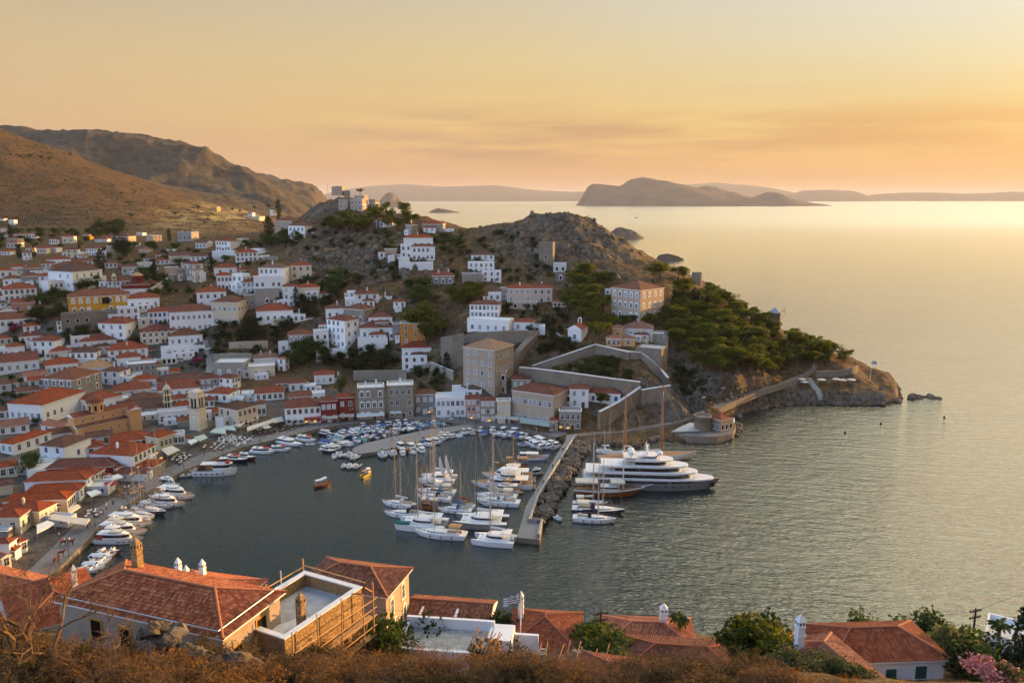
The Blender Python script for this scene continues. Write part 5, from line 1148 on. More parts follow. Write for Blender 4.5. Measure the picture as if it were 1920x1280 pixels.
b=MB();b.lathe([(.42,1.3),(.4,1.7),(.3,2.3),(.42,2.8),(.36,3.05),(.12,3.15),(.17,3.3),(.16,3.5),(.05,3.6),(0,3.6)],10);b.tube((.36,0,2.95),(.55,-.3,2.4),.11,.08,6);b.tube((-.36,0,2.95),(-.5,-.2,2.3),.11,.08,6);b.build('figure',[MATS['white_paint']],t)
b=MB();p0,p1=hit(*tp('T',580,640)),hit(*tp('T',685,815));n=16
for k in range(n):f=(k+.5)/n;p=V3(p0)+(V3(p1)-V3(p0))*f;b.box((p.x-p0[0],p.y-p0[1],max(p.z,gz(p.x,p.y))-p0[2]+.1),(2.6,.9,1.1),0,.5)
t=thing('stairs','flight of pale stone steps down the rocks to the sea','stairs',p0);b.build('steps',[MATS['pale_paving']],t)
# rocks
def rock_into(b,c,s,rnd,squash=.75):
 n,m=7,5;ph=rnd.uniform(0,6);secs=[]
 k=[rnd.uniform(.7,1.2)for _ in range(n*m)];top=[]
 pts=[]
 for j in range(m):
  v=math.pi*(j+.5)/m
  for i in range(n):u=2*math.pi*i/n+ph;r=s*k[j*n+i];pts.append((c[0]+r*math.sin(v)*math.cos(u),c[1]+r*math.sin(v)*math.sin(u),c[2]+r*math.cos(v)*squash))
 fs=[(j*n+i,(j+1)*n+i,(j+1)*n+(i+1)%n,j*n+(i+1)%n)for j in range(m-1)for i in range(n)];fs+=[tuple(range(n)),tuple(range((m-1)*n,m*n))[::-1]]
 b.poly(pts,fs,0,False)
def in_poly(x,y,P):
 c=False;n=len(P)
 for k in range(n):
  (x0,y0),(x1,y1)=P[k][:2],P[(k+1)%n][:2]
  if(y0>y)!=(y1>y)and x<x0+(y-y0)/(y1-y0)*(x1-x0):c=not c
 return c
rnd=random.Random(3);b=MB()
RB=[p[:2]for p in pts_z([(1079,822),(1102,828),(1108,842),(1090,866),(1070,900),(1048,934),(1038,962),(1016,990),(1000,982),(1012,936),(1056,864)],0)]
xs_=[p[0]for p in RB];ys_=[p[1]for p in RB];cnt=0
while cnt<260:
 x,y=rnd.uniform(min(xs_),max(xs_)),rnd.uniform(min(ys_),max(ys_))
 if in_poly(x,y,RB)and not in_poly(x,y,[p[:2]for p in PIER]):
  d=min(math.hypot(x-p[0],y-p[1])for p in[(a[0]*f+c_[0]*(1-f),a[1]*f+c_[1]*(1-f))for a,c_ in zip(PP[:3],PP[1:4])for f in(0,.25,.5,.75)])
  rock_into(b,(x,y,max(.1,1.7-d*.16)+rnd.uniform(-.4,.3)),rnd.uniform(.7,1.6),rnd);cnt+=1
o=b.build('breakwater_rocks',[MATS['boulder']]);o['kind']='stuff';o['label']='tumbled boulders piled along the pier'
b=MB();sh=[np.array(PZ(*p)[:2])for p in SHORE_PX[15:]]
for a,c_ in zip(sh,sh[1:]):
 n=int(np.linalg.norm(c_-a)/1.5)+1
 for k in range(n):
  p=a+(c_-a)*rnd.random();rock_into(b,(p[0]+rnd.uniform(-1.5,1.5),p[1]+rnd.uniform(-1,3),rnd.uniform(-.2,.9)),rnd.uniform(.6,1.7),rnd)
o=b.build('shore_rocks',[MATS['boulder']]);o['kind']='stuff';o['label']='dark wet rocks along the headland shore'
b=MB();
for k in range(26):
 f=rnd.random();p=PZ(1704+62*f,748-3*math.sin(f*3));hgt=.9+1.3*math.exp(-((f-.12)/.15)**2)+.9*math.exp(-((f-.63)/.08)**2);rock_into(b,(p[0],p[1]+rnd.uniform(-1.5,1.5),.1),hgt*rnd.uniform(.8,1.1),rnd,.9)
P=PZ(1735,748);t=b.build('reef',[MATS['boulder']]);struct(t)
b=MB()
for k in range(1100):
 px,py=rnd.choice([(rnd.gauss(1060,90),rnd.gauss(460,38)),(rnd.gauss(1070,70),rnd.gauss(445,25)),(rnd.gauss(660,70),rnd.gauss(485,35)),(rnd.gauss(1230,18),rnd.gauss(740,14)),(rnd.gauss(1300,26),rnd.gauss(735,26)),(rnd.gauss(720,80),rnd.gauss(500,30)),(rnd.uniform(1360,1660),rnd.gauss(745,8))]);P=hit(px,py)
 if P[2]>2 and P[1]<640 and P[1]>250:s_=rnd.uniform(.6,1.9)*(1.5 if rnd.random()<.2 and py<600 else 1)*(.6 if py>650 else 1);rock_into(b,(P[0],P[1],P[2]-s_*.2),s_,rnd,rnd.uniform(.8,1.7))
o=b.build('outcrops',[MATS['boulder']]);o['kind']='stuff';o['label']='grey rock outcrops scattered on the steep hillsides'
# trees and shrubs
def leaf_blob(b,c,r,n,size,rnd,flat=1.0,m=0,shell=.55):
 """n small leaf clumps through an uneven blob"""
 c=V3(c);k1,k2,k3=rnd.uniform(0,6),rnd.uniform(0,6),rnd.uniform(0,6)
 for _ in range(n):
  d=V3((rnd.gauss(0,1),rnd.gauss(0,1),rnd.gauss(0,1))).normalized()
  lump=1+.22*math.sin(3.1*d.x+k1)+.22*math.sin(4.3*d.y+k2)+.18*math.sin(5*d.z+k3)
  rr_=r*lump*(shell+(1-shell)*rnd.random()**.5);p=c+V3((d.x,d.y,d.z*flat))*rr_
  u=V3((rnd.gauss(0,1),rnd.gauss(0,1),rnd.gauss(0,.6))).normalized();w=u.cross(V3((rnd.gauss(0,1),rnd.gauss(0,1),rnd.gauss(0,1)))).normalized();s=size*rnd.uniform(.6,1.3)
  q=[p-u*s-w*s*.5,p+u*s*.2-w*s*.7,p+u*s+w*s*.4,p-u*s*.3+w*s*.7]
  b.face([tuple(x)for x in q],m)
def limb(b,p0,d,l,r0,rnd,depth,m=0,ends=None,bend=.35,n=5):
 p=V3(p0);d=V3(d).normalized();seg=3
 for k in range(seg):
  q=p+d*l/seg;b.tube(p,q,r0*(1-.25*k/seg),r0*(1-.25*(k+1)/seg),n,m,False);p=q;d=(d+V3((rnd.gauss(0,bend),rnd.gauss(0,bend),rnd.gauss(0,bend*.6)))*.4).normalized()
 if ends is not None:ends.append(V3(p))
 if depth>0:
  for _ in range(rnd.choice((2,3))):limb(b,p,d+V3((rnd.gauss(0,.6),rnd.gauss(0,.6),rnd.gauss(.15,.35))),l*rnd.uniform(.6,.8),r0*.6,rnd,depth-1,m,ends,bend,n)
TREES={}
def tree_kind(key,label):
 rnd=random.Random(sum(ord(ch_)for ch_ in key)*7);kind=key.split('.')[0]
 t=bpy.data.objects.new(dict(pine='pine_tree',cypress='cypress_tree',oak='broadleaf_tree',bush='shrub',euc='eucalyptus_tree',palm='palm_tree',olive='olive_shrub',flower='flowering_shrub',creeper='creeper',carob='dark_broadleaf_tree').get(kind,kind),None)  # the carob kind is the same broadleaf trees, split off with darker leaves
 tb,cb=MB(),MB();leaf='mid_leaf'
 if kind=='pine':
  lean=V3((rnd.uniform(-.12,.12),rnd.uniform(-.12,.12),1));ends=[]
  limb(tb,(0,0,-.08),lean,.45,.035,rnd,1,0,ends,.2)
  for e in ends+[ends[0]+V3((rnd.uniform(-.2,.2),rnd.uniform(-.2,.2),.15))for _ in range(2)]:
   leaf_blob(cb,(e.x,e.y,min(.88,e.z+.08)),rnd.uniform(.15,.22),150,.030,rnd,.62)
  for _ in range(7):a=rnd.uniform(0,6.28);r_=rnd.uniform(.12,.32);leaf_blob(cb,(r_*math.cos(a),r_*math.sin(a),rnd.uniform(.5,.84)),rnd.uniform(.11,.19),110,.030,rnd,.6)
  leaf='pine_leaf'
 elif kind=='cypress':
  tb.tube((0,0,-.05),(0,0,.6),.025,.008,6)
  for k in range(11):f=k/10;leaf_blob(cb,(rnd.uniform(-.012,.012),rnd.uniform(-.012,.012),.1+.85*f),.105*math.sin(math.pi*(f*.86+.14))**.7+.018,90,.022,rnd,1.2)
  leaf='cypress_leaf'
 elif kind in('oak','euc','olive','carob'):
  ends=[];limb(tb,(0,0,-.08),(rnd.uniform(-.1,.1),0,1),.38,.04,rnd,2,0,ends,.3)
  for e in ends:leaf_blob(cb,(e.x,e.y,min(e.z,.85)),rnd.uniform(.13,.2),130,.028,rnd,.9)
  for _ in range(6):a=rnd.uniform(0,6.28);r_=rnd.uniform(.1,.3)*(.7 if kind=='euc' else 1);leaf_blob(cb,(r_*math.cos(a),r_*math.sin(a),rnd.uniform(.32,.85)),rnd.uniform(.13,.2),120,.028,rnd,.9)
  leaf=dict(oak='mid_leaf',euc='dark_leaf',carob='dark_leaf',olive='olive_leaf')[kind]
 elif kind in('bush','flower','creeper'):
  for _ in range(5):tb.tube((0,0,-.1),(rnd.uniform(-.3,.3),rnd.uniform(-.3,.3),.5),.03,.01,5)
  for _ in range(9):a=rnd.uniform(0,6.28);r_=rnd.uniform(.1,.5);leaf_blob(cb,(r_*math.cos(a),r_*math.sin(a),rnd.uniform(.2,.75)),rnd.uniform(.2,.34),100,.05,rnd,.85)
  leaf={'bush':('dark_leaf','mid_leaf','olive_leaf')[int(key[-1])%3],'flower':'pink_flower','creeper':'bougainvillea'}[kind]
 elif kind=='palm':
  p=V3((0,0,-.05));
  for k in range(6):q=p+V3((.01,.0,.155));tb.tube(p,q,.028-.001*k,.027-.001*k,8,0,False);p=q
  for k in range(34):
   a=rnd.uniform(0,6.28);up=rnd.uniform(-.6,1.1);d=V3((math.cos(a),math.sin(a),up)).normalized();q=p.copy();l=rnd.uniform(.2,.27)
   for s in range(6):
    q2=q+d*l/6;w=d.cross(V3((0,0,1))).normalized()*.045*(1-abs(s-2)/5);dr=V3((0,0,-.03))
    cb.face([tuple(q),tuple(q2),tuple(q2+w+dr),tuple(q+w+dr)]);cb.face([tuple(q2),tuple(q),tuple(q-w+dr),tuple(q2-w+dr)]);q=q2;d=(d+V3((0,0,-.26))).normalized()
  leaf='mid_leaf'
 COL.objects.link(t)
 tr=tb.build('trunk',[MATS['bark']],t);cr=cb.build('crown',[MATS[leaf]],t)
 TREES[key]=[t,False]
 return t
def tree(key,P,hgt,label,cat=None,group=None,wide=1.0,rz=None):
 if key not in TREES:tree_kind(key,label)
 src,used=TREES[key];cat=cat or dict(pine='pine tree',cypress='cypress',oak='tree',carob='tree',bush='shrub',euc='tree',palm='palm',olive='shrub',flower='shrub',creeper='creeper')[key.split('.')[0]]
 if not used:o=src;TREES[key][1]=True
 else:o=dup(src)
 if'group' in o and not group:del o['group']
 tag(o,label,cat,group);o.location=tuple(float(v)for v in P);rz=random.uniform(0,6.28)if rz is None else rz;o.rotation_euler=(0,0,rz);o.scale=(hgt*wide,hgt*wide,hgt);return o
TCOUNT=[0]
def tpx(kind,px,py,hpx,label,group=None,wide=1.0,cat=None,nvar=4):
 """tree standing at the ground seen at pixel (px, py), hpx pixels tall"""
 P=hit(px,py);TCOUNT[0]+=1
 if P[2]<.8:return None
 return tree('%s.%d'%(kind,TCOUNT[0]%nvar),P,hpx*pxm(P),label,cat,group,wide)
trnd=random.Random(8)
def wood(kind,poly,n,hpx,label,group,wide=1.0,mind=0,nvar=4):
 xs=[p[0]for p in poly];ys=[p[1]for p in poly];done=0;tries=0;pts=[]
 while done<n and tries<n*30:
  tries+=1;x,y=trnd.uniform(min(xs),max(xs)),trnd.uniform(min(ys),max(ys))
  if not in_poly(x,y,poly)or any((x-a)**2+((y-b_)*1.8)**2<mind**2 for a,b_ in pts):continue
  pts.append((x,y));tpx(kind,x,y,trnd.uniform(*hpx),label,group,wide*trnd.uniform(.85,1.2),nvar=nvar);done+=1
wood('pine',[(1252,560),(1300,552),(1360,578),(1420,612),(1500,655),(1545,675),(1530,690),(1470,708),(1400,712),(1340,705),(1290,690),(1262,655),(1240,620)],92,(22,46),'umbrella pine in the dense wood on the headland slope','pines of the headland wood',1.15,11)
wood('pine',[(1250,600),(1300,590),(1400,640),(1470,690),(1400,700),(1300,690)],26,(34,52),'tall broad pine rising above the headland wood','taller pines of the headland wood',1.2,14)
wood('pine',[(1470,635),(1520,645),(1575,668),(1590,680),(1540,690),(1490,690)],22,(18,30),'pine at the seaward end of the headland wood','pines at the seaward end',1.3,10)
wood('pine',[(1068,535),(1110,520),(1140,530),(1138,580),(1130,612),(1085,615),(1062,590)],26,(30,44),'tall bright green pine in the grove between the pink mansion and the school','pines beside the school',1.15,9)
wood('pine',[(1120,600),(1180,608),(1235,600),(1240,625),(1215,615),(1130,618)],12,(18,28),'low pine in front of the school wall','pines before the school',1.3,10)
for x,y,hp in[(1228,528,40),(1238,522,36),(1272,523,30),(1282,526,26),(1335,560,34),(1350,565,28),(1378,585,30),(1393,590,26),(1408,598,26),(1432,605,22),(1463,612,20),(1472,610,16)]:tpx('pine',x,y,hp,'pine on the headland skyline against the sea','skyline pines',1.2)
for x,y,hp,l in[(1556,668,32,'flat topped pine leaning over the headland road'),(1585,678,30,'flat topped pine at the outer end of the headland trees'),(1540,664,30,'rounded pine beside the flat topped ones at the headland road')]:tpx('pine',x,y,hp,l,None,1.35)
wood('cypress',[(1255,580),(1290,575),(1330,588),(1325,598),(1290,592)],7,(34,50),'dark cypress in the pine wood right of the school','cypresses by the school',1.2,6)
tpx('pine',1122,640,46,'round umbrella pine between the chapel and the rosy fort house',None,1.35)
tpx('pine',1126,762,30,'dense umbrella pine in the white courtyard inside the fort',None,1.25)
wood('pine',[(760,618),(800,600),(828,620),(824,645),(800,650)],12,(34,46),'dark pine beside the ochre mansion','pines by the ochre mansion',1.1,10)
wood('pine',[(838,560),(870,548),(905,552),(905,572),(860,578)],12,(22,32),'pine in the grove above the captain mansion','pines above the captain mansion',1.3,9)
wood('oak',[(812,448),(860,446),(870,472),(830,476)],9,(12,20),'low round tree on the rocky slope right of the stepped mansion','trees by the stepped mansion',1.5,8)
wood('pine',[(612,432),(640,422),(690,424),(695,436),(640,438)],11,(24,34),'bright pine below the knoll villa','pines below the knoll villa',1.25,9)
wood('pine',[(690,398),(745,398),(772,412),(765,432),(735,438),(700,420)],13,(20,30),'dark pine on the saddle right of the knoll villa','pines on the saddle',1.2,9)
tpx('pine',675,364,12,'lone umbrella pine on the roofline of the knoll villa',None,1.6);tpx('pine',777,422,26,'tall ragged pine on the skyline at the saddle')
tpx('cypress',522,411,37,'tall dark cypress standing alone left of the knoll',None,1.5);tpx('cypress',504,441,36,'broad dark cypress at the foot of the knoll',None,2.2);tpx('cypress',651,416,26,'thin cypress among the pines below the knoll villa');tpx('cypress',709,428,18,'thin cypress before the white house on the knoll shoulder')
wood('oak',[(446,462),(520,452),(565,440),(560,462),(480,468)],15,(14,24),'dark dense tree in the belt below the knoll','trees below the knoll',1.5,8)
for x,y,hp,w_,l in[(37,484,26,1.8,'broad black cypress in the western valley'),(64,482,20,1.5,'slimmer black cypress in the western valley'),(190,512,46,1.6,'tall black cypress right behind the large white mansion'),(19,444,24,1.5,'cypress by the top western houses'),(396,512,38,1.2,'slim cypress beside the long white brown roofed house'),(364,524,28,1.4,'cypress before the three storey stone house'),(556,576,40,1.3,'cypress by the stepped white terraces'),(838,702,44,1.5,'cypress at the foot of the tower mansion'),(149,473,18,1.3,'small cypress in the sunlit valley'),(318,452,24,1.5,'cypress beside the roofless grey ruin'),(348,452,20,1.3,'short cypress before the roofless grey ruin'),(905,588,20,1.0,'young cypress by the captain mansion garden'),(950,588,18,1.0,'young cypress under the pink mansion'),(290,527,34,1.7,'dark cypress group tree over the red church')]:tpx('cypress',x,y,hp,l,None,w_)
tpx('euc',231,487,50,'tall eucalyptus with bare trunk beside the orange house',None,.95)
wood('euc',[(165,438),(225,432),(226,448),(175,452)],11,(20,34),'tall hazy tree in the upper valley grove','trees of the upper valley grove',1.1,8)
wood('oak',[(0,470),(0,420),(60,436),(160,440),(165,462),(100,468)],26,(9,17),'round green tree between the upper valley houses','trees of the upper valley',1.5,8)
wood('oak',[(170,470),(330,460),(340,490),(240,505),(180,500)],22,(10,20),'dark tree among the houses below the valley mouth','trees below the valley mouth',1.5,8)
wood('oak',[(300,480),(400,468),(400,500),(310,505)],14,(10,18),'dark tree around the sagging cream house','trees around the sagging house',1.5,8)
wood('oak',[(20,580),(130,545),(140,575),(90,600),(40,605)],22,(12,22),'dark bushy tree left of the yellow mansion','trees left of the yellow mansion',1.4,8)
wood('oak',[(140,530),(190,528),(190,545),(150,548)],8,(18,24),'dense dark tree before the large white mansion','trees before the large mansion',1.4,8)
wood('oak',[(255,510),(320,510),(320,550),(280,556),(262,530)],16,(12,22),'dark tree beside the red church road','trees by the red church',1.4,8)
wood('bush',[(310,540),(400,545),(395,600),(340,590)],18,(8,14),'olive bush on the slope over the long white mansion','bushes over the long mansion',1.0,7)
wood('carob',[(398,620),(450,600),(540,610),(545,635),(470,640),(400,640)],22,(14,24),'dark tree on the dry slope','trees of the dry slope',1.5,9)
wood('bush',[(400,640),(540,640),(540,668),(470,675),(400,665)],30,(7,12),'dry scrub bush on the terraces of the dry slope','bushes of the dry slope',1.1,6)
wood('oak',[(545,660),(600,650),(610,690),(548,690)],14,(20,32),'dark tree below the stone house with white arched windows','trees below the arched stone house',1.3,9)
wood('carob',[(600,672),(740,655),(745,690),(690,700),(610,700)],24,(14,26),'dark shrubby tree under the white cliff mansion','trees under the cliff mansion',1.4,8)
tpx('oak',638,742,42,'tall dark tree behind the dark red waterfront house',None,.9)
wood('carob',[(560,530),(625,525),(640,560),(600,600),(560,590)],26,(12,20),'dark green bush tree on the bank above the central cluster','trees above the central cluster',1.4,8)
wood('bush',[(780,690),(840,680),(835,740),(790,735)],18,(10,18),'green shrub in the steep garden behind the lit shops','shrubs behind the lit shops',1.1,7)
wood('carob',[(990,620),(1060,600),(1080,660),(1010,680)],24,(12,22),'olive green tree in the gully below the pink mansion','trees below the pink mansion',1.4,8)
wood('bush',[(1040,700),(1110,668),(1180,690),(1190,715),(1090,718)],44,(9,16),'dark shrub filling the bastion','shrubs in the bastion',1.2,6)
wood('carob',[(940,575),(1000,580),(1050,585),(1050,600),(960,605)],12,(10,16),'garden tree before the pink mansion','garden trees of the pink mansion',1.4,8)
wood('bush',[(1260,690),(1300,700),(1330,740),(1300,760),(1270,730)],16,(9,15),'green bush on the cliff edge under the pines','bushes on the cliff',1.2,7)
wood('bush',[(700,470),(760,470),(745,520),(700,510)],14,(8,14),'grey green bush on the rocks by the stepped mansion','bushes on the rocks',1.2,7)
wood('oak',[(608,525),(650,520),(655,548),(615,552)],8,(16,26),'dark tree at the lower end of the rocky slope','trees at the rocky slope foot',1.2,9)
wood('oak',[(760,535),(800,530),(815,575),(775,580)],12,(16,26),'dark tree under the arched window stone house','trees under the arched window house',1.4,9)
wood('oak',[(0,560),(200,640),(260,690),(200,705),(0,690)],30,(8,15),'small dark tree in the yards of the western streets','yard trees of the western streets',1.5,12)
wood('oak',[(300,600),(400,590),(400,690),(300,700)],16,(8,15),'small dark tree among the houses by the stepped street','yard trees by the stepped street',1.5,10)
wood('oak',[(340,500),(520,480),(600,520),(560,580),(400,560)],22,(9,17),'dark tree between the upper white mansions','trees between the upper mansions',1.5,11)
wood('bush',[(560,420),(760,440),(760,530),(600,545)],60,(6,13),'wild bush on the rocky knoll flank','bushes of the knoll flank',1.3,9)
wood('bush',[(840,440),(1000,440),(1050,520),(850,540)],50,(6,12),'wild bush on the flank of the rocky hill','bushes of the rocky hill',1.3,9)
tpx('oak',53,895,52,'big round green tree among the quay houses',None,1.05)
tpx('oak',66,797,16,'round garden tree in front of the sprawling white mansion',None,1.6);tpx('oak',30,800,10,'small garden bush tree by the faded pink roof',None,1.5)
tpx('palm',24,743,45,'taller of the two palms near the western frame',None,.8);tpx('palm',43,738,32,'shorter palm near the western frame',None,.8)
tpx('palm',381,676,26,'bushy palm by the stepped street',None,1.1);tpx('palm',693,635,20,'palm in the white courtyard',None,.9);tpx('palm',715,636,20,'second palm in the white courtyard, lighter green',None,.9)
wood('bush',[(0,740),(60,735),(70,770),(0,775)],12,(10,16),'dark hedge bush near the palms','bushes near the palms',1.2,7)
wood('bush',[(120,620),(190,612),(190,632),(130,635)],9,(9,14),'dark bush below the mansion terrace','bushes below the mansion terrace',1.2,7)
wood('bush',[(220,640),(268,636),(270,650),(230,652)],7,(8,13),'dark bush between mid town houses','bushes in mid town',1.2,7)
tpx('creeper',28,622,15,'magenta creeper blooming on a white western house',None,1.0,nvar=1);tpx('creeper',228,508,10,'magenta creeper on the grey walled house',None,.7,nvar=1);tpx('creeper',372,682,14,'dark red creeper beside the terrace cafe',None,1.2,nvar=1)
for k,(x,y)in enumerate([(20,292),(57,296),(78,298),(95,300),(245,408),(330,404),(372,392),(361,448),(350,442),(437,395),(450,398),(505,390),(478,392)]):tpx('oak',x,y,trnd.uniform(5,9),'small dark tree dotting the far hillside and fields','lone trees of the far hillside',1.5)
b=MB();srnd=random.Random(21);n=0
while n<5200:
 px,py=srnd.uniform(380,1480),srnd.uniform(372,790);P=hit(px,py)
 if P[2]<3 or P[1]<290 or P[1]>700 or(P[0]<70 and P[1]<345):continue
 if py>690 and px<1000:continue
 n+=1;s=srnd.uniform(.35,1.0)*(1.5 if srnd.random()<.15 else 1);leaf_blob(b,(P[0],P[1],gz(P[0],P[1])+s*.25),s,16,s*.32,srnd,.6,srnd.choice((0,0,1,1,2)))
for k in range(3600):
 px,py=srnd.uniform(-20,560),srnd.uniform(235,440);P=hit(px,py)
 if P[1]<690 or P[1]>1165:continue
 s=srnd.uniform(.6,1.5)*(2 if srnd.random()<.06 else 1);leaf_blob(b,(P[0],P[1],gz(P[0],P[1])+s*.2),s,10,s*.42,srnd,.6,srnd.choice((0,0,1,2)))
o=b.build('scrub',[MATS['scrub_leaf'],MATS['olive_leaf'],MATS['dark_leaf']]);o['kind']='stuff';o['label']='low dry scrub dotted over the slopes'
# boats
def hull_mb(L_,B,fb,stern=.75,rake=.10,sheer=.18,full=1.9,stripe=True,bulwark=.0,ext=True,plumb=.03):
 """hull shell (0), deck (1), bottom paint (2); bow towards +x, waterline at z=0"""
 b=MB();n=15;rings=[];deck=[]
 for k in range(n):
  s=k/(n-1);x=-L_/2+L_*s
  w=B/2*(stern+(1-stern)*min(1,s/.42)**.8)*((1-max(0,(s-.42)/.58)**full)if s>.42 else 1);w=max(w,.02)
  z=fb*(1+sheer*2.2*max(0,s-.3)**2+sheer*.35*max(0,.3-s))
  xr=x+L_*rake*max(0,s-.6)/.4*0
  xb=x-L_*rake*(s**6)+L_*plumb*((1-s)**8)
  half=[(x,w,z),(x*.6+xb*.4,w*.97,z*.45),(xb,w*.90,.10),(xb,w*.84,0.0),(xb,w*.5,-.45)]
  rings.append([(p[0],p[1],p[2])for p in half]+[(p[0],-p[1],p[2])for p in half[::-1]]);deck.append((x,w,z))
 m=len(rings[0])
 for j in range(n-1):
  for i in range(m-1):
   mi=2 if i in(2,3,4,5,6)and stripe else 0
   b.poly([rings[j][i],rings[j+1][i],rings[j+1][i+1],rings[j][i+1]],[(0,1,2,3)],mi,True)
 b.poly(rings[0],[tuple(range(m))],0)
 d=bulwark
 for j in range(n-1):
  (x0,w0,z0),(x1,w1,z1)=deck[j],deck[j+1]
  b.face([(x0,-w0*.95,z0-d),(x1,-w1*.95,z1-d),(x1,w1*.95,z1-d),(x0,w0*.95,z0-d)],1)
  for s_ in(-1,1):q=[(x0,s_*w0,z0),(x1,s_*w1,z1),(x1,s_*w1*.95,z1-d),(x0,s_*w0*.95,z0-d)];b.face(q,0)
 return b,deck
def dz(deck,x):
 for(x0,w0,z0),(x1,w1,z1)in zip(deck,deck[1:]):
  if x0<=x<=x1:f=(x-x0)/(x1-x0);return z0+(z1-z0)*f,w0+(w1-w0)*f
 return deck[0][2],deck[0][1]
def outline(x0,x1,w,nose=.35,n=9,tail=.0):
 """deck plan: square aft, rounded forward"""
 xn=x1-(x1-x0)*nose;h_=w/2
 r=[(x0,-h_*(1-tail)),(xn,-h_)]+[(xn+(x1-xn)*math.sin(math.pi/2*k/n),-h_*math.cos(math.pi/2*k/n)**.8)for k in range(1,n)]
 r+=[(x1,0)]+[(x,-y)for x,y in r[::-1]]
 return r
def deck_level(b,x0,x1,w,z0,z1,m=0,mg=1,nose=.35,band=(.35,.8),slope=.0):
 """one cabin level: wall, dark window band 3 mm proud"""
 o=outline(x0,x1,w,nose);h_=z1-z0
 def ring(f,g=1.0):return[(x*1.0-slope*f*(x-x0)/(x1-x0),y*g,z0+h_*f)for x,y in o]
 b.loft([ring(0),ring(1)],m,False,True);b.face(ring(1),m)
 if band:b.loft([ring(band[0],1.012),ring(band[1],1.012)],mg,False,True)
def boat(name,label,cat,stern,bow,group=None,z=0.0,tile=None):
 if tile:stern,bow=tp(tile,*stern),tp(tile,*bow)
 a,c=V3(PZ(*stern,0)),V3(PZ(*bow,0));d=c-a
 return thing(name,label,cat,(a+c)/2+V3((0,0,z)),math.atan2(d.y,d.x),group),d.length
def rig(t,x,z,hgt,mat,L_,beam,spread=2,boom=None,cover=None,bowx=None,sternx=None,r=.11,forest=True):
 b=MB();b.tube((x,0,z-.3),(x,0,z+hgt),r,r*.7,8);ms=b.build('mast',[mat],t)
 b=MB()
 for k in range(spread):zz=z+hgt*(.38+.3*k);w=beam*(.36-.08*k);b.tube((x,-w,zz),(x,w,zz),.045,.045,4)
 b.tube((x,0,z+hgt*.3),(x,0,z+hgt+.7),.03,.02,4);b.build('spreader',[mat],ms)
 b=MB();top=(x,0,z+hgt*.98);q=.024
 if bowx:b.tube(top,(bowx,0,z-.3),q,q,4)
 if sternx:b.tube(top,(sternx,0,z-.4),q,q,4)
 for s in(-1,1):b.tube((x,0,z+hgt*.95),(x-.2,s*beam*.45,z-.3),q,q,4);b.tube((x,0,z+hgt*.66),(x+.3,s*beam*.45,z-.3),q,q,4)
 b.build('rigging',[MATS['shutter_grey']],t)
 if boom:
  b=MB();b.tube((x-.15,0,z+1.3),(x-boom,0,z+1.45),.09,.08,6);bo=b.build('boom',[mat],t)
  if cover:
   b=MB();secs=[]
   for k in range(7):f=k/6;rr_=.34*(1-.6*f)+.06;xx=x-.1-(boom-.1)*f;zz=z+1.42+.25*(1-f);secs.append([(xx,rr_*.55*math.cos(a),zz+rr_*math.sin(a))for a in[2*math.pi*i/8 for i in range(8)]])
   b.loft(secs,0,True,True,True);b.build('sail_cover',[MATS[cover]],bo)
def guard(b,deck,z=.62,r=.02,x0=-.98,x1=.98):
 for s in(-1,1):
  pr=None
  for(x,w,zd)in deck:
   p=V3((x,s*w*.93,zd));b.tube(p,p+V3((0,0,z)),r,r,4)
   if pr is not None:b.tube(pr+V3((0,0,z)),p+V3((0,0,z)),r*.8,r*.8,4)
   pr=p
def arch_cover(b,x0,x1,w,z0,z1,n=8,m=0):
 secs=[]
 for x in(x0,x1):secs.append([(x,w/2*math.cos(math.pi*k/n),z0+(z1-z0)*math.sin(math.pi*k/n)**.6)for k in range(n+1)])
 b.loft(secs,m,True);b.loft([[(p[0],p[1]*.985,p[2]-.03)for p in s]for s in secs],m,True)
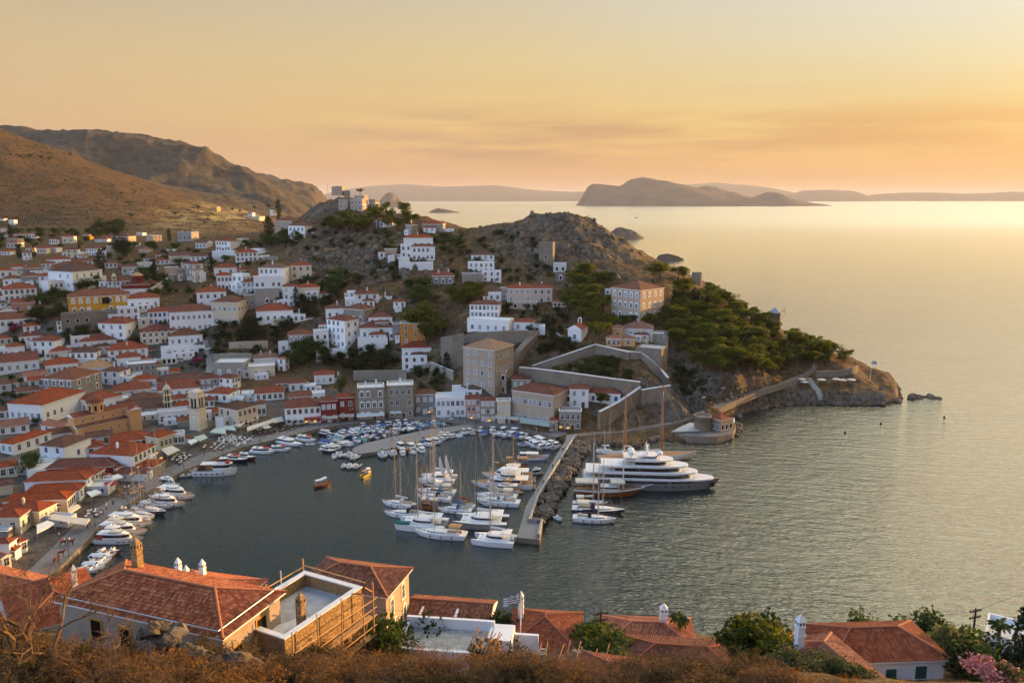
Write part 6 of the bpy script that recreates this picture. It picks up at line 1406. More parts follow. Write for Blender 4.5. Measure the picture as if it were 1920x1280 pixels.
def sloop(label,stern,bow,tile=None,hull='hull_white',deck='grp_cream',cover='canvas_white',hood='canvas_navy',bimini=None,mast='alu',mh=1.35,mx=.08,group=None,name='sailing_yacht',stripe='antifoul',dinghy=None):
 t,L_=boat(name,label,'sailing yacht',stern,bow,group,tile=tile);B=L_*.30;fb=L_*.085+.25
 b,dk=hull_mb(L_,B,fb,.82,.09,.10,2.0);b.build('hull',[MATS[hull],MATS['white_paint']if deck=='grp_cream' else MATS[deck],MATS[stripe]],t)
 zc,_=dz(dk,0);b=MB();deck_level(b,-L_*.12,L_*.26,B*.55,zc-.05,zc+.42,0,1,.6,(.35,.75),.4)
 for k in range(3):b.box((L_*(.30+.05*k),0,dz(dk,L_*.3)[0]+.03),(.5,.5,.06),1)
 b.build('coachroof',[MATS['white_paint'],MATS['yacht_glass']],t)
 b=MB();b.box((-L_*.27,0,zc-.05),(L_*.26,B*.42,.12),0);b.box((-L_*.27,B*.27,zc+.15),(L_*.26,B*.1,.35),1);b.box((-L_*.27,-B*.27,zc+.15),(L_*.26,B*.1,.35),1)
 for s in(-1,1):b.lathe([(.42,-.02),(.45,0),(.42,.02)],12,(-L_*.33,s*B*.15,zc+.75));b.box((-L_*.33,s*B*.15,zc+.35),(.2,.2,.7),1)
 b.build('cockpit',[MATS['teak'],MATS['white_paint']],t)
 rig(t,L_*mx,zc+.4,L_*mh-fb,MATS[mast],L_,B,2,L_*.36,cover,L_*.47,-L_*.48,.085)
 if hood:b=MB();arch_cover(b,-L_*.15,-L_*.07,B*.62,zc+.2,zc+1.35);b.build('sprayhood',[MATS[hood]],t)
 if bimini:
  b=MB();arch_cover(b,-L_*.40,-L_*.18,B*.7,zc+1.75,zc+2.15);b.build('bimini',[MATS[bimini]],t);b=MB()
  for s in(-1,1):
   for x in(-.39,-.19):b.tube((L_*x,s*B*.34,zc),(L_*x,s*B*.34,zc+1.8),.025,.025,4)
  b.build('bimini_frame',[MATS['steel']],t)
 b=MB();guard(b,dk[1:-1]);b.tube((L_*.45,.3,fb),(L_*.52,0,fb+.9),.025,.025,4);b.tube((L_*.45,-.3,fb),(L_*.52,0,fb+.9),.025,.025,4);b.build('guardrail',[MATS['steel']],t)
 b=MB()
 for s in(-1,1):
  for k in range(3):x=L_*(-.25+.2*k);z_,w=dz(dk,x);b.lathe([(.02,.35),(.13,.25),(.13,-.25),(.02,-.35)],6,(x,s*(w+.1),z_*.55))
 b.build('fender',[MATS['canvas_navy']],t)
 if dinghy:b=MB();arch_cover(b,L_*.25,L_*.42,B*.35,zc+.25,zc+.7);b.build('upturned_dinghy',[MATS[dinghy]],t)
 return t
def catamaran(label,stern,bow,tile=None,cover='canvas_white',bimini='white_paint',dinghy=None,dark=False,mh=1.35,mast='alu',hull='hull_white'):
 t,L_=boat('catamaran',label,'catamaran',stern,bow,tile=tile);B=L_*.52;fb=L_*.10+.35
 for s in(-1,1):
  b,dk=hull_mb(L_,B*.30,fb,.75,.03,.05,2.2);b.build('hull',[MATS[hull],MATS['white_paint'],MATS['antifoul']],t,(0,s*B*.36,0))
 b=MB();b.box((-L_*.07,0,fb-.15),(L_*.62,B*.6,.5),0);b.box((L_*.34,0,fb-.1),(.3,B*.62,.25),0);b.box((L_*.29,0,fb-.02),(L_*.12,B*.42,.04),1);b.build('bridge_deck',[MATS['white_paint'],MATS['canvas_white']],t)
 b=MB();deck_level(b,-L_*.22,L_*.20,B*.58,fb,fb+1.25,0,1,.5,(.35,.8),.7);b.box((-L_*.30,0,fb+1.95),(L_*.22,B*.56,.10),2);
 for s in(-1,1):b.tube((-L_*.38,s*B*.26,fb),(-L_*.38,s*B*.26,fb+1.9),.04,.04,5)
 b.build('saloon',[MATS['white_paint'],MATS['yacht_glass'],MATS[bimini]],t)
 rig(t,L_*.08,fb+1.1,L_*mh-fb,MATS[mast],L_,B*.9,2,L_*.40,cover,L_*.42,-L_*.4,.14)
 if dinghy:b=MB();arch_cover(b,-L_*.49,-L_*.41,B*.5,fb+.3,fb+.75);b.build('dinghy',[MATS[dinghy]],t)
 return t
def motor_yacht(label,stern,bow,tile=None,levels=2,hull='hull_white',top='white_paint',hard=True,bimini=None,accent=None,group=None,rad=True):
 t,L_=boat('motor_yacht',label,'motor yacht',stern,bow,group,tile=tile);B=min(L_*.27,6.2);fb=L_*.085+.35
 b,dk=hull_mb(L_,B,fb,.92,.12,.22,2.1);
 for s in(-1,1):
  for k in range(3):x=L_*(.02+.1*k);z_,w=dz(dk,x);b.box((x,s*w*.985,z_*.55),(L_*.06,.05,.28),3)
 b.build('hull',[MATS[hull],MATS['teak'],MATS['antifoul'],MATS['yacht_glass']],t)
 b=MB();z=fb;deck_level(b,-L_*.30,L_*.26,B*.80,z-.1,z+1.7,0,1,.62,(.42,.86),L_*.09);b.build('cabin',[MATS[top],MATS['yacht_glass']],t)
 b=MB();o=outline(-L_*.42,L_*.14,B*.86,.5);b.prism(o,z+1.7,z+1.86,0);deck_level(b,-L_*.18,L_*.10,B*.7,z+1.86,z+2.35,0,1,.6,(.5,.98),.5);b.box((-L_*.12,0,z+2.1),(L_*.1,B*.5,.3),2);b.build('flybridge',[MATS[top],MATS['yacht_glass'],MATS['canvas_cream']],t)
 if levels>2:b=MB();deck_level(b,-L_*.22,L_*.06,B*.66,z+1.87,z+3.5,0,1,.6,(.45,.85),.8);b.prism(outline(-L_*.30,L_*.02,B*.7,.5),z+3.5,z+3.64,0);b.build('upper_cabin',[MATS[top],MATS['yacht_glass']],t);z+=1.65
 if hard:
  b=MB();b.prism(outline(-L_*.26,L_*.02,B*.68,.4),z+3.6,z+3.72,0)
  for s in(-1,1):b.tube((-L_*.22,s*B*.3,z+1.8),(-L_*.18,s*B*.3,z+3.6),.07,.07,5);b.tube((-L_*.0,s*B*.28,z+2.2),(-L_*.04,s*B*.28,z+3.6),.06,.06,5)
  b.build('hardtop',[MATS[bimini or top]],t)
 t.scale=(1,1,.86)
 if rad:
  b=MB();b.tube((-L_*.15,0,z+3.6),(-L_*.17,0,z+5.0),.1,.05,6);b.lathe([(0,0),(.3,.05),(.34,.25),(.25,.45),(0,.5)],10,(-L_*.12,.6,z+3.75));b.box((-L_*.16,0,z+4.3),(.15,1.3,.12));b.build('radar',[MATS['white_paint']],t)
 b=MB();b.box((-L_*.5-.4,0,.35),(1.1,B*.8,.16));b.build('swim_platform',[MATS['teak']],t)
 b=MB();guard(b,dk[8:-1],.7);b.build('guardrail',[MATS['steel']],t)
 if accent:b=MB();b.box((-L_*.38,0,fb+.45),(1.6,B*.55,.6));b.build('sun_pad',[MATS[accent]],t)
 return t
def gulet(label,stern,bow,tile,hull='hull_brown',top='white_paint',awn='canvas_cream',masts=((.02,1.0),(.32,1.05)),mast='white_paint',name='wooden_schooner'):
 t,L_=boat(name,label,'schooner',stern,bow,tile=tile);B=L_*.25;fb=L_*.075+.4
 b,dk=hull_mb(L_,B,fb,.70,.16,.38,2.2,True,.5);b.build('hull',[MATS[hull],MATS['teak'],MATS['hull_red']],t)
 b=MB()
 for s in(-1,1):
  for(x0,w0,z0),(x1,w1,z1)in zip(dk,dk[1:]):b.poly([(x0,s*(w0+.02),z0-.38),(x1,s*(w1+.02),z1-.38),(x1,s*(w1+.03),z1+.03),(x0,s*(w0+.03),z0+.03)],[(0,1,2,3)],0)
 b.build('bulwark',[MATS[top]],t)
 b=MB();deck_level(b,-L_*.12,L_*.16,B*.55,fb-.2,fb+1.1,0,1,.3,(.4,.8));b.build('deckhouse',[MATS['varnish']if top!='white_paint' else MATS['white_paint'],MATS['yacht_glass']],t)
 b=MB();b.tube((L_*.46,0,dk[-1][2]),(L_*.62,0,dk[-1][2]+L_*.035),.14,.07,6);b.build('bowsprit',[MATS['white_paint']],t)
 for x0,x1 in((-.47,-.16),(.02,.22)):
  b=MB();zt=fb+2.5;w=B*.72;b.box((L_*(x0+x1)/2,0,zt),(L_*(x1-x0),w,.12),0)
  for s in(-1,1):
   b.box((L_*(x0+x1)/2,s*w/2,zt-.2),(L_*(x1-x0),.05,.4),0)
   for f in(0,.5,1):xx=L_*(x0+(x1-x0)*f);b.tube((xx,s*w*.48,fb-.4),(xx,s*w*.48,zt),.045,.045,4,1)
  b.build('awning',[MATS[awn],MATS['steel']],t)
 for k,(x,hh)in enumerate(masts):rig(t,L_*x,fb+.3,L_*.62*hh,MATS[mast],L_,B,2,L_*.2,None,L_*.6 if k else L_*.3,-L_*.45 if k==0 else None,.17)
 return t
sloop('nearest white sloop with taupe sail cover and tan bimini, bow pointing out into the harbour',(1018,1048),(445,1000),'N',cover='canvas_taupe',hood=None,bimini='canvas_tan',mh=1.75,mx=.1)
catamaran('white catamaran with dinghy astern moored at the pier head',(1550,1108),(1082,1070),'N',dinghy='rib_grey',mh=1.7)
catamaran('white catamaran with green covered dinghy on its bow beside the nearest sloop',(800,935),(262,905),'N',mh=1.8).__setitem__('label','white catamaran with a green cover forward, moored beside the nearest white sloop')
b=MB();arch_cover(b,-2,2,1.5,.0,.7);b.build('green_cover',[MATS['canvas_green']],[o for o in bpy.data.objects if o.name.startswith('catamaran')][-1],(4.6,2.6,2.0))
sloop('white sloop with navy sprayhood and bimini, second row from the harbour mouth',(560,815),(120,790),'N',hood='canvas_navy',bimini='canvas_navy',mh=1.45)
sloop('white sloop with bright yellow mast',(455,718),(95,668),'N',mast='gold_mast',mh=2.35,hood='canvas_white')
gulet('dark wooden schooner squeezed between white yachts, with bare masts',(705,735),(455,715),'N',hull='hull_brown',top='varnish',masts=((-.05,3.0),(.2,2.6)),mast='wood')
sloop('white sloop with black sail cover behind the dark wooden schooner',(850,640),(475,600),'N',cover='canvas_navy',hood='canvas_navy',mh=1.9)
sloop('white sloop with pale green sprayhood in the middle of the yacht row',(900,570),(480,545),'N',hood='canvas_teal',bimini='canvas_cream',mh=2.1)
motor_yacht('white motor cruiser with navy side screens in the yacht row',(770,500),(525,480),'N',hull='hull_navy',hard=False)
catamaran('big white sailing catamaran farthest in the yacht row, below the two tall banner sails',(905,425),(510,410),'N',mh=1.9)
sloop('white sloop with folded red brown sail covers',(1110,715),(840,690),'N',cover='canvas_red',hood='canvas_tan',mh=1.8)
sloop('white sloop with blue dodger behind the taupe covered sloop',(1075,770),(700,742),'N',cover='canvas_blue',hood='canvas_blue',mh=1.6)
t=catamaran('dark decked wide yacht with white deckhouse and very tall black mast',(1470,905),(880,880),'N',mast='black_mast',mh=1.9,hull='hull_grey')
sloop('white sloop with pale deck and two teal pennants near the pier',(1600,690),(1110,650),'N',hood='canvas_white',mh=1.5,cover='canvas_cream')
sloop('white sloop with rosy sail cover near the pier',(1570,625),(1105,595),'N',cover='canvas_cream',hood='canvas_taupe',bimini='canvas_cream',mh=1.65)
motor_yacht('white motor yacht with copper coloured deckhouse near the pier',(1600,545),(1240,535),'N',hull='hull_white',top='white_paint',bimini='canvas_tan')
motor_yacht('largest white three deck motor yacht inside the pier',(1745,488),(1066,478),'N',levels=3)
motor_yacht('white flybridge yacht with open afterdeck behind the three deck yacht',(1740,395),(1180,378),'N',levels=2,bimini='canvas_cream')
gulet('brown wooden boat with tawny canopy inside the pier',(1690,275),(1360,268),'N',hull='hull_brown',top='varnish',awn='canvas_tan',masts=((.0,1.6),),mast='wood')
motor_yacht('small grey and white cruiser tucked against the pier',(1835,345),(1690,365),'N',hard=False,rad=False,hull='hull_grey')
sloop('small white sloop with bare mast inside the row near the black masted yacht',(1480,660),(1180,690),'N',hood='canvas_navy',mh=1.6)
for k,(x,y)in enumerate(((715,445),(780,430))):
 t=thing('banner_flag','tall white feather banner flying over the yacht row, '+('the lower of the pair' if k==0 else'the higher of the pair'),'banner',PZ(*tp('N',x+90,y+0),2.0));b=MB();b.tube((0,0,-2),(-2.0,0,9.0),.06,.04,5);b.build('pole',[MATS['steel']],t)
 b=MB();secs=[[(-.3-1.6*f,0,1.5+7.3*f),(-.3-1.6*f-.2-1.0*math.sin(f*3.0+.1)**.6,.12*math.sin(f*9),1.6+7.3*f)]for f in[i/9 for i in range(10)]];b.loft(secs,0,True);b.build('cloth',[MATS['cloth_white']],t)
sloop('outermost white sloop moored off the boulders outside the pier',(545,935),(942,960),'O',hood='canvas_navy',mh=1.55,cover='canvas_navy')
sloop('dark hulled sloop moored outside the pier next to the outermost white one',(540,865),(1018,885),'O',hull='hull_navy',stripe='hull_red',hood='canvas_navy',bimini='canvas_cream',mh=1.65)
sloop('white sloop with cream bimini outside the pier, behind the dark hulled one',(545,805),(865,812),'O',hull='hull_red',hood='canvas_navy',bimini='canvas_cream',mh=2.1,cover='canvas_cream')
gulet('two masted wooden schooner with cream awnings beside the superyacht',(552,700),(1190,712),'O',hull='hull_brown',masts=((-.22,1.05),(.2,1.0)))
sloop('white sloop with small dinghy behind the superyacht stern',(760,322),(960,350),'O',hood='canvas_white',mh=2.2,mast='wood')
sloop('white sloop nearest the road behind the superyacht',(1110,330),(930,352),'O',hood='canvas_navy',mh=1.9,mast='wood')
def ketch():
 t,L_=boat('ketch','large two masted ketch mostly hidden behind the superyacht, tall orange lit masts','ketch',(1122,868),(1306,858));B=L_*.2;fb=2.0
 b,dk=hull_mb(L_,B,fb,.7,.12,.15,2.0);b.build('hull',[MATS['hull_white'],MATS['teak'],MATS['hull_navy']],t);b=MB();deck_level(b,-L_*.2,L_*.1,B*.5,fb,fb+1.0);b.build('deckhouse',[MATS['white_paint'],MATS['yacht_glass']],t)
 rig(t,-L_*.24,fb,25,MATS['varnish'],L_,B,3,L_*.2,'canvas_white',L_*.05,-L_*.5,.24);rig(t,L_*.13,fb,25,MATS['varnish'],L_,B,3,L_*.28,'canvas_white',L_*.5,None,.26)
ketch()
def superyacht():
 t,L_=boat('superyacht','huge grey hulled superyacht with white decks, radar domes and dark window bands','superyacht',(1090,908),(1349,916));B=8.6;fb=4.6
 b,dk=hull_mb(L_,B,fb,.9,.07,.06,2.6,True)
 b.build('hull',[MATS['hull_grey'],MATS['teak'],MATS['antifoul'],MATS['yacht_glass']],t)
 b=MB()
 for s in(-1,1):
  for x0,x1,z0,z1 in((-.24,.12,3.55,4.2),(.14,.29,3.6,4.2)):
   for k in range(6):
    xa,xb=L_*(x0+(x1-x0)*k/6),L_*(x0+(x1-x0)*(k+1)/6);wa,wb=dz(dk,xa)[1],dz(dk,xb)[1]
    f0,f1=(.985 if k or True else 1),1.0;b.face([(xa,s*(wa*.992+.05),z0),(xb,s*(wb*.992+.05),z0),(xb,s*(wb+.04),z1),(xa,s*(wa+.04),z1)],0)
  for k in range(7):x=L_*(-.06+.055*k);w=dz(dk,x)[1];b.box((x,s*(w*.97+.02),2.0),(.35,.14,.7),0)
  x=L_*.44;w=dz(dk,x)[1];b.box((x,s*(w*.9),2.3),(1.5,.5,1.8),0)
 b.build('hull_window',[MATS['yacht_glass']],t)
 def level(nm,x0,x1,w,z0,z1,nose,slab,sx0,sx1,sw,band=(.12,.80)):
  b=MB();deck_level(b,L_*x0,L_*x1,w,z0,z1,0,1,nose,band,1.2);b.prism(outline(L_*sx0,L_*sx1,sw,.42),z1,z1+slab,0);return b.build(nm,[MATS['hull_white'],MATS['yacht_glass']],t)
 b=MB();b.prism(outline(-L_*.485,L_*.455,B*1.0,.45),fb,fb+.6,0);b.build('bulwark',[MATS['hull_white']],t)
 level('main_deck',-.34,.30,7.6,fb+.6,fb+2.7,.30,.6,-.47,.34,8.4);level('upper_deck',-.26,.22,6.8,fb+3.3,fb+5.4,.35,.6,-.36,.27,7.6);level('bridge_deck',-.12,.12,5.8,fb+6.0,fb+7.9,.4,.45,-.20,.16,6.4)
 b=MB();z=fb+8.35;deck_level(b,-L_*.05,L_*.05,3.2,z,z+1.3,0,1,.5,(.3,.7));b.prism(outline(-L_*.08,L_*.06,4.4,.4),z+1.3,z+1.6,0);b.build('sun_deck',[MATS['hull_white'],MATS['yacht_glass']],t)
 b=MB();b.tube((-1.0,0,z+1.6),(-1.6,0,z+7),.35,.12,8)
 for zz,w in((3.2,4.2),(4.2,3.0),(5.2,2.0)):b.box((-1.2,0,z+zz),(.5,w,.16));b.box((-1.2,w*.3,z+zz+.3),(1.6,.2,.2))
 b.build('radar_mast',[MATS['white_paint']],t)
 for x,y in((-6.2,1.8),(-6.2,-1.8),(2.6,-1.2)):
  b=MB();b.tube((x,y,z-.3),(x,y,z+1.9),.2,.2,6);b.lathe([(.1,1.6),(.75,1.9),(1.0,2.5),(.85,3.2),(.4,3.55),(0,3.6)],14,(x,y,z));b.build('radar_dome',[MATS['white_paint']],t)
 b=MB();secs=[[(-L_*.2+L_*.1*f,y,z+.9-.5*math.sin(math.pi*f)*.6+.1*(y/3)**2)for y in(-3,-1.5,0,1.5,3)]for f in(0,.25,.5,.75,1)];b.loft(secs,0,True);b.build('shade_sail',[MATS['canvas_white']],t)
 for x,z_,w in((-.40,fb+1.2,6),(-.27,fb+4.6,5),(-.15,fb+7.2,4)):b=MB();b.box((L_*x,0,z_+.2),(L_*.05,w,.45));b.build('lounge',[MATS['teak']],t)
 b=MB();o=outline(-L_*.47,L_*.44,B*.96,.45)
 for a,c in zip(o,o[1:]+o[:1]):b.tube((a[0],a[1],fb+1.9),(c[0],c[1],fb+1.9),.035,.035,4)
 b.build('guardrail',[MATS['steel']],t)
 b=MB();b.tube((-L_*.49,0,fb+1),(-L_*.53,0,fb+4),.06,.04,5,1);b.loft([[(-L_*.495-.55*f,0,fb+3.8+.1*f-1.2*f),(-L_*.495-.4*f-.4,.2*math.sin(f*6),fb+2.0-.6*f)]for f in(0,.33,.66,1)],0,True);b.build('ensign',[MATS['lifebuoy_red'],MATS['white_paint']],t)
superyacht();[o for o in bpy.data.objects if o.name=='superyacht'][0].scale=(1,1,.74)
motor_yacht('white motor yacht nearest the foreground on the western quay, with red cushions',(180,1016),(271,1016),accent='lifebuoy_red',levels=2)
motor_yacht('white motor yacht second from the foreground on the western quay',(186,998),(278,1002),bimini='canvas_cream')
motor_yacht('white motor cruiser with folded brown seats on the western quay',(203,980),(288,987),hard=False)
sloop('white sloop with turquoise boom cover on the western quay',(235,964),(291,974),cover='canvas_teal',hood='canvas_white',mh=1.9)
sloop('dark navy hulled sloop among the white yachts of the western quay',(252,956),(312,966),hull='hull_navy',mh=1.9,mast='wood',hood='canvas_taupe')
motor_yacht('sleek white motor yacht with long foredeck on the western quay',(283,944),(349,950),hard=False)
motor_yacht('long white yacht with pointed bow farthest out from the western quay',(296,926),(367,936),hard=False)
motor_yacht('small white cabin cruiser beside the long pointed bow yacht',(299,908),(338,912),hard=False,rad=False)
sloop('slim white sloop with two stays, next to the quay cafe tables',(268,945),(325,954),hood='canvas_taupe',mh=2.1,mast='wood')
sloop('white sloop with pale mast half hidden at the western quay',(216,972),(284,981),hood=None,mh=1.6,cover='canvas_taupe')
def freight():
 t,L_=boat('ferry','white island ferry with red life rafts and black hull bottom at the quay','ferry',(362,891),(446,889));B=L_*.28;fb=1.9
 b,dk=hull_mb(L_,B,fb,.9,.06,.35,2.2);b.build('hull',[MATS['hull_white'],MATS['concrete'],MATS['hull_black']],t)
 b=MB();deck_level(b,-L_*.02,L_*.36,B*.72,fb,fb+2.1,0,1,.45,(.45,.85));b.prism(outline(-L_*.30,L_*.40,B*.8,.35),fb+2.1,fb+2.25,0);deck_level(b,L_*.12,L_*.28,B*.5,fb+2.25,fb+4.0,0,1,.4,(.45,.85));b.build('wheelhouse',[MATS['white_paint'],MATS['yacht_glass']],t)
 b=MB();
 for x,y in((.30,.7),(.30,-.7),(.05,1.4)):b.lathe([(0,0),(.55,.05),(.62,.4),(.5,.75),(0,.9)],10,(L_*x,y,fb+2.25))
 b.build('life_raft',[MATS['lifebuoy_red']],t);b=MB();b.box((-L_*.18,.8,fb+.7),(2.4,1.6,1.4));b.build('cargo_crate',[MATS['canvas_tan']],t);b=MB();b.box((-L_*.30,-.5,fb+.6),(1.8,1.6,1.2));b.lathe([(.5,0),(.5,1.6),(0,1.7)],8,(-L_*.33,.9,fb));b.build('cargo',[MATS['hull_red']],t)
 b=MB()
 for s in(-1,1):
  for k in range(6):b.lathe([(.1,-.2),(.35,-.1),(.35,.1),(.1,.2)],8,(L_*(-.4+.12*k),s*(dz(dk,L_*(-.4+.12*k))[1]+.15),1.0))
 b.tube((L_*.2,0,fb+4),(L_*.2,0,fb+7),.08,.04,5);b.build('tyre_fender',[MATS['rubber']],t)
freight()
def water_taxi(label,stern,bow,red=True,hull='hull_white',cabin=.62):
 t,L_=boat('water_taxi',label,'water taxi',stern,bow);B=L_*.30;fb=.9
 b,dk=hull_mb(L_,B,fb,.85,.12,.5,2.0);b.build('hull',[MATS[hull],MATS['white_paint'],MATS['antifoul']],t)
 b=MB();deck_level(b,-L_*.34,L_*(cabin-.34),B*.74,fb-.2,fb+1.15,0,1,.3,(.45,.85),.5);b.prism(outline(-L_*.40,L_*(cabin-.36),B*.8,.3),fb+1.15,fb+1.25,0);b.build('cabin',[MATS['white_paint'],MATS['yacht_glass']],t)
 if red:b=MB();b.prism(outline(L_*(cabin-.58),L_*(cabin-.37),B*.6,.4),fb+1.25,fb+1.5,0);b.build('roof_hatch',[MATS['lifebuoy_red']],t)
 b=MB();b.tube((0,0,fb+1.2),(0,0,fb+2.4),.04,.03,5);b.box((-L_*.2,0,fb+1.35),(.8,B*.5,.2));b.build('roof_rack',[MATS['steel']],t);return t
water_taxi('white water taxi with red roof hatch, lower of two side by side',(470,848),(516,851));water_taxi('white water taxi with bright red bow roof, upper of two side by side',(505,846),(547,845))
water_taxi('white ferry boat with dark red waterline at the cafe quay',(520,828),(568,838),False,'hull_white',.5);water_taxi('white launch with long flat canopy at the cafe quay',(556,824),(593,829),True)
water_taxi('dark hulled launch with navy canopy at the quay',(424,862),(466,866),True,'hull_black',.45);water_taxi('low white launch with open stern and dark red hull',(448,858),(481,862),False,'hull_red',.4)
water_taxi('white motor launch on the outer side of the cafe quay boats',(600,814),(628,819),False,'hull_navy',.5);water_taxi('dark grey workboat with short white mast near the basin mouth',(606,846),(632,850),False,'hull_black',.3)
def open_boat(label,stern,bow,hull,awn=None,name='wooden_boat',cab=False,seat='teak',people=False):
 t,L_=boat(name,label,'boat',stern,bow);B=L_*.30;fb=.75
 b,dk=hull_mb(L_,B,fb,.6,.12,.7,2.0,False,.25);b.build('hull',[MATS[hull],MATS['teak'],MATS[hull]],t)
 b=MB()
 for k in range(4):b.box((L_*(-.3+.16*k),0,fb-.1),(.4,B*.7,.1))
 b.build('bench',[MATS[seat]],t)
 if awn:
  b=MB();secs=[[(L_*(-.42+.62*f),y*B*.42,2.5+.9*max(0,f-.55)-.1*abs(y))for y in(-1,-.5,0,.5,1)]for f in(0,.25,.5,.75,1)];b.loft(secs,0,True)
  for s in(-1,1):
   for x in(-.4,-.1,.15):b.tube((L_*x,s*B*.4,fb),(L_*x,s*B*.4,2.5),.03,.03,4)
  b.build('awning',[MATS[awn]],t)
 if cab:b=MB();deck_level(b,L_*.02,L_*.26,B*.55,fb-.2,fb+1.3,0,1,.4,(.5,.85));b.build('cabin',[MATS['white_paint'],MATS['yacht_glass']],t);b=MB();b.box((-L_*.22,0,fb+1.3),(L_*.25,B*.7,.1));b.build('canopy',[MATS['canvas_tan']],t)
 return t
open_boat('small maroon passenger boat with white awning under way alone in the harbour',(589,915),(622,907),'hull_red','canvas_white')
open_boat('yellow hulled boat with orange canopy under way in the harbour',(678,897),(697,883),'hull_yellow',None,'fishing_boat',True)
SM={}
def small(kind):
 t=bpy.data.objects.new(dict(d='motorboat',c='motorboat',v='motorboat',f='fishing_boat',r='inflatable_boat',k='fishing_boat')[kind[0]],None);COL.objects.link(t)
 L_=5.6;B=2.1;fb=.62;col={'w':'hull_white','b':'hull_blue','n':'hull_navy','r':'hull_red','g':'rib_grey','o':'varnish','c':'grp_cream'}[kind[1]];cv={'w':'canvas_white','b':'canvas_blue','c':'canvas_cream','t':'canvas_tan','l':'canvas_teal','k':'canvas_navy'}[kind[2]]
 if kind[0]=='r':
  b=MB();path=[(-2.6,1.0),(0,1.0),(1.4,.85),(2.3,.45),(2.7,0),(2.3,-.45),(1.4,-.85),(0,-1.0),(-2.6,-1.0)]
  for p,q in zip(path,path[1:]):b.tube((p[0],p[1],.4+.12*max(0,p[0])),(q[0],q[1],.4+.12*max(0,q[0])),.3,.3,8)
  b.build('tube',[MATS['rib_grey' if kind[1]=='g' else'canvas_cream']],t);b=MB();b.box((0,0,.25),(4.6,1.6,.2));b.build('floor',[MATS['rib_grey']],t);b=MB();b.box((-.2,0,.8),(.7,.8,.9));b.box((-1.0,0,.6),(.5,.9,.5),1);b.build('console',[MATS['white_paint'],MATS[cv]],t)
 else:
  b,dk=hull_mb(L_,B,fb,.6 if kind[0]in'fk' else.85,.14,.6,2.1,True,.22);b.build('hull',[MATS[col],MATS['white_paint' if kind[0]!='f' else'teak'],MATS['antifoul']],t)
  if kind[0]=='d':b=MB();b.box((-.8,0,fb-.1),(2.6,1.3,.06),0);b.box((.55,0,fb+.25),(.7,.9,.7),1);b.box((.8,0,fb+.75),(.06,.9,.4),2);b.box((-1.6,0,fb+.1),(.5,1.4,.35),3);b.build('cockpit',[MATS['teak'],MATS['white_paint'],MATS['yacht_glass'],MATS[cv]],t)
  if kind[0]=='c':b=MB();secs=[[(x,y*w,fb+.08+hh*(1-y*y))for y in(-1,-.6,-.2,.2,.6,1)]for x,w,hh in((-2.7,.9,.15),(-1,1.05,.55),(.6,1.0,.6),(2.0,.55,.25),(2.6,.1,.1))];b.loft(secs,0,True,False);b.build('cover',[MATS[cv]],t)
  if kind[0]=='v':b=MB();deck_level(b,-.4,2.0,1.5,fb-.1,fb+.85,0,1,.5,(.45,.85),.4);b.build('cabin',[MATS['white_paint'],MATS['yacht_glass']],t);b=MB();b.box((-1.0,0,fb+1.3),(1.5,1.6,.07));[b.tube((-1.6+1.2*i,s*.75,fb),(-1.6+1.2*i,s*.75,fb+1.3),.025,.025,4)for i in(0,1)for s in(-1,1)];b.build('bimini',[MATS[cv]],t)
  if kind[0]in'fk':b=MB();deck_level(b,-1.5 if kind[0]=='f' else-.2,.2 if kind[0]=='f' else 1.2,1.1,fb-.2,fb+1.2,0,1,.3,(.5,.85));b.build('wheelhouse',[MATS['white_paint'],MATS['yacht_glass']],t);b=MB();b.tube((.9,0,fb),(.9,0,fb+2.4),.05,.03,5);b.build('mast',[MATS['wood']],t);b=MB();b.box((-1.9 if kind[0]=='k' else 1.4,0,fb+.1),(1.2,1.1,.35));b.build('net_pile',[MATS[cv]],t)
 if kind[0]in'dcvr':b=MB();b.box((-2.95,0,.75),(.42,.38,.6));b.box((-2.95,0,.25),(.18,.16,.7));b.build('outboard_motor',[MATS['rubber']],t)
 SM[kind]=[t,False];return t
def craft(kind,px,py,hd,label,group,L_=5.6):
 if kind not in SM:small(kind)
 src,used=SM[kind];o=dup(src)if used else src;SM[kind][1]=True
 if'group' in o:del o['group']
 tag(o,label,'fishing boat' if kind[0]in'fk' else'inflatable boat' if kind[0]=='r' else'motorboat',group);o.location=tuple(float(v)for v in PZ(px,py,0));o.rotation_euler=(0,0,hd);o.scale=(L_/5.6,)*3;return o
CN={'w':'white','b':'blue','c':'cream','t':'tan','l':'turquoise','k':'navy'};HN={'w':'white','b':'blue','n':'navy','r':'red','g':'grey','o':'varnished','c':'cream'}
def knd(k):return{'d':'%s open motorboat with %s seats','c':'%s motorboat under a %s cover','v':'%s cabin motorboat with %s bimini','f':'%s fishing boat, %s nets','k':'%s cabin fishing boat, %s nets','r':'%s inflatable boat with %s seat'}[k[0]]%(HN[k[1]],CN[k[2]])
brnd=random.Random(44)
